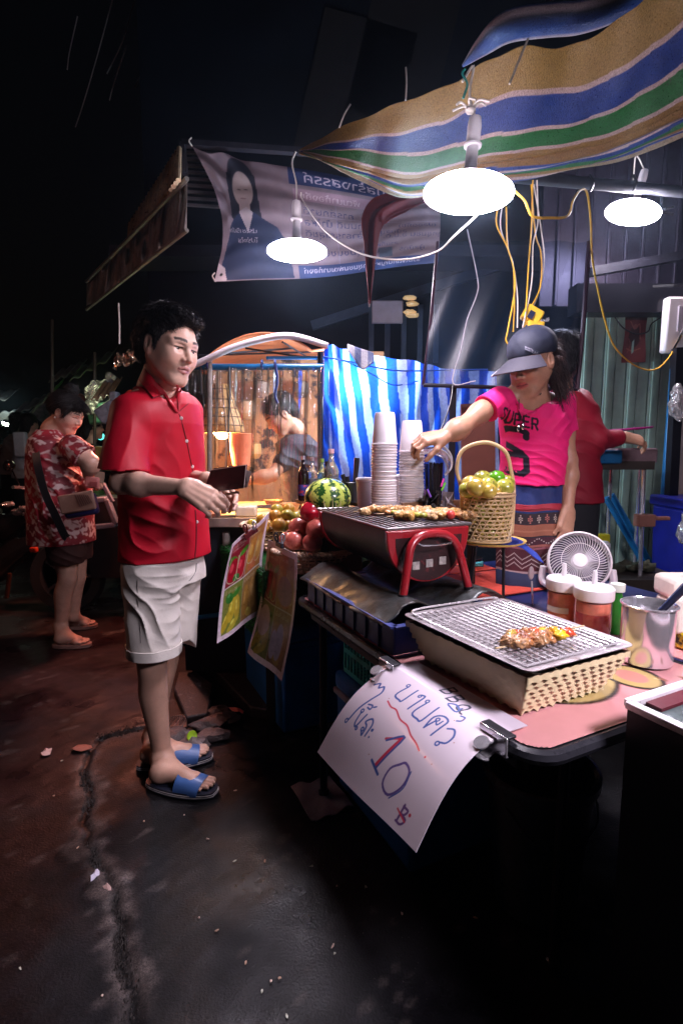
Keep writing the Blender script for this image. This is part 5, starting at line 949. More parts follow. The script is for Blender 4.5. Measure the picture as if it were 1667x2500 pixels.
# straws, wrappers and clear lid
p = A(1059, 1215, 1.95); p.z = KB; t = thing('straw_holder', 'clear container packed with black straws', 'container', p)
b = B(); b.lathe([(0, 0), (.034, 0), (.04, .075), (.041, .077)], p, 24, cap=False); b.obj('tub', mat('clear_plastic'), t)
for i in range(26):
    a = random.uniform(0, 6.28); r_ = .028*math.sqrt(random.random()); q = p + Vector((r_*math.cos(a), r_*math.sin(a), .01)); b = B(); b.tube([q, q + Vector((r_*.25*math.cos(a) + random.uniform(-.002, .002), 0, .165 + random.uniform(-.003, .004)))], .0031, 6, cap=False); b.obj('straw', mat('black_straw', (.012, .012, .02), .25, bump=0), t)
p = A(1050, 1220, 1.88); p.z = KB; t = thing('straw_packets', 'crumpled black and clear wrappers beside the straws', 'packet', p)
for nm, px, col_, rr in (('black_wrapper', 1052, (.012, .012, .015), .034), ('clear_wrapper', 1095, (.5, .45, .5), .030)):
    b = B(); c_ = A(px, 1198, 1.9); c_.z = KB + .04
    for i in range(9): b.add([c_ + Vector((random.uniform(-1, 1)*rr, random.uniform(-.6, .6)*rr, random.uniform(-1, 1)*.036)) for _ in range(5)], [(0, 1, 2), (0, 2, 3), (0, 3, 4), (1, 4, 2)])
    b.obj(nm, mat(nm, col_, .12, coat=.8, bump=.2, alpha=1 if col_[0] < .1 else .6), t, smooth=0)
for px, py, c_, an in ((1048, 1204, (.25, .12, .8), -.4), (1081, 1188, (.2, .75, .05), .4), (1079, 1178, (.8, .08, .5), .3)): q = A(px, py, 1.86); b = B(); b.tube([q + Vector((-.012*an, 0, -.014)), q + Vector((.02*an, 0, .014))], .0034, 8); b.obj('coloured_straw', mat('straw%d' % px, c_, .3, bump=0), t)
q0 = A(1080, 1125, 1.93); t = thing('clear_lid', 'clear plastic pitcher lid raised in the vendor’s hand over the straws', 'lid', q0); Cl = mat('clear_plastic')
def lidf(u, v): a = lerp(-.4, math.pi*.62, u); rr = .062; return q0 + Vector((-.045 + rr*math.cos(a)*1.15, lerp(-.03, .035, v), -.012 + rr*math.sin(a)*.95 - .02*v))
b = B(); b.sheet(lidf, 30, 8, .003); b.obj('shell', Cl, t, smooth=180)
for v_ in (0, 1): b = B(); b.tube([lidf(k/30, v_) for k in range(31)], .003, 6); b.obj('rim', mat('clear_rim', (.9, .88, .95), .08, trans=.3, bump=0, amt=0), t)
b = B(); b.tube(catmull([A(1050, 1078, 1.93), A(1072, 1082, 1.93), A(1098, 1108, 1.93), A(1101, 1140, 1.93), A(1085, 1160, 1.93)], 6), .0045, 8); b.obj('handle', mat('clear_rim'), t)
# ================================================================ LIME BASKET
p = A(1186, 1318, 1.74); rb = .083; hb_ = .160; t = thing('lime_basket', 'tall hexagonally woven bamboo basket with a hoop handle', 'basket', p); BAM = mat('bamboo', (.66, .46, .24), .38, amt=.2, nz=25, bump=.1)
def cyl_p(a, z, r=None): r = r or lerp(rb*.93, rb, z/hb_); return p + Vector((r*math.cos(a), r*math.sin(a), z))
for k in range(11): z = .010 + (hb_-.03)*k/10; b = B(); b.tube([cyl_p(2*math.pi*i/48, z) for i in range(49)], .0021, 5, flat=1.3); b.obj('strand', BAM, t)
for s_ in (-1, 1):
    for k in range(22):
        a0 = 2*math.pi*k/22; b = B(); b.tube([cyl_p(a0 + s_*1.05*i/8, .004 + (hb_-.014)*i/8, lerp(rb*.93, rb, i/8)+.0012*s_) for i in range(9)], .0021, 4); b.obj('splint', BAM, t)
for z, w_ in ((0, .006), (hb_-.010, .008), (hb_, .006)): b = B(); b.tube([cyl_p(2*math.pi*i/48, z+.003, rb*(1.03 if z else .95)) for i in range(49)], w_*.62, 8); b.obj('hoop', BAM, t, smooth=180)
b = B(); b.lathe([(0, .0), (rb*.93, 0), (rb*.93, .004), (0, .004)], p, 30); b.obj('bottom', BAM, t)
hp = [p + Vector((-rb*1.03, .0, .02)), p + Vector((-rb*1.05, 0, hb_)), A(1115, 1145, 1.74), A(1130, 1098, 1.74), A(1185, 1080, 1.74), A(1232, 1102, 1.74), A(1247, 1150, 1.74), p + Vector((rb*1.05, 0, hb_)), p + Vector((rb*1.03, 0, .02))]
b = B(); b.tube(catmull(hp, 8), .0042, 8, flat=1.5); b.obj('handle', BAM, t, smooth=180)
LM = [mat('lime_olive', (.38, .38, .05), .28, amt=.3, nz=24, coat=.4, bump=.12, bs=220), mat('lime_green', (.10, .34, .012), .25, amt=.25, coat=.4, bump=.1, bs=220), mat('lime_tan', (.52, .38, .06), .3, amt=.3, nz=24, coat=.4, bump=.12, bs=220)]
fs_ = [(1141, 1196, 1.69, .030, 0), (1148, 1181, 1.72, .030, 2), (1178, 1169, 1.75, .031, 0), (1211, 1168, 1.74, .030, 1), (1162, 1189, 1.66, .033, 2), (1192, 1185, 1.68, .029, 0), (1236, 1178, 1.75, .027, 0), (1231, 1190, 1.69, .031, 0), (1192, 1199, 1.65, .027, 2), (1211, 1196, 1.68, .02, 2)]
for i, (x, y, Y, r, k) in enumerate(fs_): fruit(A(x, y, Y), r*.98, 'lime', ('bright green lime on top of the bamboo basket' if k == 1 else ('olive' if k == 0 else 'tan yellow') + ' lime heaped on top of the bamboo basket'), 'lime', LM[k], 'limes in the bamboo basket', sq=.92)
r_ = random.Random(5)
for lay in range(4):
    for k in range(8):
        a = k*math.pi/4 + lay*.4; fruit(p + Vector((.050*math.cos(a), .050*math.sin(a), .03 + lay*.036)), .0255, 'lime', 'lime seen through the weave of the bamboo basket', 'lime', LM[(k + lay) % 2*2], 'limes inside the bamboo basket', sq=.92)
pz = p.z; t = thing('yellow_tray', 'yellow rimmed round tray under the bamboo basket', 'tray', p - GZ*.02); b = B(); b.lathe([(0, -.012), (.10, -.012), (.115, -.006), (.117, -.001), (.112, -.002), (.095, -.007), (0, -.007)], p + Vector((.02, .02, 0)), 40); b.obj('tray', mat('yellow_tray', (.60, .40, .10), .35), t)
b = B(); 
def clothf(u, v): x = lerp(-.05, .17, u); y = lerp(-.07, .07, v); d = math.hypot(x-.02, y-.02); dr = max(0, d-.105); return p + Vector((x, y, -.003 - dr*.9 + .002*math.sin(u*20)))
b.sheet(clothf, 30, 20, .002); tag(b.obj('blue_cloth', mat('blue_cloth', (.02, .05, .35), .8, bump=.3), org=p, smooth=180), 'blue cloth folded between the bamboo basket and yellow tray', 'cloth')
t = thing('stand', 'dark wire stand carrying the yellow tray', 'stand', (p.x, p.y, .735))
for a in (.6, 2.2, 3.8, 5.2): b = B(); b.tube([p + Vector((.02 + .09*math.cos(a), .05 + .07*math.sin(a), .735-pz)), p + Vector((.02 + .07*math.cos(a), .03 + .06*math.sin(a), -.014))], .005, 8); b.obj('leg', BLKP, t)
b = B(); b.box(p + Vector((.02, .03, -.016)), (.12, .12, .006)); b.obj('plate', BLKP, t)
q = O(1155, 1378, .735); b = B(); b.lathe([(.0, 0), (.035, 0), (.04, .03), (.043, .032), (.038, .034), (.036, .006), (0, .006)], q, 26); tag(b.obj('black_bowl', BLKP, org=q), 'small black bowl below the yellow tray', 'bowl')
q = O(1150, 1385, .735); t = thing('tongs', 'turquoise handled tongs lying on the red sheet', 'tongs', q)
for s_ in (0, 1): b = B(); b.tube([q + Vector((-.01, .0, .008 + s_*.006)), q + Vector((.05, -.012, .012+s_*.01))], [.006, .008], 8); b.obj('handle', mat('turquoise_grip', (.08, .42, .45), .4), t)
b = B(); b.tube([q + Vector((-.07, .0, .006)), q + Vector((-.01, .0, .009))], .003, 6); b.obj('jaws', STEEL, t)
# ================================================================ MENUS
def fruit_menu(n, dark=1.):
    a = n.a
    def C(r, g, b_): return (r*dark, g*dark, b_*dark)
    m = .045; mid = .5*a
    n.rect(m, .05, a-m, .49, C(.35, .02, .04)); n.rect(mid, .05, a-m, .49, C(.55, .22, .06)); n.rect(m, .50, a-m, .95, C(.25, .28, .05)); n.rect(mid, .50, a-m, .95, C(.42, .22, .07))
    n.rect(m, .06, mid, .15, C(.45, .03, .06)); n.text('น้ำทับทิมสด', m+.02, .105, .05, C(.8, .7, .6)); n.text('POMEGRANATE', m+.02, .14, .028, C(.8, .7, .6)); n.text('น้ำส้มสด', mid+.02, .11, .05, C(.8, .7, .6))
    n.ell(.17*a, .24, .10, .05, C(.12, .30, .03), .5); n.ell(.4*a, .2, .07, .03, C(.1, .35, .03), -.5)
    for x, y, rx, ry, c in ((.20*a, .34, .085, .12, (.50, .01, .03)), (.38*a, .35, .08, .11, (.55, .02, .04)), (.62*a, .28, .09, .14, (.72, .30, .05)), (.82*a, .30, .075, .15, (.70, .34, .08)), (.70*a, .42, .09, .06, (.75, .2, .08)), (.3*a, .44, .05, .035, (.05, .25, .05))): n.ell(x, y, rx, ry, C(*c)); n.ell(x-.02, y-.03, rx*.35, ry*.4, C(*(min(1, k*1.7+.06) for k in c)))
    for x, y, rx, ry, c, ro in ((.14*a, .84, .04, .10, (.60, .45, .03), .5), (.26*a, .74, .05, .13, (.68, .50, .04), .2), (.38*a, .76, .05, .13, (.66, .48, .05), -.1), (.60*a, .76, .07, .15, (.60, .30, .06), 0), (.80*a, .74, .07, .15, (.62, .33, .10), 0), (.70*a, .90, .06, .04, (.7, .5, .1), .4), (.3*a, .90, .10, .035, (.65, .55, .06), -.5), (.2*a, .62, .06, .05, (.04, .22, .03), .6), (.35*a, .60, .07, .03, (.06, .26, .03), -.4)): n.ell(x, y, rx, ry, C(*c), ro); n.ell(x-.012, y-.03, rx*.3, ry*.4, C(*(min(1, k*1.6+.08) for k in c)), ro)
    for pts in (((.12*a, .2), (.09*a, .42), (.28*a, .46), (.3*a, .22)), ((.33*a, .2), (.30*a, .44), (.46*a, .45), (.47*a, .22)), ((.54*a, .17), (.53*a, .36), (.7*a, .38), (.74*a, .2)), ((.75*a, .16), (.76*a, .4), (.9*a, .4), (.92*a, .2))): n.curve(pts, .007, C(.85, .75, .5), 5)
    n.text('น้ำมะม่วง', m+.02, .565, .05, C(.6, .5, .3)); n.text('น้ำสับปะรด', mid+.02, .565, .05, C(.7, .6, .4)); n.rect(mid-.003, .05, mid+.003, .95, C(.8, .72, .7)); n.rect(m, .49, a-m, .503, C(.8, .72, .7))
    return n
MP = mat('menu_paper', attr=True, rough=.3, amt=.30, nz=55, bump=.02, coat=.3)
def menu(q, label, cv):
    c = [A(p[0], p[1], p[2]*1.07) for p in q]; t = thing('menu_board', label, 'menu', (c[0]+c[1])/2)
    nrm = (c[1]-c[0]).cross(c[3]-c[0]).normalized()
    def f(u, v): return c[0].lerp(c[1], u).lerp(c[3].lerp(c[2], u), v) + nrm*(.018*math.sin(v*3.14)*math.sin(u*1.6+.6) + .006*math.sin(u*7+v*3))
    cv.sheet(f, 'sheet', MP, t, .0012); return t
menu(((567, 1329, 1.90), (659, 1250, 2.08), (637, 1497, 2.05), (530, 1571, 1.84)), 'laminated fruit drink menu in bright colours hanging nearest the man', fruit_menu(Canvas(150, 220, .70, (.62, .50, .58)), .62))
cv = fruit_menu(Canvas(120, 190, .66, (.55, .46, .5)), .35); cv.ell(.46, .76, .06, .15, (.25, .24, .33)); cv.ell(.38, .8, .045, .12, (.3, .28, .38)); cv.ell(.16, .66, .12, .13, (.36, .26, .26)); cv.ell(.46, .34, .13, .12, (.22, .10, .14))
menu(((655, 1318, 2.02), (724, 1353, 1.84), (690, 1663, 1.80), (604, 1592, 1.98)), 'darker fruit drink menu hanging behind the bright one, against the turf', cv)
for nm, (px, py, Y), lab in (('a', (612, 1302, 1.96), 'dark red bulldog clip with two looped handles on the bright menu'), ('b', (683, 1330, 1.91), 'black clip holding the darker menu to the turf edge')):
    c = A(px, py, Y*1.065); t = thing('binder_clip', lab, 'clip', c); x = Vector((.75, .4, .5)).normalized() if nm == 'a' else U; mC = mat('clip_red', (.10, .01, .015), .25, .3) if nm == 'a' else mat('black_steel')
    b = B(); b.bar(c - x*.032, c + x*.032, .014, .02); b.obj('jaw', mC, t, bevel=.003)
    for k, dx in enumerate((-.022, .012)):
        b = B(); q = c + x*dx*(.6) ; b.tube(catmull([q, q + Vector((-.012 + k*.018, -.005, .022)), q + Vector((-.016+k*.02, -.004, .040)), q + Vector((-.006+k*.02, -.002, .042)), q + Vector((-.002+k*.018, 0, .02)), q], 5), .0035, 6); b.obj('handle', mC if k == 0 else CHROME, t)
# ================================================================ NEIGHBOURING CART WITH CLEAR CURTAIN
t = thing('food_cart', 'food cart with orange canopy, blue rails and a clear plastic curtain', 'cart', A(640, 1900, 3.2)); BP = mat('blue_pipe', (.01, .13, .32), .3, amt=.15, bump=0, coat=.3); GP = mat('grey_post', (.26, .22, .20), .45, amt=.5, nz=30, bump=.4); TAPE = mat('grey_tape', (.50, .44, .46), .45, amt=.3, bump=.3)
b = B(); b.tube(catmull([A(x, y, Y) for x, y, Y in ((440, 905, 2.85), (500, 880, 2.86), (560, 852, 2.87), (625, 832, 2.88), (690, 820, 2.88), (740, 826, 2.9), (800, 845, 2.92))], 5), .018, 10); b.obj('canopy_edge', TAPE, t, smooth=180)
b = B(); b.sheet(lambda u, v: A(lerp(490, 800, u), lerp(882, 845, u) - 58*math.sin(min(u*1.15, 1)*math.pi)**.8*(1-v) + 4 + v*lerp(30, 14, u), 2.9 + v*1.3), 24, 10, .003); b.obj('canopy', mat('orange_canvas', (.55, .16, .06), .6, amt=.3, bump=.3), t, smooth=180)
for a_, b_, r_ in (((462, 896, 2.9), (790, 896, 2.92), .018), ((650, 874, 3.0), (795, 873, 3.0), .010)): b = B(); b.tube([A(*a_), A(*b_)], r_, 12); b.obj('rail', BP, t)
for a_, b_ in (((480, 868, 3.3), (800, 858, 3.4)), ((600, 850, 3.2), (780, 878, 3.0)), ((690, 835, 3.0), (750, 872, 3.4)), ((560, 862, 3.1), (720, 850, 3.5))): b = B(); b.tube([A(*a_), A(*b_)], .006, 6); b.obj('strut', mat('black_steel'), t)
b = B(); b.tube([A(512, 870, 2.88), A(512, 1100, 2.88), A(514, 1330, 2.88)], .014, 10); b.obj('post', GP, t)
b = B(); b.tube([A(782, 860, 2.95), A(782, 1300, 2.95)], .016, 8); b.obj('post', mat('black_steel'), t)
b = B(); b.tube([A(552, 1300, 2.75), A(556, 1440, 2.75)], .02, 8); b.obj('leg', GP, t)
for a_, b_ in (((455, 1512, 2.75), (560, 1497, 2.75)), ((470, 1540, 2.8), (560, 1528, 2.8)), ((470, 1440, 2.8), (552, 1500, 2.8))): b = B(); b.tube([A(*a_), A(*b_)], .013, 8); b.obj('rail', BP, t)
# counter
def cnt(u, v, z): return A(lerp(497, 800, u), 1285, 2.72) * 0 + Vector((lerp(-.73, .0, u), lerp(2.72, 3.75, v), z))
b = B(); b.box(((-.73+.05)/2, 3.2, .885), (.80, .96, .03)); b.obj('counter', mat('worn_counter', (.62, .38, .16), .35, amt=.35, nz=8, bump=.1, wear=((.35, .18, .08), .6, 9)), t)
b = B(); b.box((-.34, 2.715, .885), (.80, .012, .05)); b.obj('counter_edge', mat('steel_edge', (.55, .48, .44), .35, .8, amt=.4), t, bevel=.004)
b = B(); b.box((-.42, 3.2, .45), (.88, .85, .8)); b.obj('cabinet', DARK, t)
CUR = clear_film('clear_curtain', (1, .93, .88), .26, .10, 11, 1., .05, (.8, .65, .5))
def cur(u, v):
    x = lerp(452, 786, u); return A(x, lerp(898, 1238, v), 2.90) + Vector((0, .022*math.sin(u*30 + 1.5*math.sin(v*3))*(.35+v*.2) + .015*math.sin(u*67+v*2)*(1-v), 0))
b = B(); b.sheet(cur, 150, 20, .0); b.obj('curtain', CUR, t, smooth=180)
b = B(); b.bar(A(515, 1243, 2.9), A(662, 1236, 2.9), .02, .02); b.obj('curtain_bar', mat('grey_bar', (.25, .2, .18), .4), t)
for x, y1, w_ in ((560, 1112, .016), (491, 1000, .022)): b = B(); b.tube(catmull([A(x, 896, 2.87), A(x+2, 960, 2.86), A(x-2, 1040 if x > 500 else 960, 2.86), A(x, y1, 2.86)], 5), w_, 6, flat=.2); b.obj('strap', mat('black_strap', (.012, .012, .016), .5), t)
for x in (508, 640, 672): b = B(); b.tube([A(x, 890, 2.88) + Vector((0, .024*math.cos(a), .024*math.sin(a))) for a in [k*.7 for k in range(10)]], .005, 6); b.obj('tie', mat('navy_tie', (.01, .02, .12), .5), t)
b = B(); b.tube(catmull([A(672, 890, 2.86), A(677, 930, 2.86), A(672, 965, 2.86), A(678, 985, 2.86)], 5), .008, 6); b.obj('tie_end', mat('navy_tie'), t)
# bamboo lamp behind the curtain
p = A(542, 1052, 3.15); t = thing('bamboo_lamp', 'plaid woven bamboo lampshade glowing warm inside the cart', 'lamp', p)
SHD = mat('woven_shade', (.55, .28, .10), .6, bump=.3, amt=.5, nz=50, wear=((.15, .05, .02), .55, 60))
b = B(); b.lathe([(.135, -.01), (.125, .04), (.085, .15), (.055, .26), (.05, .27)], p, 36, cap=False); b.obj('shade', SHD, t, solid=.003)
for z, r_ in ((-.01, .137), (.03, .13), (.08, .113), (.13, .095), (.18, .080), (.24, .062)): b = B(); b.tube([p + Vector((r_*math.cos(a), r_*math.sin(a), z)) for a in [k*math.pi/18 for k in range(37)]], .003, 5); b.obj('hoop', mat('dark_rattan', (.12, .05, .02), .5), t)
for k in range(16): a = k*math.pi/8; b = B(); b.tube([p + Vector((r_*math.cos(a), r_*math.sin(a), z)) for z, r_ in ((-.01, .137), (.04, .127), (.15, .087), (.26, .057))], .003, 5); b.obj('splint', mat('dark_rattan'), t)
b = B(); b.sph(p + GZ*(-.005), (.05, .05, .045), 20, 12); b.obj('bulb', mat('warm_bulb', (1, .9, .7), .4, bump=0, emit=(1, .62, .25), es=42), t, smooth=180)
bl = link_light('bulb_light', p - GZ*.05, 'SPOT', 330, (1, .56, .24), .05, t, rot=Vector((.62, .35, -1)).to_track_quat('-Z', 'Y').to_euler()); bl.data.spot_size = R(98); bl.data.spot_blend = .6; link_light('bulb_glow', p - GZ*.04, 'POINT', 36, (1, .50, .20), .05, t)
b = B(); b.box((-.875, 3.25, .80), (.012, .8, 1.5)); tag(b.obj('spill_blocker', mat('spill_blocker_cloth', (.06, .035, .025), .6), org=(-.8, 3.25, .05)), 'added cloth at the cart side blocking lamp spill, behind the man', 'cloth')  # added panel, stops the warm lamp spilling onto the road
# second bamboo shade dark at right and salmon tub, box
b = B(); q = A(588, 1095, 3.15); b.lathe([(.05, -.10), (.075, .08), (.078, .085), (.07, .09), (.045, -.09)], q, 28); tag(b.obj('salmon_tub', mat('salmon_plastic', (.75, .20, .10), .4), org=q - GZ*.1), 'salmon plastic tub hanging behind the curtain', 'tub')
b = B(); q = Vector((-.52, 2.86, .90)); b.box(q + GZ*.03, (.11, .09, .055)); tag(b.obj('foam_box', mat('foam_white', (.8, .68, .52), .6), org=q, bevel=.008), 'small white foam box on the cart counter', 'box')
b = B(); q = Vector((-.63, 2.80, .905)); b.box(q, (.12, .05, .012), .2); tag(b.obj('knife_block', mat('dark_wood'), org=q), 'dark wooden strip lying on the counter corner', 'board')
for i, (x, y) in enumerate(((-.30, 3.05), (-.2, 3.2), (-.42, 3.25), (-.1, 3.1))): b = B(); q = Vector((x, y, .90)); b.lathe([(.04, 0), (.06, .05), (.062, .052), (.055, .05), (.035, .006), (0, .006)], q, 20); tag(b.obj('bowl', mat('bowl%d' % (i % 2), ((.6, .25, .1), (.7, .5, .3))[i % 2], .4), org=q), ('orange' if i % 2 == 0 else 'cream') + ' bowl on the counter behind the curtain', 'bowl', 'bowls behind the curtain')
for i in range(9): b = B(); q = Vector((-.72 + .02*(i % 3), 2.8 + .03*(i//3), .91 + .012*(i % 2))); b.sph(q, (.022, .018, .014), 8, 6, .5); tag(b.obj('fried_snack', mat('fried_snack', (.5, .14, .04), .4), org=q), 'red fried snack piece at the cart corner by the man', 'snack', 'fried snack pieces on the cart')
b = B(); b.box((-.33, 4.1, 1.35), (1.3, .02, 1.3)); tag(b.obj('cart_backdrop', mat('cart_backdrop', (.50, .24, .11), .7, amt=.7, nz=3, wear=((.03, .02, .02), .52, 3)), org=(-.33, 4.1, .7)), 'brown hanging backdrop behind the curtained cart', 'backdrop')
for i, (x, y, r_, c_) in enumerate(((600, 1000, .07, (.4, .25, .15)), (620, 1100, .06, (.5, .3, .12)), (735, 950, .06, (.12, .08, .06)), (640, 950, .06, (.3, .2, .16)))): b = B(); q = A(x, y, 3.9); b.lathe([(r_*.6, -r_), (r_, -r_*.4), (r_*.9, r_*.8), (r_*.4, r_)], q, 16); tag(b.obj('hanging_bag', mat('bag%d' % i, c_, .5, amt=.6), org=q), ('tan', 'ochre', 'dark', 'brown')[i] + ' bag hanging at the back of the curtained cart', 'bag', 'bags at the back of the cart')
# ================================================================ BLUE STRIPED WALL TARP
t = thing('tarp_wall', 'blue and white striped tarpaulin wall glowing from a lamp behind', 'tarp', A(960, 1200, 2.8))
def wall_t(u, v):
    tp = idx(TW_, u); bt = A(lerp(786, 1215, u), lerp(1235, 1225, u), lerp(2.95, 2.75, u)); p_ = tp.lerp(bt, v)
    fan = math.exp(-(u/.25)**2); return p_ + Vector((0, .018*math.sin(u*46 + v*5*fan + 2*math.sin(v*2.2)) + .012*math.sin(v*13+u*20) + .02*fan*math.sin((u*3-v)*18), 0))
TW_ = catmull([A(x, y, Y) for x, y, Y in ((792, 835, 2.95), (835, 850, 2.93), (905, 866, 2.9), (1000, 880, 2.88), (1060, 893, 2.85), (1130, 905, 2.8), (1215, 905, 2.75))], 8)
NU, NV = 220, 90; cols = np.zeros(((NV+1)*(NU+1), 3))
for j in range(NV+1):
    for i in range(NU+1):
        u, v = i/NU, j/NV; w = u*11.5 + .09*math.sin(v*3+u*9) + .05*math.sin(v*17+u*25) - .5*v*(1-u); s_ = w % 1
        c = (.26, .34, .60) if s_ < .47 else (.008, .055, .42)
        if u < .045: c = (.01, .05, .34)
        cols[j*(NU+1)+i] = c
b = B(); b.sheet(wall_t, NU, NV); mt = mat('blue_tarpaulin', attr=True, rough=.45, amt=.3, nz=70, bump=.3, bs=120)
translucent(mt, .45)
b.obj('sheet', mt, t, smooth=180, cols=cols)
b = B(); b.tube(catmull([A(x, y-1, Y-.02) for x, y, Y in ((792, 872, 2.92), (850, 883, 2.9), (960, 905, 2.88), (1080, 905, 2.85), (1190, 903, 2.75))], 5), .004, 6); b.obj('rope', mat('blue_rope', (.01, .06, .3), .6), t)
b = B(); b.tube(catmull([A(792, 872, 2.92), A(850, 885, 2.86), (A(905, 912, 2.86)), A(960, 940, 2.87), A(1020, 930, 2.87)], 5), .003, 6); b.obj('rope', mat('blue_rope'), t)
def flap(u, v): return A(lerp(848, 912, u), lerp(lerp(840, 862, u), lerp(872, 902, u)-14*math.cos(u*6), v), 2.84 - .02*v)
b = B(); b.sheet(flap, 24, 10, .003); fl = np.array([((.03, .05, .16) if int(i % 25/25*4) % 2 else (.35, .33, .38)) for i in range(25*11)]); b.obj('folded_flap', mat('woven_tarpaulin'), t, smooth=180, cols=fl)
p = A(872, 935, 3.35); t = thing('work_lamp', 'bright lamp glowing through the blue striped tarpaulin', 'lamp', p); b = B(); b.lathe([(0, -.02), (.10, -.015), (.11, 0), (.05, .03), (.03, .10), (0, .11)], p, 24, Matrix.Rotation(.9, 3, 'X')); b.obj('bulb', mat('cool_bulb', (1, 1, 1), .4, bump=0, emit=(.75, .85, 1), es=60), t)
link_light('lamp_light', A(872, 930, 3.05), 'POINT', 42, (.55, .80, 1), .03, t)
# ================================================================ DARK CLEAR PLASTIC SHEET WITH FRAME
t = thing('plastic_screen', 'dark glossy clear plastic screen with maroon edging behind the vendor', 'screen', A(1220, 950, 2.45)); MAR = mat('maroon_edge', (.03, .008, .02), .3, coat=.3, bump=0)
c4b = [A(1068, 590, 2.4), A(1437, 590, 2.5), A(1408, 952, 2.45), A(1033, 940, 2.4)]
b = B(); b.sheet(lambda u, v: c4b[0].lerp(c4b[1], u).lerp(c4b[3].lerp(c4b[2], u), v) + Vector((0, .012*math.sin(u*22 + v*6) + .03*math.sin(v*3)*u, 0)), 60, 30)
b.obj('film', clear_film('dark_film', (.55, .65, .8), .05, .38, 6, .5, .07, (.06, .16, .34)), t, smooth=180)  # bluish lamp glow is put into the film's milky tint
for a_, b_, r_ in ((0, 3, .007), (3, 2, .009), (1, 2, .011)): b = B(); b.tube([c4b[a_], c4b[a_].lerp(c4b[b_], .5) + Vector((.004, 0, 0)), c4b[b_]], r_, 8); b.obj('edging', MAR if a_ != 3 else mat('black_steel'), t)
b = B(); b.bar(A(1106, 945, 2.44), A(1100, 1220, 2.5), .03, .02); b.obj('post', mat('black_steel'), t)
b = B(); b.bar(A(1165, 985, 2.55), A(1168, 1230, 2.55), .16, .02, up=Vector((0, 1, 0))); tag(b.obj('brown_board', mat('brown_board', (.13, .04, .025), .6), org=A(1165, 1230, 2.55)), 'brown board standing behind the bamboo handle', 'board')
# ================================================================ RIGHT SHOP WALL
t = thing('metal_wall', 'green painted metal plank wall at the right behind the shop table', 'wall', A(1540, 1440, 3.25)); GRN = mat('green_paint', (.27, .38, .31), .5, amt=.35, nz=5, bump=.2, wear=((.06, .07, .06), .66, 22))
xs_ = np.linspace(1.46, 2.02, 9)
for k in range(8):
    b = B(); w = xs_[k+1]-xs_[k]; b.box(((xs_[k]+xs_[k+1])/2, 3.30 + .004*(k % 2), 1.1), (w-.006, .03, 2.2)); b.obj('plank', GRN, t, bevel=.004)
    if k % 2 == 0: b = B(); b.box((xs_[k]+.02, 3.275, 1.1), (.012, .012, 2.2)); b.obj('rib', GRN, t)
b = B(); b.box((1.9, 3.34, .9), (1.4, .02, 1.8)); b.obj('backing', DARK, t)
b = B(); b.box((2.0, 3.2, 2.13), (1.3, .12, .16)); b.obj('lintel', mat('black_steel'), t)
b = B(); b.bar(A(1440, 665, 3.3), A(1700, 618, 3.3), .05, .05); b.obj('beam', mat('black_steel'), t)
PUR = mat('grey_tin', (.036, .03, .05), .45, .5, amt=.4, bump=.2)
for k in range(13):
    x = 1.35 + k*.11; b = B(); b.box((x, 3.6, 2.85), (.10, .02, 1.3)); b.obj('sheet_panel', PUR, t)
    b = B(); b.box((x+.05, 3.585, 2.85), (.022, .03, 1.3)); b.obj('rib', PUR, t, bevel=.005)
b = B(); b.tube([A(1646, 865, 3.15), A(1602, 1442, 3.15)], .020, 12); tag(b.obj('blue_pipe', BP, org=A(1602, 1442, 3.15)), 'upright blue pipe rising to the breaker box', 'pipe')
for i, (a_, b_) in enumerate((((1478, 1215, 3.1), (1605, 1438, 3.1)), ((1492, 1208, 3.18), (1612, 1422, 3.18)))): b = B(); b.tube([A(*a_), A(*b_)], .018, 10); tag(b.obj('blue_brace', BP, org=A(*b_)), ('nearer', 'farther')[i] + ' slanting blue pipe brace behind the shop table', 'pipe', 'slanting blue braces')
t = thing('breaker_box', 'white breaker box with raised clear cover on the green wall', 'box', A(1660, 800, 3.1)); c = A(1662, 795, 3.12)
b = B(); b.box(c, (.21, .06, .31)); b.obj('case', WP, t, bevel=.015)
b = B(); b.box(c + Vector((.02, -.034, .03)), (.13, .01, .14)); b.obj('panel', mat('grey_panel', (.5, .46, .52), .4), t, bevel=.003)
b = B(); b.box(c + Vector((.03, -.042, .03)), (.045, .01, .05)); b.obj('switch', mat('black_steel'), t)
b = B(); b.box(c + Vector((-.03, -.10, .19)), (.30, .20, .012), Matrix.Rotation(.25, 3, 'X')); b.obj('cover', mat('clear_plastic'), t)
cable([(1667, 800, 3.0), (1655, 830, 3.0), (1640, 860, 3.1), (1635, 900, 3.1)], .005, BLK, 'black lead leaving the bottom of the breaker box')
cable([(1500, 775, 3.24), (1520, 800, 3.24), (1550, 815, 3.24), (1580, 810, 3.24), (1590, 790, 3.24), (1620, 770, 3.24)], .004, BLK, 'black cable sagging across the top of the green wall')
t = thing('calendar', 'dark red torn calendar hanging on the green wall', 'calendar', A(1547, 890, 3.26)); cv = Canvas(40, 90, .45, (.12, .02, .02)); cv.rect(0, 0, .45, .12, (.02, .01, .01)); cv.ell(.22, .45, .13, .22, (.04, .01, .01)); cv.ell(.22, .25, .05, .05, (.25, .08, .06)); cv.curve([(.1, .15), (.2, .3), (.3, .2), (.35, .5)], .02, (.3, .1, .07)); cv.curve([(.08, .7), (.2, .75), (.35, .7)], .02, (.28, .1, .06)); cv.curve([(.1, .5), (.15, .62), (.1, .8)], .015, (.25, .06, .05))
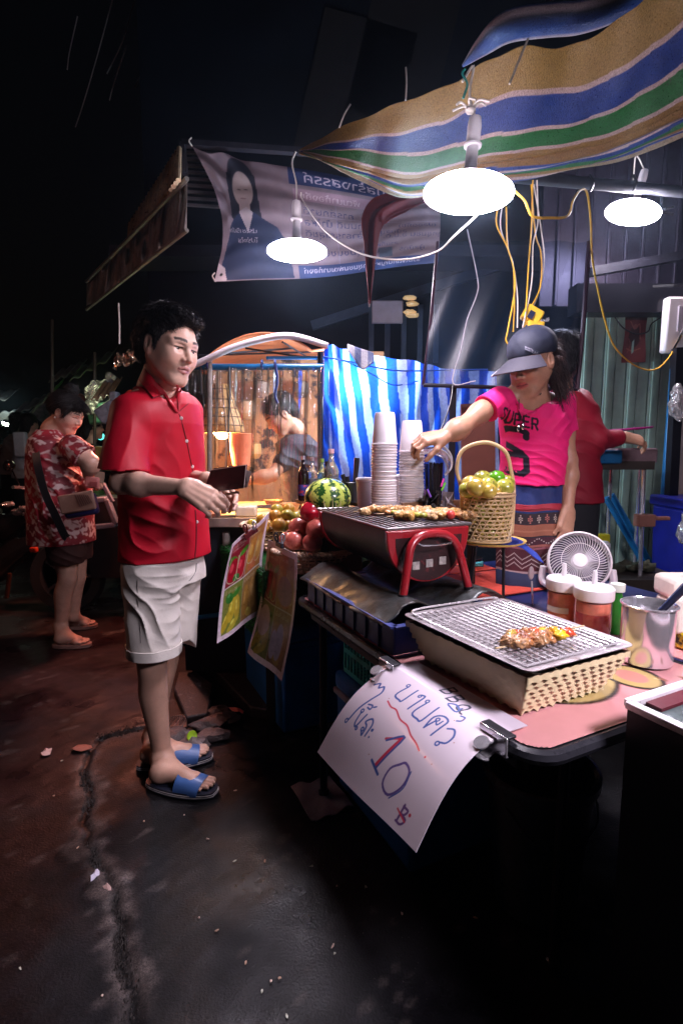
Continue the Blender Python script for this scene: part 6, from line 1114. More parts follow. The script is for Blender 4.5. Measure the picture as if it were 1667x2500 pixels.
ca, cb_ = A(1525, 768, 3.262), A(1572, 885, 3.262); cv.sheet(lambda u, v: Vector((lerp(ca.x, cb_.x, u), ca.y - .01*math.sin(v*5+u*3), lerp(ca.z, cb_.z, v))), 'paper', mat('calendar_paper', attr=True, rough=.5), t, .001)
t = thing('work_table', 'dark work table on thin steel legs against the green wall', 'table', A(1515, 1420, 2.95))
b = B(); ta, tb = A(1448, 1136, 2.8), A(1592, 1134, 2.8); b.box(((ta.x+tb.x)/2, 2.98, ta.z), (tb.x-ta.x, .4, .045)); b.obj('tabletop', mat('dark_wood'), t)
for x, y1, Y in ((1459, 1355, 2.8), (1571, 1430, 2.8), (1490, 1300, 3.15), (1560, 1330, 3.15)): b = B(); b.tube([A(x, 1146, Y), Vector((A(x-4, y1, Y).x, Y, 0))], .011, 10); b.obj('leg', CHROME, t)
b = B(); q = A(1462, 1115, 2.85); b.box(q, (.15, .2, .07)); tag(b.obj('blue_tub', BP, org=q - GZ*.035, bevel=.01), 'blue tub on the left of the work table', 'tub')
b = B(); q = A(1530, 1112, 2.88); b.box(q, (.22, .2, .08)); tag(b.obj('metal_tin', mat('dull_tin', (.3, .2, .22), .35, .6, amt=.5), org=q - GZ*.04, bevel=.01), 'dull metal tin on the work table under the magenta lid', 'tin')
b = B(); q = A(1530, 1052, 2.75); b.lathe([(0, 0), (.115, .004), (.12, .010), (.118, .014), (0, .010)], q, 30, Matrix.Rotation(-.08, 3, 'Y')); tag(b.obj('magenta_lid', mat('magenta_plastic', (.32, .01, .16), .35), org=q), 'flat magenta tray held over the work table by the person in red', 'tray')
b = B(); q = A(1572, 1270, 2.78); b.box(q, (.09, .06, .065)); b.box(q + Vector((.08, 0, .01)), (.10, .03, .02)); tag(b.obj('brown_clamp', mat('brown_clamp', (.20, .08, .06), .5), org=q, bevel=.004), 'brown block clamped on the right steel leg', 'clamp')
t = thing('spray_bottle', 'white capped bottle with a yellow label beside the left steel leg', 'bottle', A(1472, 1400, 2.9)); q = A(1468, 1325, 2.9); b = B(); b.box(q + Vector((0, .03, 0)), (.10, .05, .09)); b.obj('yellow_packet', mat('yellow_packet', (.55, .50, .02), .4), t, bevel=.005)
b = B(); b.lathe([(.035, -.40), (.035, -.02), (.03, 0)], A(1472, 1345, 2.85), 18); b.obj('body', mat('dark_bottle', (.03, .02, .02), .3), t); b = B(); b.lathe([(.034, -.02), (.034, .04), (.02, .055), (0, .056)], A(1472, 1345, 2.85), 18); b.obj('cap', WP, t)
q = A(1530, 1385, 2.9)
b = B()
for i in range(10): b.sph(q + Vector((random.uniform(-.11, .11), random.uniform(-.03, .05), random.uniform(-.03, .03))), (.04, .03, .026), 10, 7, .8)
tag(b.obj('rag_heap', mat('camo_rags', (.06, .06, .035), .8, amt=.8, nz=20, wear=((.2, .17, .1), .6, 20)), org=q, smooth=180), 'heap of mottled rags under the work table', 'rags')
b = B(); q = A(1515, 1420, 2.9); b.box(q, (.5, .4, .12)); tag(b.obj('dark_shelf', mat('dark_wood'), org=q), 'dark low shelf under the rags', 'shelf')
b = B(); b.bar(A(1655, 850, 3.05), A(1635, 1250, 3.05), .05, .05); tag(b.obj('black_post', mat('black_steel'), org=A(1635, 1250, 3.05)), 'black upright post right of the blue pipe', 'post')
b = B(); q = A(1690, 1120, 3.2); b.box(q, (.25, .02, .55)); tag(b.obj('beige_panel', mat('beige_panel', (.42, .33, .30), .5, amt=.2), org=q), 'beige panel at the right edge beyond the black post', 'panel')
t = thing('blue_barrel', 'deep blue plastic bin at the right edge', 'bin', A(1690, 1420, 2.9)); q = A(1700, 1330, 2.95); b = B(); b.box(q, (.33, .3, .44), taper=1.08); b.obj('body', mat('deep_blue_plastic', (.008, .012, .20), .35), t, bevel=.02); b = B(); b.box(q + GZ*.245, (.38, .35, .06)); b.obj('lid', mat('deep_blue_plastic'), t, bevel=.012)
BAGM = {}
def bag(q, s_, label, seed, grp=None):
    r_ = random.Random(seed); sd = SDF()
    for i in range(7): sd.ell(q + Vector((r_.uniform(-1, 1)*s_[0]*.4, r_.uniform(-1, 1)*.02, r_.uniform(-1, 1)*s_[1]*.6)), (s_[0]*.5, .03, s_[1]*.45), k=.02)
    sd.disp = lambda P: wob(P, 60, seed)*.004; v_, q_ = sd.mesh(.005); o = mesh_np([(v_, q_)], 'plastic_bag', clear_film('bag_film', (.95, .93, .93), .28, .2, 30, .8, .22, (.7, .66, .66)), None); tag(o, label, 'bag', grp)
bag(A(1660, 980, 2.9), (.06, .11), 'clear plastic bag hanging by the black post', 3); bag(A(1672, 1290, 2.6), (.05, .10), 'crinkled white plastic bag before the blue bin', 4)
t = thing('foam_block', 'thick cream foam box behind the steel pot', 'box', O(1680, 1500, .725)); q = A(1680, 1432, 1.75); b = B(); b.box(q, (.17, .14, .075)); b.obj('lid', mat('foam_cream', (.8, .72, .62), .7, bump=.2), t, bevel=.018); b = B(); b.box(Vector((q.x, q.y, (q.z+.725)/2-.02)), (.15, .12, max(.02, q.z-.725-.04))); b.obj('body', mat('foam_cream'), t, bevel=.01)
t = thing('snack_pack', 'yellow and black packet at the right edge behind the pot', 'packet', O(1665, 1590, .73)); b = B(); b.box(O(1668, 1575, .73) + GZ*.02, (.06, .05, .045), .4); b.obj('packet', mat('yellow_black', (.65, .45, .02), .35, wear=((.01, .01, .01), .5, 18)), t, bevel=.006)
b = B(); b.box(A(1662, 1500, 1.40), (.06, .05, .10)); tag(b.obj('foam_cup', mat('foam_cream'), org=A(1662, 1560, 1.4), bevel=.01), 'cream foam carton right of the ladle handle', 'carton')
# ================================================================ FAR LEFT OF THE ROAD
link_light('far_stall_glow', A(20, 1000, 8.6), 'POINT', 5, (.85, 1, .8), .3)
for i, (px, py, Y, e, c_) in enumerate(((16, 1030, 9, 34, (.8, 1, .75)), (40, 1015, 10, 10, (.8, .9, 1)), (8, 1062, 8, 6, (.7, .8, 1)), (252, 946, 7.5, 3, (.2, 1, .1)), (246, 1065, 7, 1.5, (.1, .8, .7)))):
    p = A(px, py, Y); t = thing('stall_light', ('bright greenish stall lamp far down the road at the left edge', 'pale lamp above the bright one far down the road', 'small bluish lamp low at the left edge', 'small green light behind the left stalls', 'teal light behind the man, low')[i], 'light', p); b = B(); b.sph(p, (.07 if i < 2 else .05,)*3, 14, 8); b.obj('bulb', mat('far_lamp%d' % i, (1, 1, 1), .5, bump=0, emit=c_, es=e), t, smooth=180)
def far_awn(px0, py0, px1, py1, Y, c_, label, drop=40):
    b = B(); a0, a1 = A(px0, py0, Y), A(px1, py1, Y+.3); b.sheet(lambda u, v: a0.lerp(a1, u) + Vector((.1*v, -.5*v, -.22*v + .02*math.sin(u*20))), 16, 5, .01); tag(b.obj('stall_awning', mat('awn'+str(px0), c_, .4, amt=.5, nz=6), org=a0, smooth=180), label, 'awning')
far_awn(95, 990, 160, 925, 7.5, (.35, .45, .32), 'green and white tilted awning over the far left stalls'); far_awn(-20, 1010, 60, 1000, 8.5, (.15, .17, .22), 'grey awning at the left edge far away'); far_awn(200, 900, 290, 850, 6.5, (.14, .2, .10), 'green cloth awning between the woman and the man')
t = thing('far_stall', 'cluttered dark stall of produce behind the woman and the man', 'stall', A(250, 1350, 5.2))
for a_, b_, c_ in (((-2.55, -1.75), (4.9, 5.6), (.66, .72)),): b = B(); b.box(((a_[0]+a_[1])/2, (b_[0]+b_[1])/2, .69), (.9, .7, .04)); b.obj('counter', mat('pale_counter', (.25, .26, .32), .4), t)
b = B()
for x in (-2.5, -1.8): b.bar((x, 4.95, 0), (x, 4.95, .67), .04)
b.obj('legs', mat('grey_bar'), t)
r_ = random.Random(9)
for i in range(26): q = Vector((r_.uniform(-2.5, -1.8), r_.uniform(4.95, 5.4), .74 + r_.uniform(0, .16))); b = B(); b.sph(q, (r_.uniform(.04, .07),)*3, 10, 7, .5); tag(b.obj('produce', mat('produce%d' % (i % 3), ((.25, .2, .02), (.05, .16, .03), (.3, .12, .03))[i % 3], .5), org=q, smooth=180), ('yellow', 'green', 'orange')[i % 3] + ' produce bunch heaped on the far stall', 'produce', ('yellow', 'green', 'orange')[i % 3] + ' produce on the far stall')
for x in (128, 232): b = B(); b.tube([A(x, 780 if x == 128 else 860, 5.5), A(x, 1350, 5.5)], .016, 8); tag(b.obj('stall_pole', mat('dark_wood'), org=A(x, 1350, 5.5)), ('thin pole above the woman' if x == 128 else 'thin pole just left of the man'), 'pole')
for i, (x0, y0, x1, y1, Y, c_, lb) in enumerate(((60, 985, 130, 960, 8., (.3, .3, .36), 'pale blue sloped awning over the far pedestrians'), (-30, 960, 50, 950, 9., (.2, .2, .24), 'second grey awning high at the left edge'), (255, 935, 300, 925, 5.4, (.28, .16, .08), 'brown awning edge touching the man from behind'), (150, 905, 215, 880, 7., (.22, .22, .2), 'dim canvas roof above the woman'))): far_awn(x0, y0, x1, y1, Y, c_, lb)
for i, (x, y, Y, w, h, c_) in enumerate(((15, 1150, 7.6, .5, .35, (.2, .25, .3)), (245, 1010, 5.6, .22, .2, (.1, .3, .2)), (262, 1120, 5.0, .2, .22, (.35, .3, .08)), (212, 985, 6.4, .3, .16, (.35, .1, .06)), (120, 1010, 7.8, .3, .3, (.3, .3, .34)), (276, 1000, 5.2, .16, .3, (.28, .26, .3)))):
    b = B(); q = A(x, y, Y); b.box(q, (w, .15, h), Matrix.Rotation(i*.3-.5, 3, 'Y')); b.box(q + Vector((w*.3, -.05, h*.4)), (w*.5, .1, h*.3)); tag(b.obj('market_goods', mat('goods%d' % i, c_, .4, amt=.7, nz=14), org=q, bevel=.02), ('grey', 'green', 'yellow', 'red', 'pale', 'lilac')[i] + ' bundle of market goods in the dim left background', 'goods')
for i in range(9):
    q = A(random.uniform(196, 282), random.uniform(930, 1010), random.uniform(5, 6)); bag(q, (.07, .10), ('green', 'clear', 'dim')[i % 3] + ' plastic bag hanging in the dark stalls left of the man', 20 + i, ('green', 'clear', 'dim')[i % 3] + ' bags in the dark stalls')
link_light('added_fill_light', A(262, 985, 5.3), 'POINT', 5, (.9, 1, .6), .2)  # added fill without a fixture, brightens the bags and goods
# grey crate cart left of man
t = thing('grey_trolley', 'grey framed black trolley between the woman and the man', 'trolley', A(250, 1400, 3.9)); FRM = mat('pale_blue_frame', (.20, .25, .32), .4, .3)
qa = [A(225, 1222, 3.8), A(262, 1218, 3.8), A(285, 1280, 3.8), A(222, 1288, 3.8)]
for i in range(4): b = B(); b.bar(qa[i], qa[(i+1) % 4], .05, .04); b.obj('frame', FRM, t, bevel=.01)
b = B(); b.box((qa[0] + qa[2])/2 + Vector((0, .2, -.2)), (.3, .3, .6)); b.obj('body', BLKP, t); b = B(); b.bar(A(252, 1180, 3.7), A(276, 1225, 3.7), .03, .02); b.obj('handle', FRM, t)
b = B(); q = A(292, 845, 4.2); 
def foil(u, v): return A(lerp(278, 345, u), lerp(lerp(875, 845, u), lerp(900, 880, u), v), 4.0) + Vector((0, .05*mnoise.noise(Vector((u*9, v*5, 0))), .04*mnoise.noise(Vector((u*8, v*6, 4)))))
b.sheet(foil, 30, 10, .002); tag(b.obj('foil_wrap', mat('foil', (.75, .6, .45), .18, .9, bump=.8, bs=30), org=A(300, 890, 4)), 'crumpled shiny foil wrap behind the man’s neck', 'foil')
# red heat lamp of the next stall (hidden behind the man) that lights the woman
p = A(322, 985, 3.75); t = thing('heat_lamp', 'red shaded stall lamp behind the man lighting the woman', 'lamp', p); b = B(); b.lathe([(.10, -.02), (.06, .05), (.02, .09), (0, .095)], p, 24, cap=False); b.obj('shade', mat('red_shade', (.4, .02, .01), .4), t); b = B(); b.sph(p, (.035,)*3, 12, 8); b.obj('bulb', mat('red_bulb', (1, .3, .2), .5, bump=0, emit=(1, .18, .09), es=40), t)
hl = link_light('bulb_light', p - GZ*.03, 'SPOT', 55, (1, .30, .20), .06, t, rot=(A(170, 1330, 3.35) - p).to_track_quat('-Z', 'Y').to_euler()); hl.data.spot_size = R(105); hl.data.spot_blend = .5
p = Vector((-2.9, 1.0, 2.6)); 
# motorbike at left edge
t = thing('motorbike', 'black motorbike parked at the left edge behind the woman', 'motorbike', A(30, 1560, 4.0)); Yb = 4.0; BK = mat('bike_black', (.012, .012, .014), .15, coat=.6, bump=0)
x0, gz = -2.75, 0
def bx(x, z): return Vector((x0 + x, Yb, z))
for x in (-.55, .62):
    w_ = B(); w_.lathe([(.20, -.035), (.27, -.045), (.285, -.02), (.285, .02), (.27, .045), (.20, .035), (.20, -.035)], bx(x, .285), 36, Matrix.Rotation(R(90), 3, 'X')); ty = w_.obj('wheel', mat('tyre', (.015, .015, .016), .7), t)
    for k in range(5): b = B(); a = k*1.257; b.bar(bx(x, .285), bx(x + .2*math.cos(a), .285 + .2*math.sin(a)), .025, .02, up=Vector((0, 1, 0))); b.obj('spoke', STEEL, ty)
b = B(); sd = SDF(); sd.chain([bx(-.6, .62), bx(-.2, .72), bx(.15, .68)], [.09, .10, .09], .06); sd.chain([bx(.15, .62), bx(.42, .85), bx(.50, .93)], [.07, .09, .07], .05); sd.chain([bx(-.3, .5), bx(.05, .36), bx(.35, .55)], [.10, .12, .06], .05); v_, q_ = sd.mesh(.012); mesh_np([(v_, q_)], 'body', BK, t)
b = B(); b.tube(catmull([bx(-.62, .74), bx(-.3, .79), bx(0, .76), bx(.1, .8)], 5), [.07]*16, 12, flat=.6); b.obj('saddle', mat('saddle_vinyl', (.015, .015, .015), .5), t)
b = B(); b.tube([bx(.62, .285), bx(.46, .9)], .022, 8); b.obj('fork', CHROME, t); b = B(); b.tube([bx(.45, 1.0) + Vector((0, -.33, 0)), bx(.48, .96), bx(.45, 1.0) + Vector((0, .33, 0))], .013, 8); b.obj('handlebar', CHROME, t)
b = B(); b.sph(bx(.56, .88), (.06, .07, .06), 14, 8); b.obj('headlight', mat('lens', (.8, .8, .8), .08, spec=1), t)
for i, (px, py) in enumerate(((60, 1242), (45, 1250), (70, 1255), (20, 1232))): b = B(); b.sph(A(px, py, 3.7), (.05, .03, .02), 10, 6, .5); b.obj('chrome_trim', CHROME, t)
b = B(); b.box(A(84, 1342, 3.65), (.05, .04, .04)); b.obj('tail_light', mat('tail_red', (.5, .05, .02), .2), t, bevel=.01)
b = B(); b.tube([A(25, 1400, 3.6), A(17, 1460, 3.6)], .015, 8); b.obj('exhaust_tip', mat('copper_glint', (.5, .2, .1), .2, .9), t)
for s_ in (-1, 1): b = B(); b.tube([bx(.45, 1.0) + Vector((0, s_*.25, 0)), bx(.42, 1.12) + Vector((0, s_*.28, 0))], .006, 6); b.sph(bx(.41, 1.15) + Vector((0, s_*.29, 0)), (.03, .06, .04), 12, 8); b.obj('mirror', BK, t)
# ================================================================ PEOPLE
from mathutils.bvhtree import BVHTree
def frame(o, f, up=Vector((0, 0, 1)), s=1.):
    f = Vector(f).normalized(); l = Vector(up).cross(f).normalized(); u = f.cross(l); M = Matrix((f*s, l*s, u*s)).transposed().to_4x4(); M.translation = Vector(o); return M
def skin_mat(name, rough=.42): return mat(name, attr=True, rough=rough, amt=.10, nz=60, bump=.035, bs=420, sss=.08, spec=.45)
class Head:
    def __init__(s, o, f, up, sc, fem=False, jaw=1.): s.M = frame(o, f, up, sc); s.sc = sc; s.fem = fem; s.jaw = jaw; s.R = s.M.to_3x3(); s.Rn = Matrix([Vector(r).normalized() for r in s.R.transposed()]).transposed()
    def P(s, x, y, z): return s.M @ Vector((x, y, z))
    def e(s, sd, c, r, k=.012, op=1, rot=None): sd.ell(s.P(*c), [q*s.sc for q in r], s.Rn @ rot if rot is not None else s.Rn, k*s.sc, op)
    def c(s, sd, a, b, ra, rb=None, k=.012, op=1): sd.cap(s.P(*a), s.P(*b), ra*s.sc, (ra if rb is None else rb)*s.sc, k*s.sc, op)
    def build(s, sd, neck, nr=.052):
        j = s.jaw; s.e(sd, (-.014, 0, .038), (.095, .075, .083)); s.e(sd, (.030, 0, .012), (.064, .059, .072), .02); s.e(sd, (.036, 0, -.042), (.055, .052*j, .062), .03)
        for y in (-1, 1):
            s.c(sd, (-.005, y*.056*j, -.040), (.056, y*.022*j, -.092), .018, .016, .03); s.e(sd, (.030, y*.032, -.018), (.044, .034, .055), .03); s.e(sd, (.058, y*.036, -.028), (.026, .026, .030), .022); s.c(sd, (.084, y*.010, .024), (.068, y*.046, .022), .011, .010, .016)
            s.e(sd, (.093, y*.031, .004), (.013, .019, .012), .010, -1)
            s.c(sd, (.0850, y*.017, .0108), (.0765, y*.046, .0088), .0062, .0055, .004); s.c(sd, (.0830, y*.019, -.0065), (.0755, y*.044, -.0045), .0055, .0045, .006)
            s.e(sd, (-.004, y*.078, -.004), (.019, .009, .034), .006, 1, Matrix.Rotation(-.15, 3, 'Y')); s.e(sd, (.001, y*.087, .0), (.010, .007, .018), .004, -1)
            s.e(sd, (.096, y*.0135, -.029), (.010, .0085, .0075), .006); s.e(sd, (.101, y*.007, -.036), (.004, .0035, .003), .002, -1)
        s.c(sd, (.066, -.013*j, -.098), (.066, .013*j, -.098), .017, k=.028); s.e(sd, (.074, 0, -.060), (.016, .026, .022), .016)
        s.c(sd, (.088, 0, .012), (.104, 0, -.020), .0075, .0095, .010); s.e(sd, (.106, 0, -.026), (.0095, .0095, .0085), .006)
        s.c(sd, (.0885, -.017, -.0560), (.0925, 0, -.0535), .0040, .0047, .004); s.c(sd, (.0885, .017, -.0560), (.0925, 0, -.0535), .0040, .0047, .004)
        s.c(sd, (.0865, -.015, -.0660), (.0900, 0, -.0675), .0045, .0054, .004); s.c(sd, (.0865, .015, -.0660), (.0900, 0, -.0675), .0045, .0054, .004)
        s.c(sd, (.0950, -.022, -.0610), (.0955, .022, -.0610), .0022, k=.003, op=-1)
        sd.cap(s.P(-.022, 0, -.045), neck, nr*s.sc*.98, nr*s.sc*1.12, .03)
    def paint(s, base, beard=0.):
        Mi = np.array(s.M.inverted())
        def f(P):
            q = P @ Mi[:3, :3].T + Mi[:3, 3]; x, y, z = q.T; ay = np.abs(y); c = np.tile(np.array(base, 'f'), (len(P), 1)); c *= (1 + .05*wob(P, 40, 2) + .03*wob(P, 130, 4))[:, None]
            def mix(k, col): nonlocal c; k = np.clip(k, 0, 1)[:, None]; c = c*(1-k) + np.array(col, 'f')*k
            fr = x > .055
            mix(np.exp(-((ay-.04)/.018)**2 - ((z+.03)/.02)**2)*.25*fr, (base[0]*1.1, base[1]*.72, base[2]*.72)); mix(np.exp(-(y/.014)**2 - ((z+.028)/.014)**2)*.25*fr, (base[0]*1.05, base[1]*.72, base[2]*.72))
            lip = ((ay/.025)**2 + ((z+.061)/.0125)**2 < 1) & (x > .08); mix(lip*.75, (.42, .13, .12) if not s.fem else (.45, .09, .10)); mix((np.abs(z+.0605) < .0016)*(ay < .024)*(x > .075)*.8, (.08, .02, .02))
            by = .0275 + .0040*np.clip(1-((ay-.030)/.024)**2, -.6, 1); th = .0044 if not s.fem else .0032
            mix(((np.abs(z-by) < th) & (ay > .011) & (ay < .050) & fr)*.93, (.02, .013, .012))
            lash = (np.abs(z-.0065+.10*np.maximum(ay-.033, 0)) < .0022) & (ay > .016) & (ay < .048) & (x > .06); mix(lash*.92, (.012, .008, .008))
            if beard: mix(((z < -.045) & (x > .03) & ~lip)*beard*.12, (.12, .09, .09))
            mix(np.exp(-((q - np.array([.0, .087, .0]))**2).sum(1)/.0001)*.4 + np.exp(-((q - np.array([.0, -.087, .0]))**2).sum(1)/.0001)*.4, (base[0]*.7, base[1]*.4, base[2]*.4))
            return c
        return f
    def eyes(s, parent, gaze=(0, 0)):
        for y in (-1, 1):
            c = s.P(.0715, y*.031, .0015); g = (s.Rn @ Vector((1, gaze[0], gaze[1]))).normalized(); b = B(); b.sph(c, .0125*s.sc, 20, 14); e = b.obj('eye', mat('eye_white', (.62, .56, .54), .12, coat=.8, amt=.1, bump=0), parent, smooth=180)
            b = B(); q = g.to_track_quat('Z', 'Y').to_matrix(); r = .0128*s.sc; b.lathe([(r*math.sin(a), r*math.cos(a)) for a in (0.001, .14, .28, .42, .55)], c, 20, q); b.obj('iris', mat('dark_iris', (.012, .006, .005), .08, coat=1, bump=0, amt=0), e, smooth=180)
def hand(sd, W, d, n, side, curls, thumb=(.6, .5), s=1., spread=.06):
    """W wrist, d finger direction, n back of the hand, side +1: thumb on n x d"""
    d = d.normalized(); n = (n - d*n.dot(d)).normalized(); t = n.cross(d)*side; k = .008
    L = [(.040, .024, .020), (.045, .028, .021), (.042, .026, .021), (.033, .020, .019)]
    for i in range(4):
        off = (.030 - .020*i)*s; base = W + d*(.088 - .004*abs(i-1)**1.5)*s + t*off + n*(.002 if i in (1, 2) else -.001)*s
        sd.cap(W + t*off*.55 + d*.006*s, base, .0165*s, .0115*s, .016); sd.cap(W + d*.02*s + t*off*.8 + n*.012*s, base + n*.006*s, .0045*s, .005*s, .008)
        ang = 0; p = base; sp = (1.5-i)*spread; dd = (d*math.cos(sp) + t*math.sin(sp)).normalized()
        for j in range(3):
            ang += curls[i][j]; v = dd*math.cos(ang) - n*math.sin(ang); q = p + v*L[i][j]*s; r0 = (.0098, .0088, .0080)[j]*(.9 if i == 3 else 1)*s; r1 = (.0088, .0080, .0068)[j]*(.9 if i == 3 else 1)*s
            sd.cap(p, q, r0, r1, .0045 if j else .006); p = q
    tb = W + t*.024*s + d*.022*s - n*.008*s; v = (t*math.sin(thumb[0]) + d*math.cos(thumb[0]) - n*.45).normalized(); q1 = tb + v*.040*s; v2 = (d*.85 + t*.15 - n*thumb[1]).normalized(); q2 = q1 + v2*.032*s; q3 = q2 + (v2 - n*.2).normalized()*.024*s
    sd.cap(W + t*.012*s, tb, .018*s, .018*s, .014); sd.cap(tb, q1, .0165*s, .0115*s, .012); sd.cap(q1, q2, .0108*s, .0100*s, .006); sd.cap(q2, q3, .0100*s, .0082*s, .005)
def arm(sd, sh, el, wr, r=(.050, .040, .026)):
    e2 = el.lerp(wr, .30); u2 = sh.lerp(el, .5); sd.cap(sh, u2, r[0], r[0]*.95, .03); sd.cap(u2, el, r[0]*.95, r[1]*.95, .03); sd.cap(el, e2, r[1]*.98, r[1]*1.06, .02); sd.cap(e2, wr, r[1]*1.05, r[2], .03)
def legp(sd, hip, kn, an, r=(.085, .055, .036), back=Vector((-1, 0, 0))):
    P = [(hip, r[0]), (hip.lerp(kn, .5), lerp(r[0], r[1], .5)), (hip.lerp(kn, .85), r[1]*1.0), (kn, r[1]*.96), (kn.lerp(an, .12) + back*.003, r[1]*.93), (kn.lerp(an, .28) + back*.011, r[1]*.97), (kn.lerp(an, .45) + back*.009, r[1]*.88), (kn.lerp(an, .62) + back*.004, lerp(r[1]*.88, r[2], .55)), (kn.lerp(an, .80), r[2]*1.05), (an, r[2])]
    pc = catmull([p for p, _ in P], 3); n = len(pc); rs = np.interp(np.linspace(0, 1, n), np.linspace(0, 1, len(P)), [q for _, q in P]); sd.chain(pc, [float(q) for q in rs], k=.012)
def foot(sd, an, heel, toe, w=.042, s=1.):
    d = (toe - heel); d.z = 0; L = d.length; d.normalize(); sdv = Vector((-d.y, d.x, 0)); z0 = heel.z
    sd.cap(an, heel + d*.03 + GZ*.035, .034*s, .032*s, .03); sd.ell(heel + d*.035 + GZ*.028, (.036, .030, .028), k=.02); sd.cap(heel + d*.05 + GZ*.04, heel + d*L*.68 + GZ*.022, .032*s, .024*s, .03); sd.cap(an, heel + d*L*.55 + GZ*.030, .034*s, .024*s, .03)
    sd.cap(heel + d*L*.70 + sdv*w*.5 + GZ*.018, heel + d*L*.68 - sdv*w*.6 + GZ*.016, .020, .018, .02)
    for i in range(5):
        o = (i-2)*.0155; ln = [.0, .010, .008, .0, -.012][i]; big = i == 0; sd.cap(heel + d*(L*.72) - sdv*(o) + GZ*.016, heel + d*(L-.014 + ln - (0.01 if i == 4 else 0)) - sdv*(o*1.05) + GZ*.011, .011 if big else .0088, .0115 if big else .0072, .003)
def wrinkle(spec):       # list of (centre, radius, direction, frequency, amplitude)
    def f(P):
        d = np.zeros(len(P))
        for c, rad, n, fr, am in spec:
            q = P - np.array(c); r2 = (q**2).sum(1)/rad**2; n = np.array(Vector(n).normalized()); ph = (q @ n)*fr + 1.6*wob(P, 11, fr) ; d += am*np.exp(-r2)*(np.abs(np.sin(ph))**.7*2-1.1)
        return d + .0012*wob(P, 26, 3) 
    return f
def bvh_of(o):
    M = parent_world(o); return BVHTree.FromPolygons([M @ v.co for v in o.data.vertices], [tuple(p.vertices) for p in o.data.polygons])
def hit(bv, px, py, off=.0):
    r = ray(px, py).normalized(); h = bv.ray_cast(Vector((0, 0, EYE)), r); 
    if h[0] is None: return None
    return h[0] - r*off
def hair_tufts(name, H, parent, n, fn, m, seed=1, ln=.03, r=.0016, side=3):
    rr = random.Random(seed); b = B()
    for _ in range(n):
        g = fn(rr)
        if g is None: continue
        p, dr, L = g; p = H.P(*p); dr = H.Rn @ Vector(dr).normalized(); q = Vector((rr.uniform(-1, 1), rr.uniform(-1, 1), rr.uniform(-1, .4)))*.25; b.tube([p, p + dr*L*.5*H.sc, p + (dr + q*.6 - GZ*.15)*L*H.sc], [r*1.2, r, r*.25], side, cap=False)
    o = b.obj(name, m, parent, smooth=180); o['kind'] = 'stuff'; return o
def fur(H, hobj, parent, n, m, ln=(.02, .04), r=.0009, seed=1, lift=.25, crown=(-.035, 0, .125), fwd=.5):      # fine strands combed away from the crown
    rr = random.Random(seed); M = parent_world(hobj); me = hobj.data; nv = len(me.vertices); cr = H.P(*crown); b = B(); F_ = H.Rn @ Vector((1, 0, 0)); Mi_ = H.M.inverted()
    for _ in range(n):
        v = me.vertices[rr.randrange(nv)]; p = M @ v.co; nn = v.normal; t = (p - cr); t = t - nn*t.dot(nn)
        if t.length < 1e-4: continue
        t = t.normalized() + F_*fwd*rr.uniform(.2, 1) ; t = (t - nn*t.dot(nn)).normalized(); q = Vector((rr.uniform(-1, 1), rr.uniform(-1, 1), rr.uniform(-1, 1)))*.22; L = rr.uniform(*ln)*H.sc; lf = lift*rr.uniform(.1, 1.2)
        b.tube([p - nn*.003, p + (t*.5 + nn*lf*.6 + q*.3)*L, p + (t + nn*lf*.5 + q)*L], [r, r*.9, r*.2], 3, cap=False)
    o = b.obj('hair_strands', m, parent, smooth=180); o['kind'] = 'stuff'; return o
HAIR_ST = mat('hair_strand', (.012, .009, .010), .38, amt=.3, bump=0, spec=.5)
HAIR = mat('black_hair', (.006, .005, .006), .48, amt=.4, nz=90, aniso=(60, 60, 8), bump=.6, bs=40, spec=.35)
# ---------------------------------------------------------------- MAN IN THE RED SHIRT
man = thing('person', 'man in red short sleeved shirt, white shorts and blue slides, holding an open wallet', 'person', O(430, 1900, 0))
SK = (.76, .47, .355); hd = Vector((math.cos(R(-33)), math.sin(R(-33)), 0)); back = -hd
hipR, hipL = A(372, 1420, 1.90), A(438, 1420, 2.07); knR, knL = A(372, 1625, 1.90), A(402, 1620, 2.08); anR, anL = A(396, 1850, 1.92), A(374, 1800, 2.10)
heR, toR = O(372, 1903, .024), O(520, 1925, .024); heL, toL = O(346, 1862, .024), O(510, 1838, .024)
shR, elR, wrR = A(314, 1000, 1.81), A(296, 1180, 1.73), A(452, 1190, 1.64); shL, elL, wrL = A(450, 1005, 2.10), A(440, 1170, 2.14), A(500, 1172, 1.86)
nb = A(388, 952, 1.95)
H = Head(A(412, 848, 1.88), (math.cos(R(-32)), math.sin(R(-32)), -.24), Vector((.12, 0, 1)), 1.05)
sh_ = SDF(); H.build(sh_, nb, .053); sh_.cap(shR.lerp(nb, .35), shL.lerp(nb, .35), .045, k=.05); sh_.cap(nb, A(400, 1060, 1.94), .062, .058, .05)
parts = [sh_.mesh(.0022, lo=np.array([-9, -9, A(400, 1030, 1.9).z]))]
sa = SDF(); arm(sa, shR, elR, wrR, (.044, .034, .024)); hand(sa, wrR, Vector((.80, -.10, -.42)), Vector((-.12, -.80, .62)), 1, [(.40, .85, .6), (.52, .9, .6), (.60, .9, .6), (.68, .9, .6)], (.5, .4), 1.02, .035); parts.append(sa.mesh(.0024))
sa = SDF(); arm(sa, shL, elL, wrL, (.052, .042, .027)); hand(sa, wrL, Vector((.55, .1, -.35)), Vector((.2, .8, .5)), -1, [(.5, .7, .4)]*4, (.4, .5), 1.0); parts.append(sa.mesh(.0032))
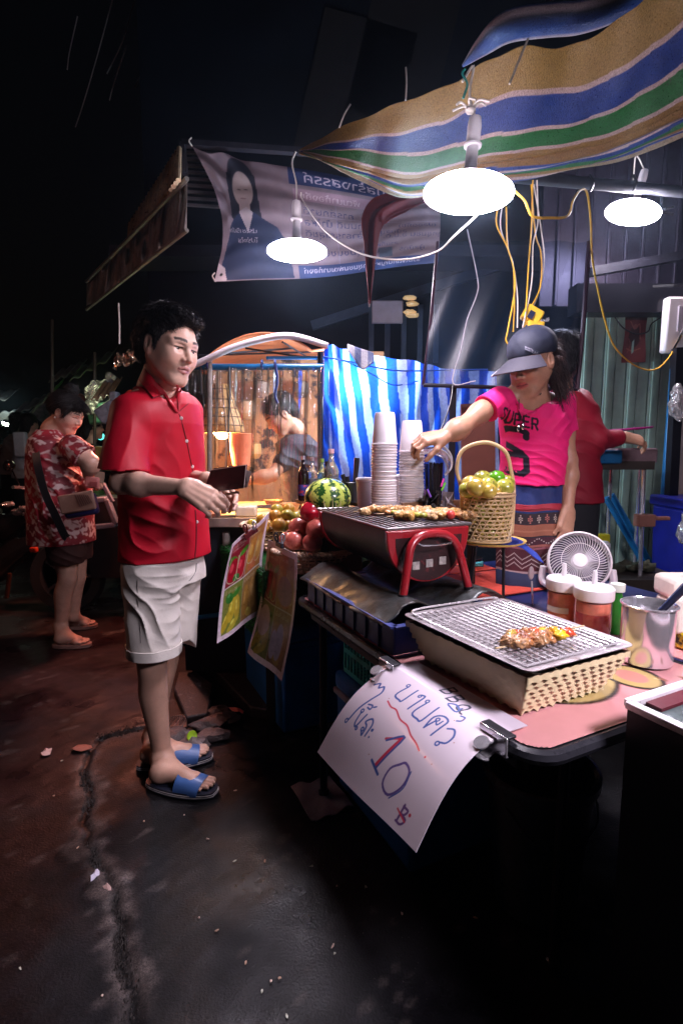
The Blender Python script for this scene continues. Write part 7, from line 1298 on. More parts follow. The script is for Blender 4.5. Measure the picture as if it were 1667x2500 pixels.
sl = SDF(); legp(sl, hipR, knR, anR, (.056, .052, .033), back); foot(sl, anR, heR, toR); legp(sl, hipL, knL, anL, (.052, .050, .033), back); foot(sl, anL, heL, toL); sl.cap(hipR + GZ*.04, hipL + GZ*.04, .06, k=.05); parts.append(sl.mesh(.0034))
st_ = SDF(); zc = A(400, 1030, 1.9).z; st_.col([(.90, -.665, 1.98, .07, .10), (1.15, -.662, 1.97, .075, .11), (zc-.01, -.64, 1.95, .055, .08)], R(-33), .02); parts.append(st_.mesh(.008))
hp = H.paint(SK, 1.)
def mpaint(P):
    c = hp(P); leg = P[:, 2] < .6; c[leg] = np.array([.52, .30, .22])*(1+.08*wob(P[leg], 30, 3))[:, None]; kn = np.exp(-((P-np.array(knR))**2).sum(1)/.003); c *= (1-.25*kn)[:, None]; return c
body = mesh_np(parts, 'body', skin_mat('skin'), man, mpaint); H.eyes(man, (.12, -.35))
# hair
sd = SDF(); H.e(sd, (-.024, 0, .048), (.103, .086, .089), .02); H.e(sd, (.035, .0, .098), (.060, .060, .036), .03); H.e(sd, (-.070, 0, -.002), (.050, .074, .070), .03)
H.e(sd, (.055, .02, .098), (.028, .045, .014), .02)
for y in (-1, 1): H.c(sd, (.022, y*.068, .03), (.020, y*.070, -.006), .011, .005, .01); H.c(sd, (-.03, y*.068, .0), (-.045, y*.052, -.05), .018, .010, .02); H.e(sd, (.004, y*.086, -.004), (.024, .012, .035), .004, -1)
H.e(sd, (.100, 0, .030), (.060, .060, .052), .012, -1); H.e(sd, (.075, 0, -.06), (.075, .09, .075), .01, -1)
Mi = np.array(H.M.inverted())
def hdisp(P): q = P @ Mi[:3, :3].T + Mi[:3, 3]; a = np.arctan2(q[:, 1]+.01, q[:, 2]-.0); return -.0022*np.abs(np.sin(a*26 + 3*np.sin(q[:, 0]*30) + 2*wob(P, 40, 1))) - .0022*wob(P, 55, 2)
H.e(sd, (.045, -.045, .085), (.045, .03, .030), .02) if False else None; sd.disp = hdisp; hr = mesh_np([sd.mesh(.0024)], 'hair', HAIR, man)
def tuft(r):
    th = r.uniform(0, 2*math.pi); ph = r.uniform(0, 1.15); x, y, z = -.018 + .105*math.sin(ph)*math.cos(th), .083*math.sin(ph)*math.sin(th), .050 + .090*math.cos(ph)
    if x > .062 and z < .075: return None
    return (x, y, z), (.55 + .3*r.random(), r.uniform(-.5, .5)+y*3, .25 + r.uniform(-.2, .45)), r.uniform(.018, .036)
fur(H, hr, man, 8000, HAIR_ST, (.010, .026), .0008, 4, .22)
# shirt
RS = mat('red_shirt', (.46, .006, .022), .5, amt=.12, nz=8, bump=.45, bs=15, spec=.3)
s = SDF(); hx = math.cos(R(-33)); zt = shR.z
s.cap(shR + Vector((0, 0, -.01)), shR.lerp(elR, 1.0) + Vector((.006, 0, 0)), .058, .084, .035); s.cap(shL, elL, .07, .085, .03); 
s.plane(A(300, 1146, 1.75), (-.06, 0, -1), .002, -1, (A(296, 1215, 1.74), .20)); s.plane(A(450, 1120, 2.1), (0, 0, -1), .002, -1, (A(450, 1190, 2.15), .20))
s.col([(.80, -.672, 1.985, .140, .188), (1.10, -.672, 1.98, .126, .172), (1.25, -.668, 1.97, .126, .170), (1.36, -.662, 1.955, .118, .168), (1.43, -.655, 1.95, .102, .150), (1.475, -.648, 1.95, .075, .095)], R(-33), .05, 1, 2.1)
s.cap(shR + Vector((.03, .03, -.018)), nb + Vector((-.01, 0, -.035)), .055, .062, .05); s.cap(shL + Vector((-.02, 0, -.02)), nb + Vector((0, 0, -.035)), .055, .062, .05)
s.cap(nb + Vector((0, 0, .12)), nb + Vector((.0, -.01, -.01)), .066, .064, .01, -1); s.cap(nb + Vector((.03, -.03, .03)), A(436, 1000, 1.76), .050, .006, .008, -1)
s.disp = wrinkle([(A(325, 1100, 1.72), .10, (.95, 0, .2), 55, .0040), (A(420, 1270, 1.80), .10, (.55, 0, .9), 48, .0050), (A(360, 1320, 1.8), .13, (.8, 0, .6), 38, .0050), (A(430, 1120, 1.80), .12, (.9, .2, .15), 34, .0022), (A(475, 1270, 1.82), .07, (.3, 0, 1), 60, .0040)])
shirt = mesh_np([s.mesh(.0040, lo=np.array([-9, -9, A(390, 1369, 1.9).z]))], 'shirt', RS, man); bv = bvh_of(shirt)
def on(pts, off=.002): return [h for h in (hit(bv, x, y, off) for x, y in pts) if h is not None]
P = catmull(on([(438, 1010), (447, 1040), (456, 1076), (463, 1110), (470, 1145), (472, 1165)], .0012), 6); b = B(); b.tube(P, .0016, 5); b.obj('placket', mat('dark_red_seam', (.12, .002, .008), .7, bump=0), shirt)
P = on([(477, 1245), (480, 1290), (479, 1330), (476, 1362)], .0012); b = B(); b.tube(catmull(P, 5), .0028, 5); b.obj('placket', mat('dark_red_seam'), shirt)
for x, y in ((443, 1021), (456, 1077), (470, 1139), (481, 1274)):
    h = hit(bv, x, y, .0015)
    if h: b = B(); q = (Vector((0, 0, EYE)) - h).normalized().to_track_quat('Z', 'Y').to_matrix(); b.lathe([(0, .003), (.0045, .003), (.0062, .0015), (.0062, -.002)], h, 16, q); b.obj('button', mat('shirt_button', (.8, .7, .68), .3), shirt)
bvm = bvh_of(body); EV = Vector((0, 0, EYE))
def hitn(x, y, off):
    hs = [h for h in (hit(bv, x, y, off), hit(bvm, x, y, off)) if h is not None]
    return min(hs, key=lambda h: (h-EV).length) if hs else A(x, y, 1.86)
def collar(q, lift=.006):
    def f(u, v): x = lerp(lerp(q[0][0], q[1][0], u), lerp(q[3][0], q[2][0], u), v); y = lerp(lerp(q[0][1], q[1][1], u), lerp(q[3][1], q[2][1], u), v); return hitn(x, y, lift + .006*math.sin(u*3.14)*math.sin(v*3.14))
    b = B(); b.sheet(f, 16, 12, .003); return b.obj('collar', RS, shirt, smooth=70), f
c_, f1 = collar([(354, 899), (405, 961), (374, 971), (340, 928)], .009)
b = B(); b.tube([f1(k/12, 1) for k in range(13)] + [f1(1, 1-k/5) for k in range(1, 6)], .0016, 5); b.obj('collar_seam', mat('dark_red_seam'), shirt)
c_, f2 = collar([(431, 940), (437, 1005), (461, 985), (450, 960)], .007)
b = B(); b.tube([f2(1, k/8) for k in range(9)], .0014, 5); b.obj('collar_seam', mat('dark_red_seam'), shirt)
collar([(386, 934), (437, 1007), (428, 1005), (396, 956)], .005)
# shorts
WS = mat('white_shorts', (.78, .72, .66), .6, amt=.10, nz=9, bump=.6, bs=19)
s = SDF(); s.cap(hipL + Vector((-.012, 0, .04)), A(426, 1640, 2.06), .098, .080, .03); s.plane(A(450, 1573, 2.05), (0, 0, -1), .002, -1, (A(436, 1700, 2.10), .24)); s.cap(hipR + Vector((-.008, .01, .04)), A(381, 1660, 1.89), .102, .094, .03); s.plane(A(380, 1594, 1.89), (0, 0, -1), .002, -1, (A(382, 1720, 1.89), .26)); s.col([(.76, -.668, 1.985, .110, .158), (.88, -.670, 1.985, .106, .152)], R(-33), .04)

s.disp = wrinkle([(A(420, 1430, 1.80), .09, (.15, 0, 1), 80, .0050), (A(370, 1500, 1.8), .12, (.85, 0, .5), 46, .0085), (A(465, 1480, 1.9), .09, (.35, 0, 1), 66, .0070), (A(430, 1560, 1.9), .06, (.7, 0, 1), 50, .003)])
shorts = mesh_np([s.mesh(.0036)], 'shorts', WS, man); bvs = bvh_of(shorts)
def cuffring(cen, yt, yb, Y, rx):
    z1, z0 = A(*cen, Y).z, 0; c = A(cen[0], yb, Y); h = A(cen[0], yt, Y).z - c.z; ring = []
    b = B(); n = 56; vs = []
    for zz, g in ((-.002, .004), (0, .0065), (h, .0065), (h+.001, .002)):
        for k in range(n):
            a = 2*math.pi*k/n; dirv = Vector((math.cos(a), math.sin(a), 0)); o_ = Vector((c.x, c.y, c.z + max(zz, .004))); hh = bvs.ray_cast(o_ + dirv*.3, -dirv); p = hh[0] if hh[0] is not None and (hh[0]-o_).length < .16 else o_ + dirv*rx
            vs.append(Vector((p.x, p.y, c.z + zz)) + dirv*g)
    b.add(vs, [(i*n+k, i*n+(k+1) % n, (i+1)*n+(k+1) % n, (i+1)*n+k) for i in range(3) for k in range(n)]); b.obj('cuff', WS, shorts, smooth=50)
cuffring((382, 1590), 1572, 1594, 1.89, .10)
for pts in ([(345, 1375), (336, 1420), (338, 1480), (342, 1530), (344, 1570)], [(480, 1375), (478, 1395), (468, 1412), (462, 1418)]):
    P = [h for h in (hit(bvs, x, y, .001) for x, y in pts) if h is not None]
    if len(P) > 2: b = B(); b.tube(catmull(P, 4), .0013, 5); b.obj('seam', mat('grey_seam', (.2, .17, .17), .8, bump=0), shorts)
# slides
def slide(heel, toe, label):
    d = (toe-heel); d.z = 0; L = d.length + .035; d.normalize(); sv = Vector((-d.y, d.x, 0)); c0 = heel - d*.02; c0.z = 0
    def outl(k, g=0):
        n = 30; pts = []
        for i in range(n):
            a = 2*math.pi*i/n; x = .5*L - .5*L*math.cos(a); w = .045 + .010*math.sin((x/L)*math.pi*.9 - .3); y = w*math.copysign(abs(math.sin(a))**.55, math.sin(a)); pts.append(c0 + d*(x + (g*(-math.cos(a)))) + sv*(y + g*math.sin(a)) + GZ*k)
        return pts
    base = None
    for z0, z1, m, g in ((.003, .009, mat('slide_sole', (.012, .015, .03), .5, bump=.1), 0), (.009, .012, mat('slide_stripe', (.6, .55, .55), .5), .0012), (.012, .016, mat('slide_sole'), 0), (.016, .019, mat('slide_stripe'), .0012), (.019, .025, mat('slide_sole'), 0)):
        P0, P1 = outl(z0, g), outl(z1, g); n = 30; b = B(); b.add(P0 + P1, [tuple(reversed(range(n))), tuple(range(n, 2*n))] + [(i, (i+1) % n, n+(i+1) % n, n+i) for i in range(n)])
        if base is None: base = b.obj('slide', m, man, label=label)
        else: b.obj('sole_layer', m, base)
    def strap(u, v):
        a = lerp(-.12, math.pi+.12, u); x = lerp(.47, .80, v)*L; y = .053*math.cos(a); z = .016 + (.066 - .026*v)*max(0, math.sin(a))**.75 ; return c0 + d*(x + .010*math.sin(a)) + sv*y + GZ*z
    b = B(); b.sheet(strap, 30, 14, .004); b.obj('strap', mat('slide_blue', (.045, .11, .30), .38, amt=.12, bump=.1, coat=.1), base, smooth=60)
slide(heR, toR, 'near blue slide'); slide(heL, toL, 'far blue slide')
# wallet and note
t = thing('wallet', 'open dark maroon leather wallet with cards held by the man', 'wallet', A(545, 1165, 1.72)); LE = mat('maroon_leather', (.055, .008, .014), .22, amt=.3, bump=.25, bs=200, coat=.5)
wc = [A(514, 1148, 1.72), A(601, 1135, 1.66), A(596, 1192, 1.64), A(534, 1200, 1.68), A(503, 1182, 1.72)]
off = Vector((0, .008, 0)); b = B(); b.add(wc + [p + off for p in wc], [(0, 1, 2, 3, 4), (9, 8, 7, 6, 5)] + [(i, 5+i, 5+(i+1) % 5, (i+1) % 5) for i in range(5)]); b.obj('front_cover', LE, t, bevel=.002)
b = B(); q = [A(522, 1143, 1.735), A(603, 1134, 1.69), A(599, 1190, 1.67), A(540, 1197, 1.70)]; b.add(q + [p + off for p in q], [(0, 1, 2, 3), (7, 6, 5, 4)] + [(i, 4+i, 4+(i+1) % 4, (i+1) % 4) for i in range(4)]); b.obj('back_cover', LE, t)
b = B(); b.tube([wc[0], wc[1], wc[2]], .0012, 5); b.obj('stitching', mat('pale_edge', (.4, .28, .26), .5), t)
for k in range(3): b = B(); q = [A(600, 1146+k*6, 1.672), A(614-k*2, 1152+k*6, 1.665), A(604-k, 1190, 1.662), A(598, 1190, 1.67)]; b.add(q + [p + Vector((0, .0012, 0)) for p in q], [(0, 1, 2, 3), (7, 6, 5, 4)] + [(i, 4+i, 4+(i+1) % 4, (i+1) % 4) for i in range(4)]); b.obj('card', mat('card%d' % (k % 2), ((.45, .36, .34), (.12, .09, .09))[k % 2], .4), t)
b = B(); b.sheet(lambda u, v: A(lerp(551, 585, u), lerp(1201, 1207, v) + 2*math.sin(u*6), lerp(1.64, 1.60, u)), 8, 3, .001); tag(b.obj('banknote', mat('banknote', (.42, .2, .13), .6), org=A(560, 1204, 1.63)), 'folded brown banknote pinched in the man’s fingers', 'banknote')
# ---------------------------------------------------------------- VENDOR IN PINK
ven = thing('person', 'vendor in pink printed t-shirt and navy cap reaching for the straw lid', 'person', A(1300, 1900, 2.08)*1.0); ven.location.z = 0
SK2 = (.42, .22, .14); hang_ = R(-118)
fs = Vector((math.cos(hang_), math.sin(hang_), 0))
sR, eR, wR = A(1212, 975, 2.02), A(1126, 1043, 1.93), A(1082, 1066, 1.90); sL, eL, wL = A(1366, 985, 2.13), A(1386, 1125, 2.10), A(1384, 1248, 2.04)
nbv = A(1290, 985, 2.08)
HV = Head(A(1300, 886, 2.02), (-.80, -.52, -.40), Vector((-.3, -.15, 1)), .94, True, .9)
s = SDF(); HV.build(s, nbv, .047); s.cap(sR.lerp(nbv, .3), sL.lerp(nbv, .3), .045, k=.05); s.cap(nbv, A(1290, 1060, 2.10), .055, .07, .04); parts = [s.mesh(.0024)]
s = SDF(); arm(s, sR, eR, wR, (.037, .033, .022)); hand(s, wR, (A(1040, 1072, 1.88) - wR), Vector((-.1, -.5, .85)), 1, [(.5, .9, .6), (.55, .9, .6), (.6, .9, .6), (.7, .9, .6)], (.7, .6), .93); parts.append(s.mesh(.0026))
s = SDF(); arm(s, sL, eL, wL, (.038, .034, .022)); hand(s, wL, (A(1376, 1310, 2.0) - wL), Vector((.35, -.9, .1)), 1, [(.35, .5, .3), (.45, .6, .3), (.5, .6, .3), (.6, .6, .3)], (.5, .4), .95); parts.append(s.mesh(.0026))
s = SDF(); s.col([(.05, .78, 2.1, .06, .08), (.5, .78, 2.1, .075, .09), (1.1, .77, 2.1, .075, .085), (A(1290, 1040, 2.08).z, .75, 2.10, .065, .09)], hang_, .02); parts.append(s.mesh(.009))
vp = HV.paint(SK2); body = mesh_np(parts, 'body', skin_mat('skin'), ven, vp); HV.eyes(ven, (0, -.5))
# t-shirt
VP = mat('pink_shirt', attr=True, rough=.62, amt=.08, nz=10, bump=.4, bs=20, spec=.25)
cx = lambda y, x, Y: A(x, y, Y)
def rg(y, x, Y, rx, ry): p = A(x, y, Y); return (p.z, p.x, p.y, rx, ry)
s = SDF(); s.cap(sR + Vector((.01, 0, -.004)), sR.lerp(eR, .50), .050, .056, .03); s.cap(sL, sL.lerp(eL, .62), .052, .054, .03)
s.plane(sR.lerp(eR, .33), (eR-sR), .002, -1, (sR.lerp(eR, .55), .085)); s.plane(A(1378, 1052, 2.12), (.12, 0, -1), .002, -1, (A(1384, 1095, 2.11), .085))
s.col([rg(1182, 1293, 2.10, .108, .128), rg(1130, 1300, 2.10, .104, .126), rg(1070, 1303, 2.10, .106, .130), rg(1025, 1300, 2.09, .104, .132), rg(990, 1292, 2.09, .080, .115)], hang_, .04)
s.cap(sR + Vector((.03, .02, -.012)), nbv + Vector((0, 0, -.03)), .046, .052, .04); s.cap(sL, nbv + Vector((0, 0, -.03)), .048, .052, .04)
s.cap(nbv + Vector((0, 0, .1)), nbv + Vector((-.008, -.03, .0)), .060, .056, .008, -1)
s.disp = wrinkle([(A(1350, 1130, 2.0), .09, (.5, 0, .9), 85, .0045), (A(1240, 1040, 1.98), .06, (.8, 0, -.7), 100, .004), (A(1350, 1030, 2.05), .07, (.9, 0, -.5), 80, .004), (A(1290, 1165, 2.0), .12, (.15, 0, 1), 90, .0028), (A(1230, 1010, 1.98), .06, (.9, 0, .5), 90, .003)])
PINK = np.array([.80, .018, .17])
cvp = Canvas(150, 240, .625, tuple(PINK)); BKc = (.012, .01, .02)
def glyph(ch, x, y, w, h, sw):
    L_ = {'S': [(1, .12), (.75, 0), (.25, 0), (0, .2), (.15, .42), (.85, .58), (1, .8), (.75, 1), (.25, 1), (0, .88)], 'U': [(0, 0), (0, .8), (.25, 1), (.75, 1), (1, .8), (1, 0)], 'P': [(0, 1), (0, 0), (.8, 0), (1, .18), (1, .38), (.8, .55), (0, .55)], 'E': [(1, 0), (0, 0), (0, .5), (.8, .5), (0, .5), (0, 1), (1, 1)], 'R': [(0, 1), (0, 0), (.8, 0), (1, .18), (1, .38), (.8, .52), (0, .52), (.55, .52), (1, 1)]}[ch]
    cvp.stroke([(x + a*w, y + b_*h) for a, b_ in L_], sw, BKc)
for i, ch in enumerate('SUPER'): glyph(ch, .045 + .112*i, .03 + .012*i, .072, .15, .030)
cvp.stroke([(.42, .37), (.42, .30), (.34, .27), (.20, .27), (.13, .33), (.13, .44), (.18, .50), (.35, .60), (.41, .66), (.41, .84), (.35, .91), (.20, .91), (.13, .85), (.13, .70), (.18, .64), (.34, .64)], .085, BKc); cvp.rect(.20, .72, .34, .745, tuple(PINK)); cvp.text('JPN', .16, .90, .085, tuple(PINK))
def vpaint(P):
    # print lies on the chest: project along the chest normal
    c = np.tile(PINK.astype('f'), (len(P), 1)); tl, tr, bl = A(1216, 990, 2.0), A(1318, 1012, 2.0), A(1218, 1160, 2.02); ex = np.array(tr-tl); ey = np.array(bl-tl); q = P - np.array(tl); nrm = np.array(fs); q = q - np.outer((q @ np.array([0., 1, 0])), np.array([0, 1., 0])); 
    G_ = np.array([[ex[0], ey[0]], [ex[2], ey[2]]]); uv = np.linalg.solve(G_, q[:, [0, 2]].T).T; ok = (uv[:, 0] > 0) & (uv[:, 0] < 1) & (uv[:, 1] > 0) & (uv[:, 1] < 1) & (P[:, 1] < 2.08)
    iu = np.clip((uv[:, 0]*cvp.w), 0, cvp.w).astype(int); iv = np.clip(uv[:, 1]*cvp.h, 0, cvp.h).astype(int); c[ok] = cvp.c[iv[ok], iu[ok]]; return c
vsh = mesh_np([s.mesh(.0026)], 'shirt', VP, ven, vpaint); bvv = bvh_of(vsh)
b = B(); P = [h for h in (hit(bvv, x, y, .003) for x, y in ((1262, 985), (1268, 1003), (1285, 1010), (1305, 1005), (1318, 985))) if h]
if len(P) > 3: b.tube(catmull(P, 5), .0035, 6, flat=1.5); b.obj('neckband', mat('pink_band', (.72, .015, .15), .6), vsh)
# lanyard and pendants
P = [A(1266, 975, 1.965)] + [hit(bvv, x, y, .004) or A(x, y, 1.95) for x, y in ((1266, 1000), (1267, 1025))]; P2 = [A(1320, 960, 1.99)] + [hit(bvv, x, y, .004) or A(x, y, 1.95) for x, y in ((1298, 990), (1285, 1010), (1272, 1028))]
b = B(); b.tube(catmull(P, 4), .0018, 5); b.tube(catmull(P2, 4), .0018, 5); nk = b.obj('necklace', BLK, ven)
for x, y in ((1265, 1044), (1276, 1040)): h = hit(bvv, x, y, .010) or A(x, y, 1.94); b = B(); b.sph(h, (.007, .005, .016), 8, 6); b.obj('pendant', mat('silver_pendant', (.6, .58, .6), .15, 1, bump=0), ven)
# cap
NAVY = mat('navy_cap', (.009, .012, .028), .7, amt=.12, bump=.3, bs=260)
s = SDF(); HV.e(s, (-.014, 0, .056), (.108, .090, .086), .01); cp = HV.P(0, 0, .028); s.plane(cp, -(HV.Rn @ Vector((-.22, 0, 1))), .003, -1)
s.disp = lambda P: .0008*wob(P, 60, 2); cap = mesh_np([s.mesh(.003)], 'cap', NAVY, ven)
def brim(u, v):
    a = lerp(-1.0, 1.0, u); r0, r1 = .098, .100 + .090*math.cos(a*1.05)**.8; r = lerp(r0, r1, v); return HV.P(-.012 + r*math.cos(a)*1.08, r*math.sin(a)*.90, .046 - .030*v - .20*(math.sin(a)*.9)**2*.12*(1+v*.8))
b = B(); b.sheet(brim, 44, 18, .004); cb = np.array([(.030, .028, .042)]*(45*19)); 
for j in range(19):
    for i in range(45):
        if j > 12 and 8 < i < 15: cb[j*45+i] = (.40, .38, .44)
b.obj('brim', mat('cap_brim', attr=True, rough=.6, amt=.1, bump=.2, bs=260), cap, smooth=60, cols=cb)
b = B(); b.sph(HV.P(-.014, 0, .143), .005, 10, 6); b.obj('button', NAVY, cap)
bc = bvh_of(cap); cvc = Canvas(70, 20, 3.5, (.03, .036, .062)); cvc.text('SPORTS', .05, .45, .55, (.45, .42, .5)); cvc.text('CAP', 1.6, .95, .85, (.5, .48, .55)); cvc.rect(.05, .62, 1.4, .8, (.25, .24, .3))
def logo(u, v): x, y = lerp(1280, 1316, u), lerp(lerp(844, 858, u), lerp(854, 870, u), v); return hit(bc, x, y, .0025) or A(x, y, 1.92)
cvc.sheet(logo, 'logo', mat('cap_brim'), cap, 0)
b = B(); 
for k in range(3): b.tube([brim(.22 + .012*k, .98 - .02*k) + GZ*.003, brim(.22 + .10, .55) + GZ*.003 + HV.Rn @ Vector((.004*k, 0, 0))], .0008, 4)
b.obj('brim_lines', mat('silver_print', (.5, .5, .55), .5), cap)['kind'] = 'stuff'
# hair
BRN = mat('dark_brown_hair', (.028, .012, .010), .35, amt=.4, nz=90, bump=.5, bs=60)
s = SDF(); HV.e(s, (-.060, 0, .0), (.052, .074, .075), .02); HV.c(s, (-.07, .02, -.05), (-.075, .035, -.14), .040, .014, .03); HV.c(s, (-.03, .066, -.01), (-.045, .066, -.12), .020, .008, .02); s.disp = lambda P: -.002*np.abs(np.sin(P[:, 0]*420 + 3*wob(P, 30, 1))); fur(HV, mesh_np([s.mesh(.003)], 'hair', BRN, ven), ven, 1600, BRN, (.03, .06), .0011, 3, .1, (-.03, 0, .12), -.2)
def tf(r): y = r.uniform(.03, .075); return (r.uniform(-.09, -.01), y*r.choice((1, 1, -1)), r.uniform(-.06, .0)), (r.uniform(-.3, .1), r.uniform(-.1, .35), -1), r.uniform(.08, .15)
hair_tufts('hair_strands', HV, ven, 260, tf, BRN, 7, r=.0015)
# jeans waist, patterned skirt
def skirt_ring(y0, y1, w0, w1, name, m, nxt=0., cv=None, Y=2.06):
    p0, p1 = A(1303, y0, Y), A(1303, y1, Y)
    def f(u, v): a = lerp(-2.9, -.25, u); rx = lerp(w0, w1, v); p = p0.lerp(p1, v); return Vector((p.x + rx*math.cos(a), Y + .05 + rx*.72*math.sin(a), p.z + .003*math.sin(u*12 + v))) + Vector((0, .004*math.sin(u*26), 0))
    if cv: return cv.sheet(f, name, m, ven, .002)
    b = B(); b.sheet(f, 60, 12, .003); return b.obj(name, m, ven, smooth=180)
skirt_ring(1172, 1236, .128, .137, 'blue_waistband', mat('blue_denim', (.02, .04, .17), .7, amt=.3, bump=.4, bs=200)); skirt_ring(1228, 1240, .139, .141, 'red_trim', mat('red_trim', (.40, .03, .05), .6))
cs = Canvas(200, 100, 2., (.09, .02, .025))
cs.rect(0, 0, 2, .07, (.30, .03, .04)); cs.rect(0, .07, 2, .12, (.01, .03, .12)); cs.rect(0, .12, 2, .42, (.025, .015, .02))
for k in range(11):
    x = .10 + .18*k
    for dx, dy in ((0, 0), (0, .05), (0, -.05), (.03, .025), (-.03, .025), (.03, -.025), (-.03, -.025), (0, .09), (0, -.09)): cs.ell(x+dx, .27+dy, .012, .014, (.60, .5, .42) if k % 2 else (.55, .18, .14))
cs.rect(0, .42, 2, .45, (.3, .1, .06)); cs.rect(0, .45, 2, .72, (.28, .10, .055)); cs.rect(0, .57, 2, .60, (.35, .14, .08)); cs.rect(0, .72, 2, .76, (.02, .012, .02)); cs.rect(0, .76, 2, .95, (.05, .01, .02))
for k in range(40): cs.ell(.05*k, .85 + .04*(k % 4 - 1.5)*(1 if (k//4) % 2 else -1), .011, .013, (.6, .52, .48))
cs.rect(0, .95, 2, 1, (.3, .1, .08)); skirt_ring(1238, 1330, .140, .146, 'patterned_band', mat('woven_skirt', attr=True, rough=.8, amt=.2, bump=.6, bs=200), cv=cs)
cs = Canvas(200, 80, 2.5, (.07, .012, .02)); cs.rect(0, 0, 2.5, .08, (.25, .08, .1)); cs.rect(0, .92, 2.5, 1, (.4, .3, .3))
for r_ in range(3):
    for k in range(84): cs.ell(.03*k, .25 + .17*r_ + .17*abs((k % 14)/7 - 1)*1.3, .012, .018, (.62, .55, .52))
skirt_ring(1330, 1392, .146, .150, 'zigzag_hem', mat('woven_skirt'), cv=cs); skirt_ring(1392, 1900, .15, .14, 'dark_skirt', mat('navy_cloth', (.01, .015, .05), .8))
# ---------------------------------------------------------------- WOMAN WITH SHOULDER BAG
wom = thing('person', 'woman in red and white tie-dye shirt and brown shorts looking down at her purse', 'person', O(165, 1575, 0)); YW = 3.38; SK3 = (.55, .32, .24)
HW = Head(A(164, 1010, YW), (.90, -.16, -.42), Vector((.35, 0, 1)), 1.0, True, 1.0); nbw = A(135, 1052, YW+.02)
s = SDF(); HW.build(s, nbw, .052); s.cap(nbw, A(130, 1100, YW), .08, .11, .05); parts = [s.mesh(.0032)]
sw, ew, ww_ = A(178, 1092, YW-.14), A(224, 1130, YW-.16), A(214, 1158, YW-.12)
s = SDF(); arm(s, sw, ew, ww_, (.058, .048, .030)); hand(s, ww_, Vector((.5, .1, -.5)), Vector((.6, -.6, .4)), 1, [(.7, .9, .5)]*4, (.5, .4), .9); s.cap(A(205, 1120, YW+.12), A(222, 1160, YW+.02), .045, .03); parts.append(s.mesh(.004))
hw = A(160, 1330, YW-.06); hw2 = A(182, 1330, YW+.09); kw, kw2 = A(166, 1412, YW-.06), A(188, 1408, YW+.10); aw, aw2 = A(148, 1530, YW-.03), A(178, 1503, YW+.14)
h1, t1, h2, t2 = O(136, 1572, .022), O(216, 1570, .022), O(168, 1528, .022), O(232, 1524, .022)
s = SDF(); legp(s, hw, kw, aw, (.08, .056, .036)); foot(s, aw, h1, t1); legp(s, hw2, kw2, aw2, (.08, .056, .036)); foot(s, aw2, h2, t2); parts.append(s.mesh(.0045))
wp = HW.paint(SK3); body = mesh_np(parts, 'body', skin_mat('skin'), wom, wp); HW.eyes(wom, (0, -.6))
s = SDF(); HW.e(s, (-.022, 0, .045), (.104, .088, .092), .02); HW.e(s, (-.085, 0, .03), (.045, .06, .06), .02); HW.e(s, (-.02, 0, .145), (.035, .04, .03), .01); HW.e(s, (.050, 0, .075), (.05, .06, .035), .02)
for y in (-1, 1): HW.c(s, (.045, y*.070, .05), (.040, y*.072, .0), .018, .006, .015); HW.e(s, (.004, y*.086, -.004), (.022, .014, .034), .004, -1)
HW.e(s, (.105, 0, .015), (.060, .062, .050), .012, -1); HW.e(s, (.075, 0, -.07), (.08, .1, .075), .01, -1); s.disp = lambda P: -.002*np.abs(np.sin(P[:, 2]*260 + 3*wob(P, 30, 1))); fur(HW, mesh_np([s.mesh(.0035)], 'hair', HAIR, wom), wom, 3000, HAIR_ST, (.03, .05), .0012, 2, .15, (.02, 0, .14), -.6)
hair_tufts('hair_strands', HW, wom, 120, lambda r: ((r.uniform(.04, .07), r.uniform(-.07, .07), .09), (.8, r.uniform(-.4, .4), -.5), r.uniform(.03, .07)), HAIR, 3, r=.0014)
b = B(); b.sph(HW.P(.0, -.092, -.036), .006, 8, 6); b.obj('earring', mat('pearl', (.8, .75, .72), .2), wom)
def rw_(y, x, rx, ry): p = A(x, y, YW); return (p.z, p.x, p.y, rx, ry)
s = SDF(); s.col([rw_(1322, 153, .200, .21), rw_(1260, 150, .195, .21), rw_(1180, 146, .185, .215), rw_(1110, 136, .150, .215), rw_(1075, 130, .12, .19), rw_(1050, 126, .08, .10)], 0, .05)
s.cap(sw, sw.lerp(ew, .72), .078, .085, .05); s.cap(A(178, 1095, YW+.14), A(206, 1125, YW+.13), .075, .08, .05); s.plane(sw.lerp(ew, .66), ew-sw, .002, -1, (sw.lerp(ew, 1.1), .13)); s.cap(nbw + GZ*.12, nbw + GZ*.02, .062, .06, .01, -1)
s.disp = wrinkle([(A(185, 1160, YW-.1), .16, (.7, 0, .8), 50, .007), (A(130, 1240, YW-.1), .18, (1, 0, .2), 36, .008), (A(110, 1120, YW-.1), .12, (1, 0, .4), 50, .005)])
def tie(P): a = .5*wob(P, 22, 2) + .9*wob(P, 47, 5) + .8*wob(P, 95, 1); k = np.clip(a*2.0 - .25, 0, 1)[:, None]; r2 = np.clip(wob(P, 8, 3)*1.5, 0, 1)[:, None]; red = np.array([.16, .008, .016])*(1-r2) + np.array([.34, .018, .03])*r2; return red*(1-k) + np.array([.50, .36, .34])*k
mesh_np([s.mesh(.0045)], 'shirt', mat('tie_dye_shirt', attr=True, rough=.6, amt=.08, bump=.15, bs=200), wom, tie)
b = B(); b.tube([nbw + Vector((.068*math.cos(a), .065*math.sin(a), -.012 + .02*math.sin(a*1))) for a in [k*math.pi/10 for k in range(21)]], .016, 8); b.obj('collar', mat('collar_pink', (.5, .18, .18), .6), wom, smooth=180)
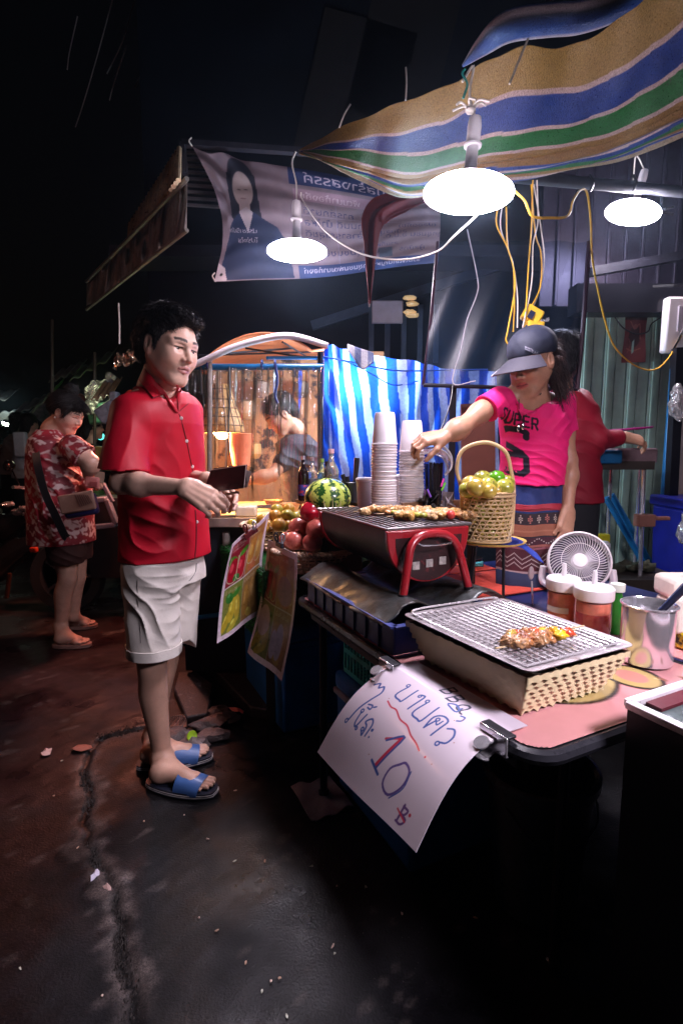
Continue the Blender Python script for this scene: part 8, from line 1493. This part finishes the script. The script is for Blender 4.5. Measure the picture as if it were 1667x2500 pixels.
s = SDF(); s.cap(hw + GZ*.05, A(163, 1352, YW-.06), .125, .115, .03); s.cap(hw2 + GZ*.05, A(184, 1350, YW+.09), .12, .11, .03); s.plane(A(170, 1374, YW-.05), (0, 0, -1), .003); s.disp = wrinkle([(A(190, 1350, YW-.15), .12, (.6, 0, 1), 50, .006)]); mesh_np([s.mesh(.005)], 'shorts', mat('brown_shorts', (.045, .014, .012), .8, bump=.3), wom)
for i, (hh, tt) in enumerate(((h1, t1), (h2, t2))):
    d = (tt-hh).normalized(); sv = Vector((-d.y, d.x, 0)); c0 = hh - d*.02; c0.z = 0; L = (tt-hh).length + .04; n = 26; P0 = []
    for k in range(n): a = 2*math.pi*k/n; x = .5*L - .5*L*math.cos(a); P0.append(c0 + d*x + sv*(.042 + .008*math.sin(x/L*2.8-.3))*math.copysign(abs(math.sin(a))**.6, math.sin(a)) + GZ*.003)
    b = B(); b.add(P0 + [p + GZ*.02 for p in P0], [tuple(reversed(range(n))), tuple(range(n, 2*n))] + [(i_, (i_+1) % n, n+(i_+1) % n, n+i_) for i_ in range(n)]); so = b.obj('flip_flop', mat('flipflop_tan', (.30, .17, .14), .6), wom, label=('near' if i == 0 else 'far') + ' tan flip flop')
    for s_ in (-1, 1): b = B(); b.tube(catmull([c0 + d*L*.45 + sv*.04*s_ + GZ*.03, c0 + d*L*.62 + sv*.025*s_ + GZ*.062, c0 + d*L*.80 + GZ*.040], 5), .004, 6); b.obj('strap', mat('flipflop_tan'), so)
t = thing('shoulder_bag', 'tan and navy flap shoulder bag on a wide black strap at the woman’s hip', 'bag', A(195, 1250, YW-.28)); bq = Matrix.Rotation(.22, 3, 'Y'); bc_ = A(190, 1228, YW-.28)
b = B(); b.box(bc_ + Vector((.004, .03, -.02)), (.20, .06, .13), bq.inverted() if False else Matrix.Rotation(-.18, 3, 'Y')); b.obj('body', mat('navy_leather', (.02, .02, .09), .35), t, bevel=.02)
b = B(); b.box(bc_ + Vector((0, -.004, .004)), (.215, .02, .115), Matrix.Rotation(-.18, 3, 'Y')); b.obj('flap', mat('tan_leather', (.36, .21, .16), .5, bump=.3), t, bevel=.018)
for k in range(7): q = bc_ + Matrix.Rotation(-.18, 3, 'Y') @ Vector((.012 + .012*k, -.018, .012)); b = B(); b.bar(q + Vector((-.012, 0, .040-.003*k)), q + Vector((.014, 0, -.035+.002*k)), .004, .004); b.obj('ruffle', mat('dark_tan', (.2, .10, .08), .6), t)
b = B(); P = [A(88, 1080, YW-.16), A(92, 1130, YW-.24), A(110, 1200, YW-.27), A(135, 1255, YW-.28), A(158, 1305, YW-.27), A(165, 1312, YW-.26)]; P = catmull(P, 6)
def strp(u, v): i = min(int(v*(len(P)-1)), len(P)-2); p = P[i].lerp(P[i+1], v*(len(P)-1)-i); tn = (P[i+1]-P[i]).normalized(); sd_ = tn.cross(Vector((0, 1, 0))).normalized(); return p + sd_*(u-.5)*.048
b.sheet(strp, 4, 40, .004); b.obj('strap', mat('black_strap'), t)
b = B(); P = catmull([A(88, 1080, YW-.16), A(102, 1062, YW-.05), A(100, 1070, YW+.12)], 8); b.sheet(strp, 4, 16, .004); b.obj('strap_back', mat('black_strap'), t)
t = thing('purse', 'pink zip purse held open in the woman’s hand', 'purse', A(228, 1180, YW-.15)); b = B(); b.box(A(226, 1178, YW-.15), (.085, .03, .07), Matrix.Rotation(.1, 3, 'Y')); b.obj('body', mat('pink_leather', (.62, .22, .20), .4), t, bevel=.01)
b = B(); b.box(A(229, 1182, YW-.17), (.045, .006, .03), Matrix.Rotation(.1, 3, 'Y')); b.obj('window', mat('dark_pink', (.35, .08, .08), .3), t)
b = B(); b.box(A(243, 1165, YW-.14), (.06, .003, .07), Matrix.Rotation(.2, 3, 'Y')); tag(b.obj('paper_note', mat('tan_note', (.4, .28, .2), .6), org=A(243, 1165, YW-.14)), 'brown paper note sticking out beside the pink purse', 'note')
# ---------------------------------------------------------------- OTHER PEOPLE
def simple(label, o_px, Y, hpx, face, hfwd, skin, top, topc, hairc, lower=None, arms=(), gz=0., rw=(.11, .18), ang=0., hs=1., lean=0., vox=.006, ry0=None, col=None, cap_=False):
    t = thing('person', label, 'person', Vector((A(o_px[0], 1200, Y).x, Y, 0))); Hh = Head(A(*hpx, Y), hfwd, Vector((0, 0, 1)), hs); nb_ = Hh.P(-.03, 0, -.14); s = SDF(); Hh.build(s, nb_, .05); parts = [s.mesh(.004)]
    for a in arms:
        s = SDF(); pts = a['p']; arm(s, *pts, (.048, .038, .026))
        if a.get('hand', True): hand(s, pts[2], a['d'], a.get('n', Vector((0, -.6, .8))), 1, [(.5, .7, .4)]*4, (.5, .4), .95)
        parts.append(s.mesh(vox*.8))
    bz = nb_.z; s = SDF(); s.col([(.03, o_x(o_px, Y), Y, .05, .07), (bz-.14, nb_.x, Y, .04, .07)], ang, .02); parts.append(s.mesh(.012)); mesh_np(parts, 'body', skin_mat('skin'), t, Hh.paint(skin))
    s = SDF(); Hh.e(s, (-.018, 0, .045), (.105, .088, .090), .02); Hh.e(s, (-.07, 0, -.005), (.045, .07, .07), .02); Hh.e(s, (.105, 0, .02), (.06, .062, .05), .012, -1); Hh.e(s, (.075, 0, -.06), (.075, .1, .075), .01, -1); Hh.e(s, (-.085, 0, -.06), (.04, .06, .07), .03) if not cap_ else None; s.disp = lambda P: -.0025*np.abs(wob(P*np.array([1, 1, .3]), 120, 1)); fur(Hh, mesh_np([s.mesh(.005)], 'hair', hairc, t), t, 700, HAIR_ST, (.03, .05), .0015, 3, .2)
    hem = top['hem']; s = SDF(); s.col([(hem, top['x0'], Y, rw[0], rw[1]), ((hem+bz)/2, (top['x0']+nb_.x)/2 + lean, Y, rw[0], rw[1]), (bz-.09, nb_.x, Y, rw[0]*.9, rw[1]), (bz-.03, nb_.x, nb_.y, rw[0]*.5, rw[1]*.5)], ang, .05)
    for a in arms: p = a['p']; k_ = a.get('sleeve', .5); s.cap(p[0], p[0].lerp(p[1], min(1, k_)), .062, .058, .05); 
    for a in arms:
        p = a['p']; k_ = a.get('sleeve', .5)
        if k_ > 1: s.cap(p[1], p[1].lerp(p[2], k_-1), .055, .040, .03)
    s.disp = wrinkle([(Vector((nb_.x, Y-.1, (hem+bz)/2)), .3, (.5, 0, .8), 40, .005)]); mesh_np([s.mesh(vox)], 'shirt', topc, t)
    if lower: s = SDF(); s.col([(lower[0], top['x0'], Y, rw[0]*.8, rw[1]*.85), (hem+.02, top['x0'], Y, rw[0]*.9, rw[1]*.9)], ang, .02); mesh_np([s.mesh(.012)], 'trousers', lower[1], t)
    return t
def o_x(o, Y): return A(o[0], 1200, Y).x
CRIM = mat('crimson_blouse', (.24, .004, .018), .6, amt=.15, bump=.2); BKC = mat('black_cloth', (.012, .012, .016), .8, bump=.2)
Y2 = 2.55
simple('person in crimson long sleeved blouse turned to the work table behind the vendor', (1385, 1200), Y2, (1368, 880), None, (.35, .9, -.3), SK2, dict(hem=A(1380, 1225, Y2).z, x0=A(1378, 1225, Y2).x), CRIM, HAIR, (.05, BKC), [dict(p=(A(1412, 980, Y2), A(1448, 1075, Y2-.05), A(1525, 1068, Y2)), d=Vector((.9, .1, -.15)), sleeve=1.75)], rw=(.12, .175), ang=R(70))
DG = mat('dark_grey_shirt', (.035, .025, .035), .8, bump=.2); Y3 = 3.35
simple('blurred cook in dark shirt bending over the counter behind the clear curtain', (745, 1200), Y3, (685, 1012), None, (-.75, -.3, -.6), (.5, .22, .13), dict(hem=A(745, 1245, Y3).z, x0=A(750, 1245, Y3).x), DG, HAIR, (.05, BKC), [dict(p=(A(720, 1090, Y3-.05), A(665, 1160, Y3-.2), A(590, 1175, Y3-.25)), d=Vector((-.8, 0, -.3)), sleeve=.6)], rw=(.12, .17), ang=R(-130), cap_=True)
simple('far pedestrian in pale grey top seen from behind at the left edge', (45, 1200), 7.2, (46, 1030), None, (.2, 1, 0), SK3, dict(hem=.92, x0=o_x((40, 0), 7.2)), mat('pale_top', (.38, .30, .28), .8), HAIR, (.05, BKC), rw=(.13, .20), ang=R(90), vox=.012)
simple('far pedestrian in white top with tote bag seen from behind', (72, 1200), 6.6, (73, 1035), None, (.2, 1, 0), SK3, dict(hem=.90, x0=o_x((70, 0), 6.6)), mat('white_top', (.50, .46, .48), .8), HAIR, (.05, BKC), rw=(.12, .19), ang=R(90), vox=.012)
simple('dark dressed shopper half hidden between the woman and the man', (225, 1200), 5.8, (228, 1045), None, (.8, .6, 0), SK3, dict(hem=.85, x0=o_x((226, 0), 5.8)), BKC, HAIR, (.05, BKC), rw=(.13, .18), ang=R(40), vox=.012)
simple('short person in pinkish top at the far left edge', (12, 1200), 7.8, (14, 1062), None, (.2, 1, 0), SK3, dict(hem=.9, x0=o_x((12, 0), 7.8)), mat('pinkish_top', (.3, .14, .13), .8), HAIR, (.05, BKC), rw=(.13, .2), ang=R(90), vox=.012)
b = B(); b.box(A(52, 1085, 6.4), (.15, .08, .3)); tag(b.obj('tote_bag', mat('tote_cloth', (.55, .5, .52), .8), org=A(52, 1125, 6.4), bevel=.02), 'white tote bag on the far pedestrian’s shoulder', 'bag')
# ================================================================ SMOKE, ALSO ADDED FOR THE GLOW ROUND THE LAMPS
b = B(); at_box(b, -31, 31, -13, 46, -1.2, 7.2); hz = b.obj('haze', bpy.data.materials.new('smoky_air'), org=(0, 6, -1.2)); hz['kind'] = 'stuff'; hz['label'] = 'thin grill smoke, also added for the soft glow round the lamps'
m = hz.data.materials[0]; m.use_nodes = True; nt = m.node_tree; nt.nodes.remove(nt.nodes['Principled BSDF']); pv = nt.nodes.new('ShaderNodeVolumePrincipled'); pv.inputs['Color'].default_value = (.55, .72, 1, 1); pv.inputs['Density'].default_value = .0028; pv.inputs['Anisotropy'].default_value = .88
nt.links.new(pv.outputs[0], nt.nodes['Material Output'].inputs['Volume'])
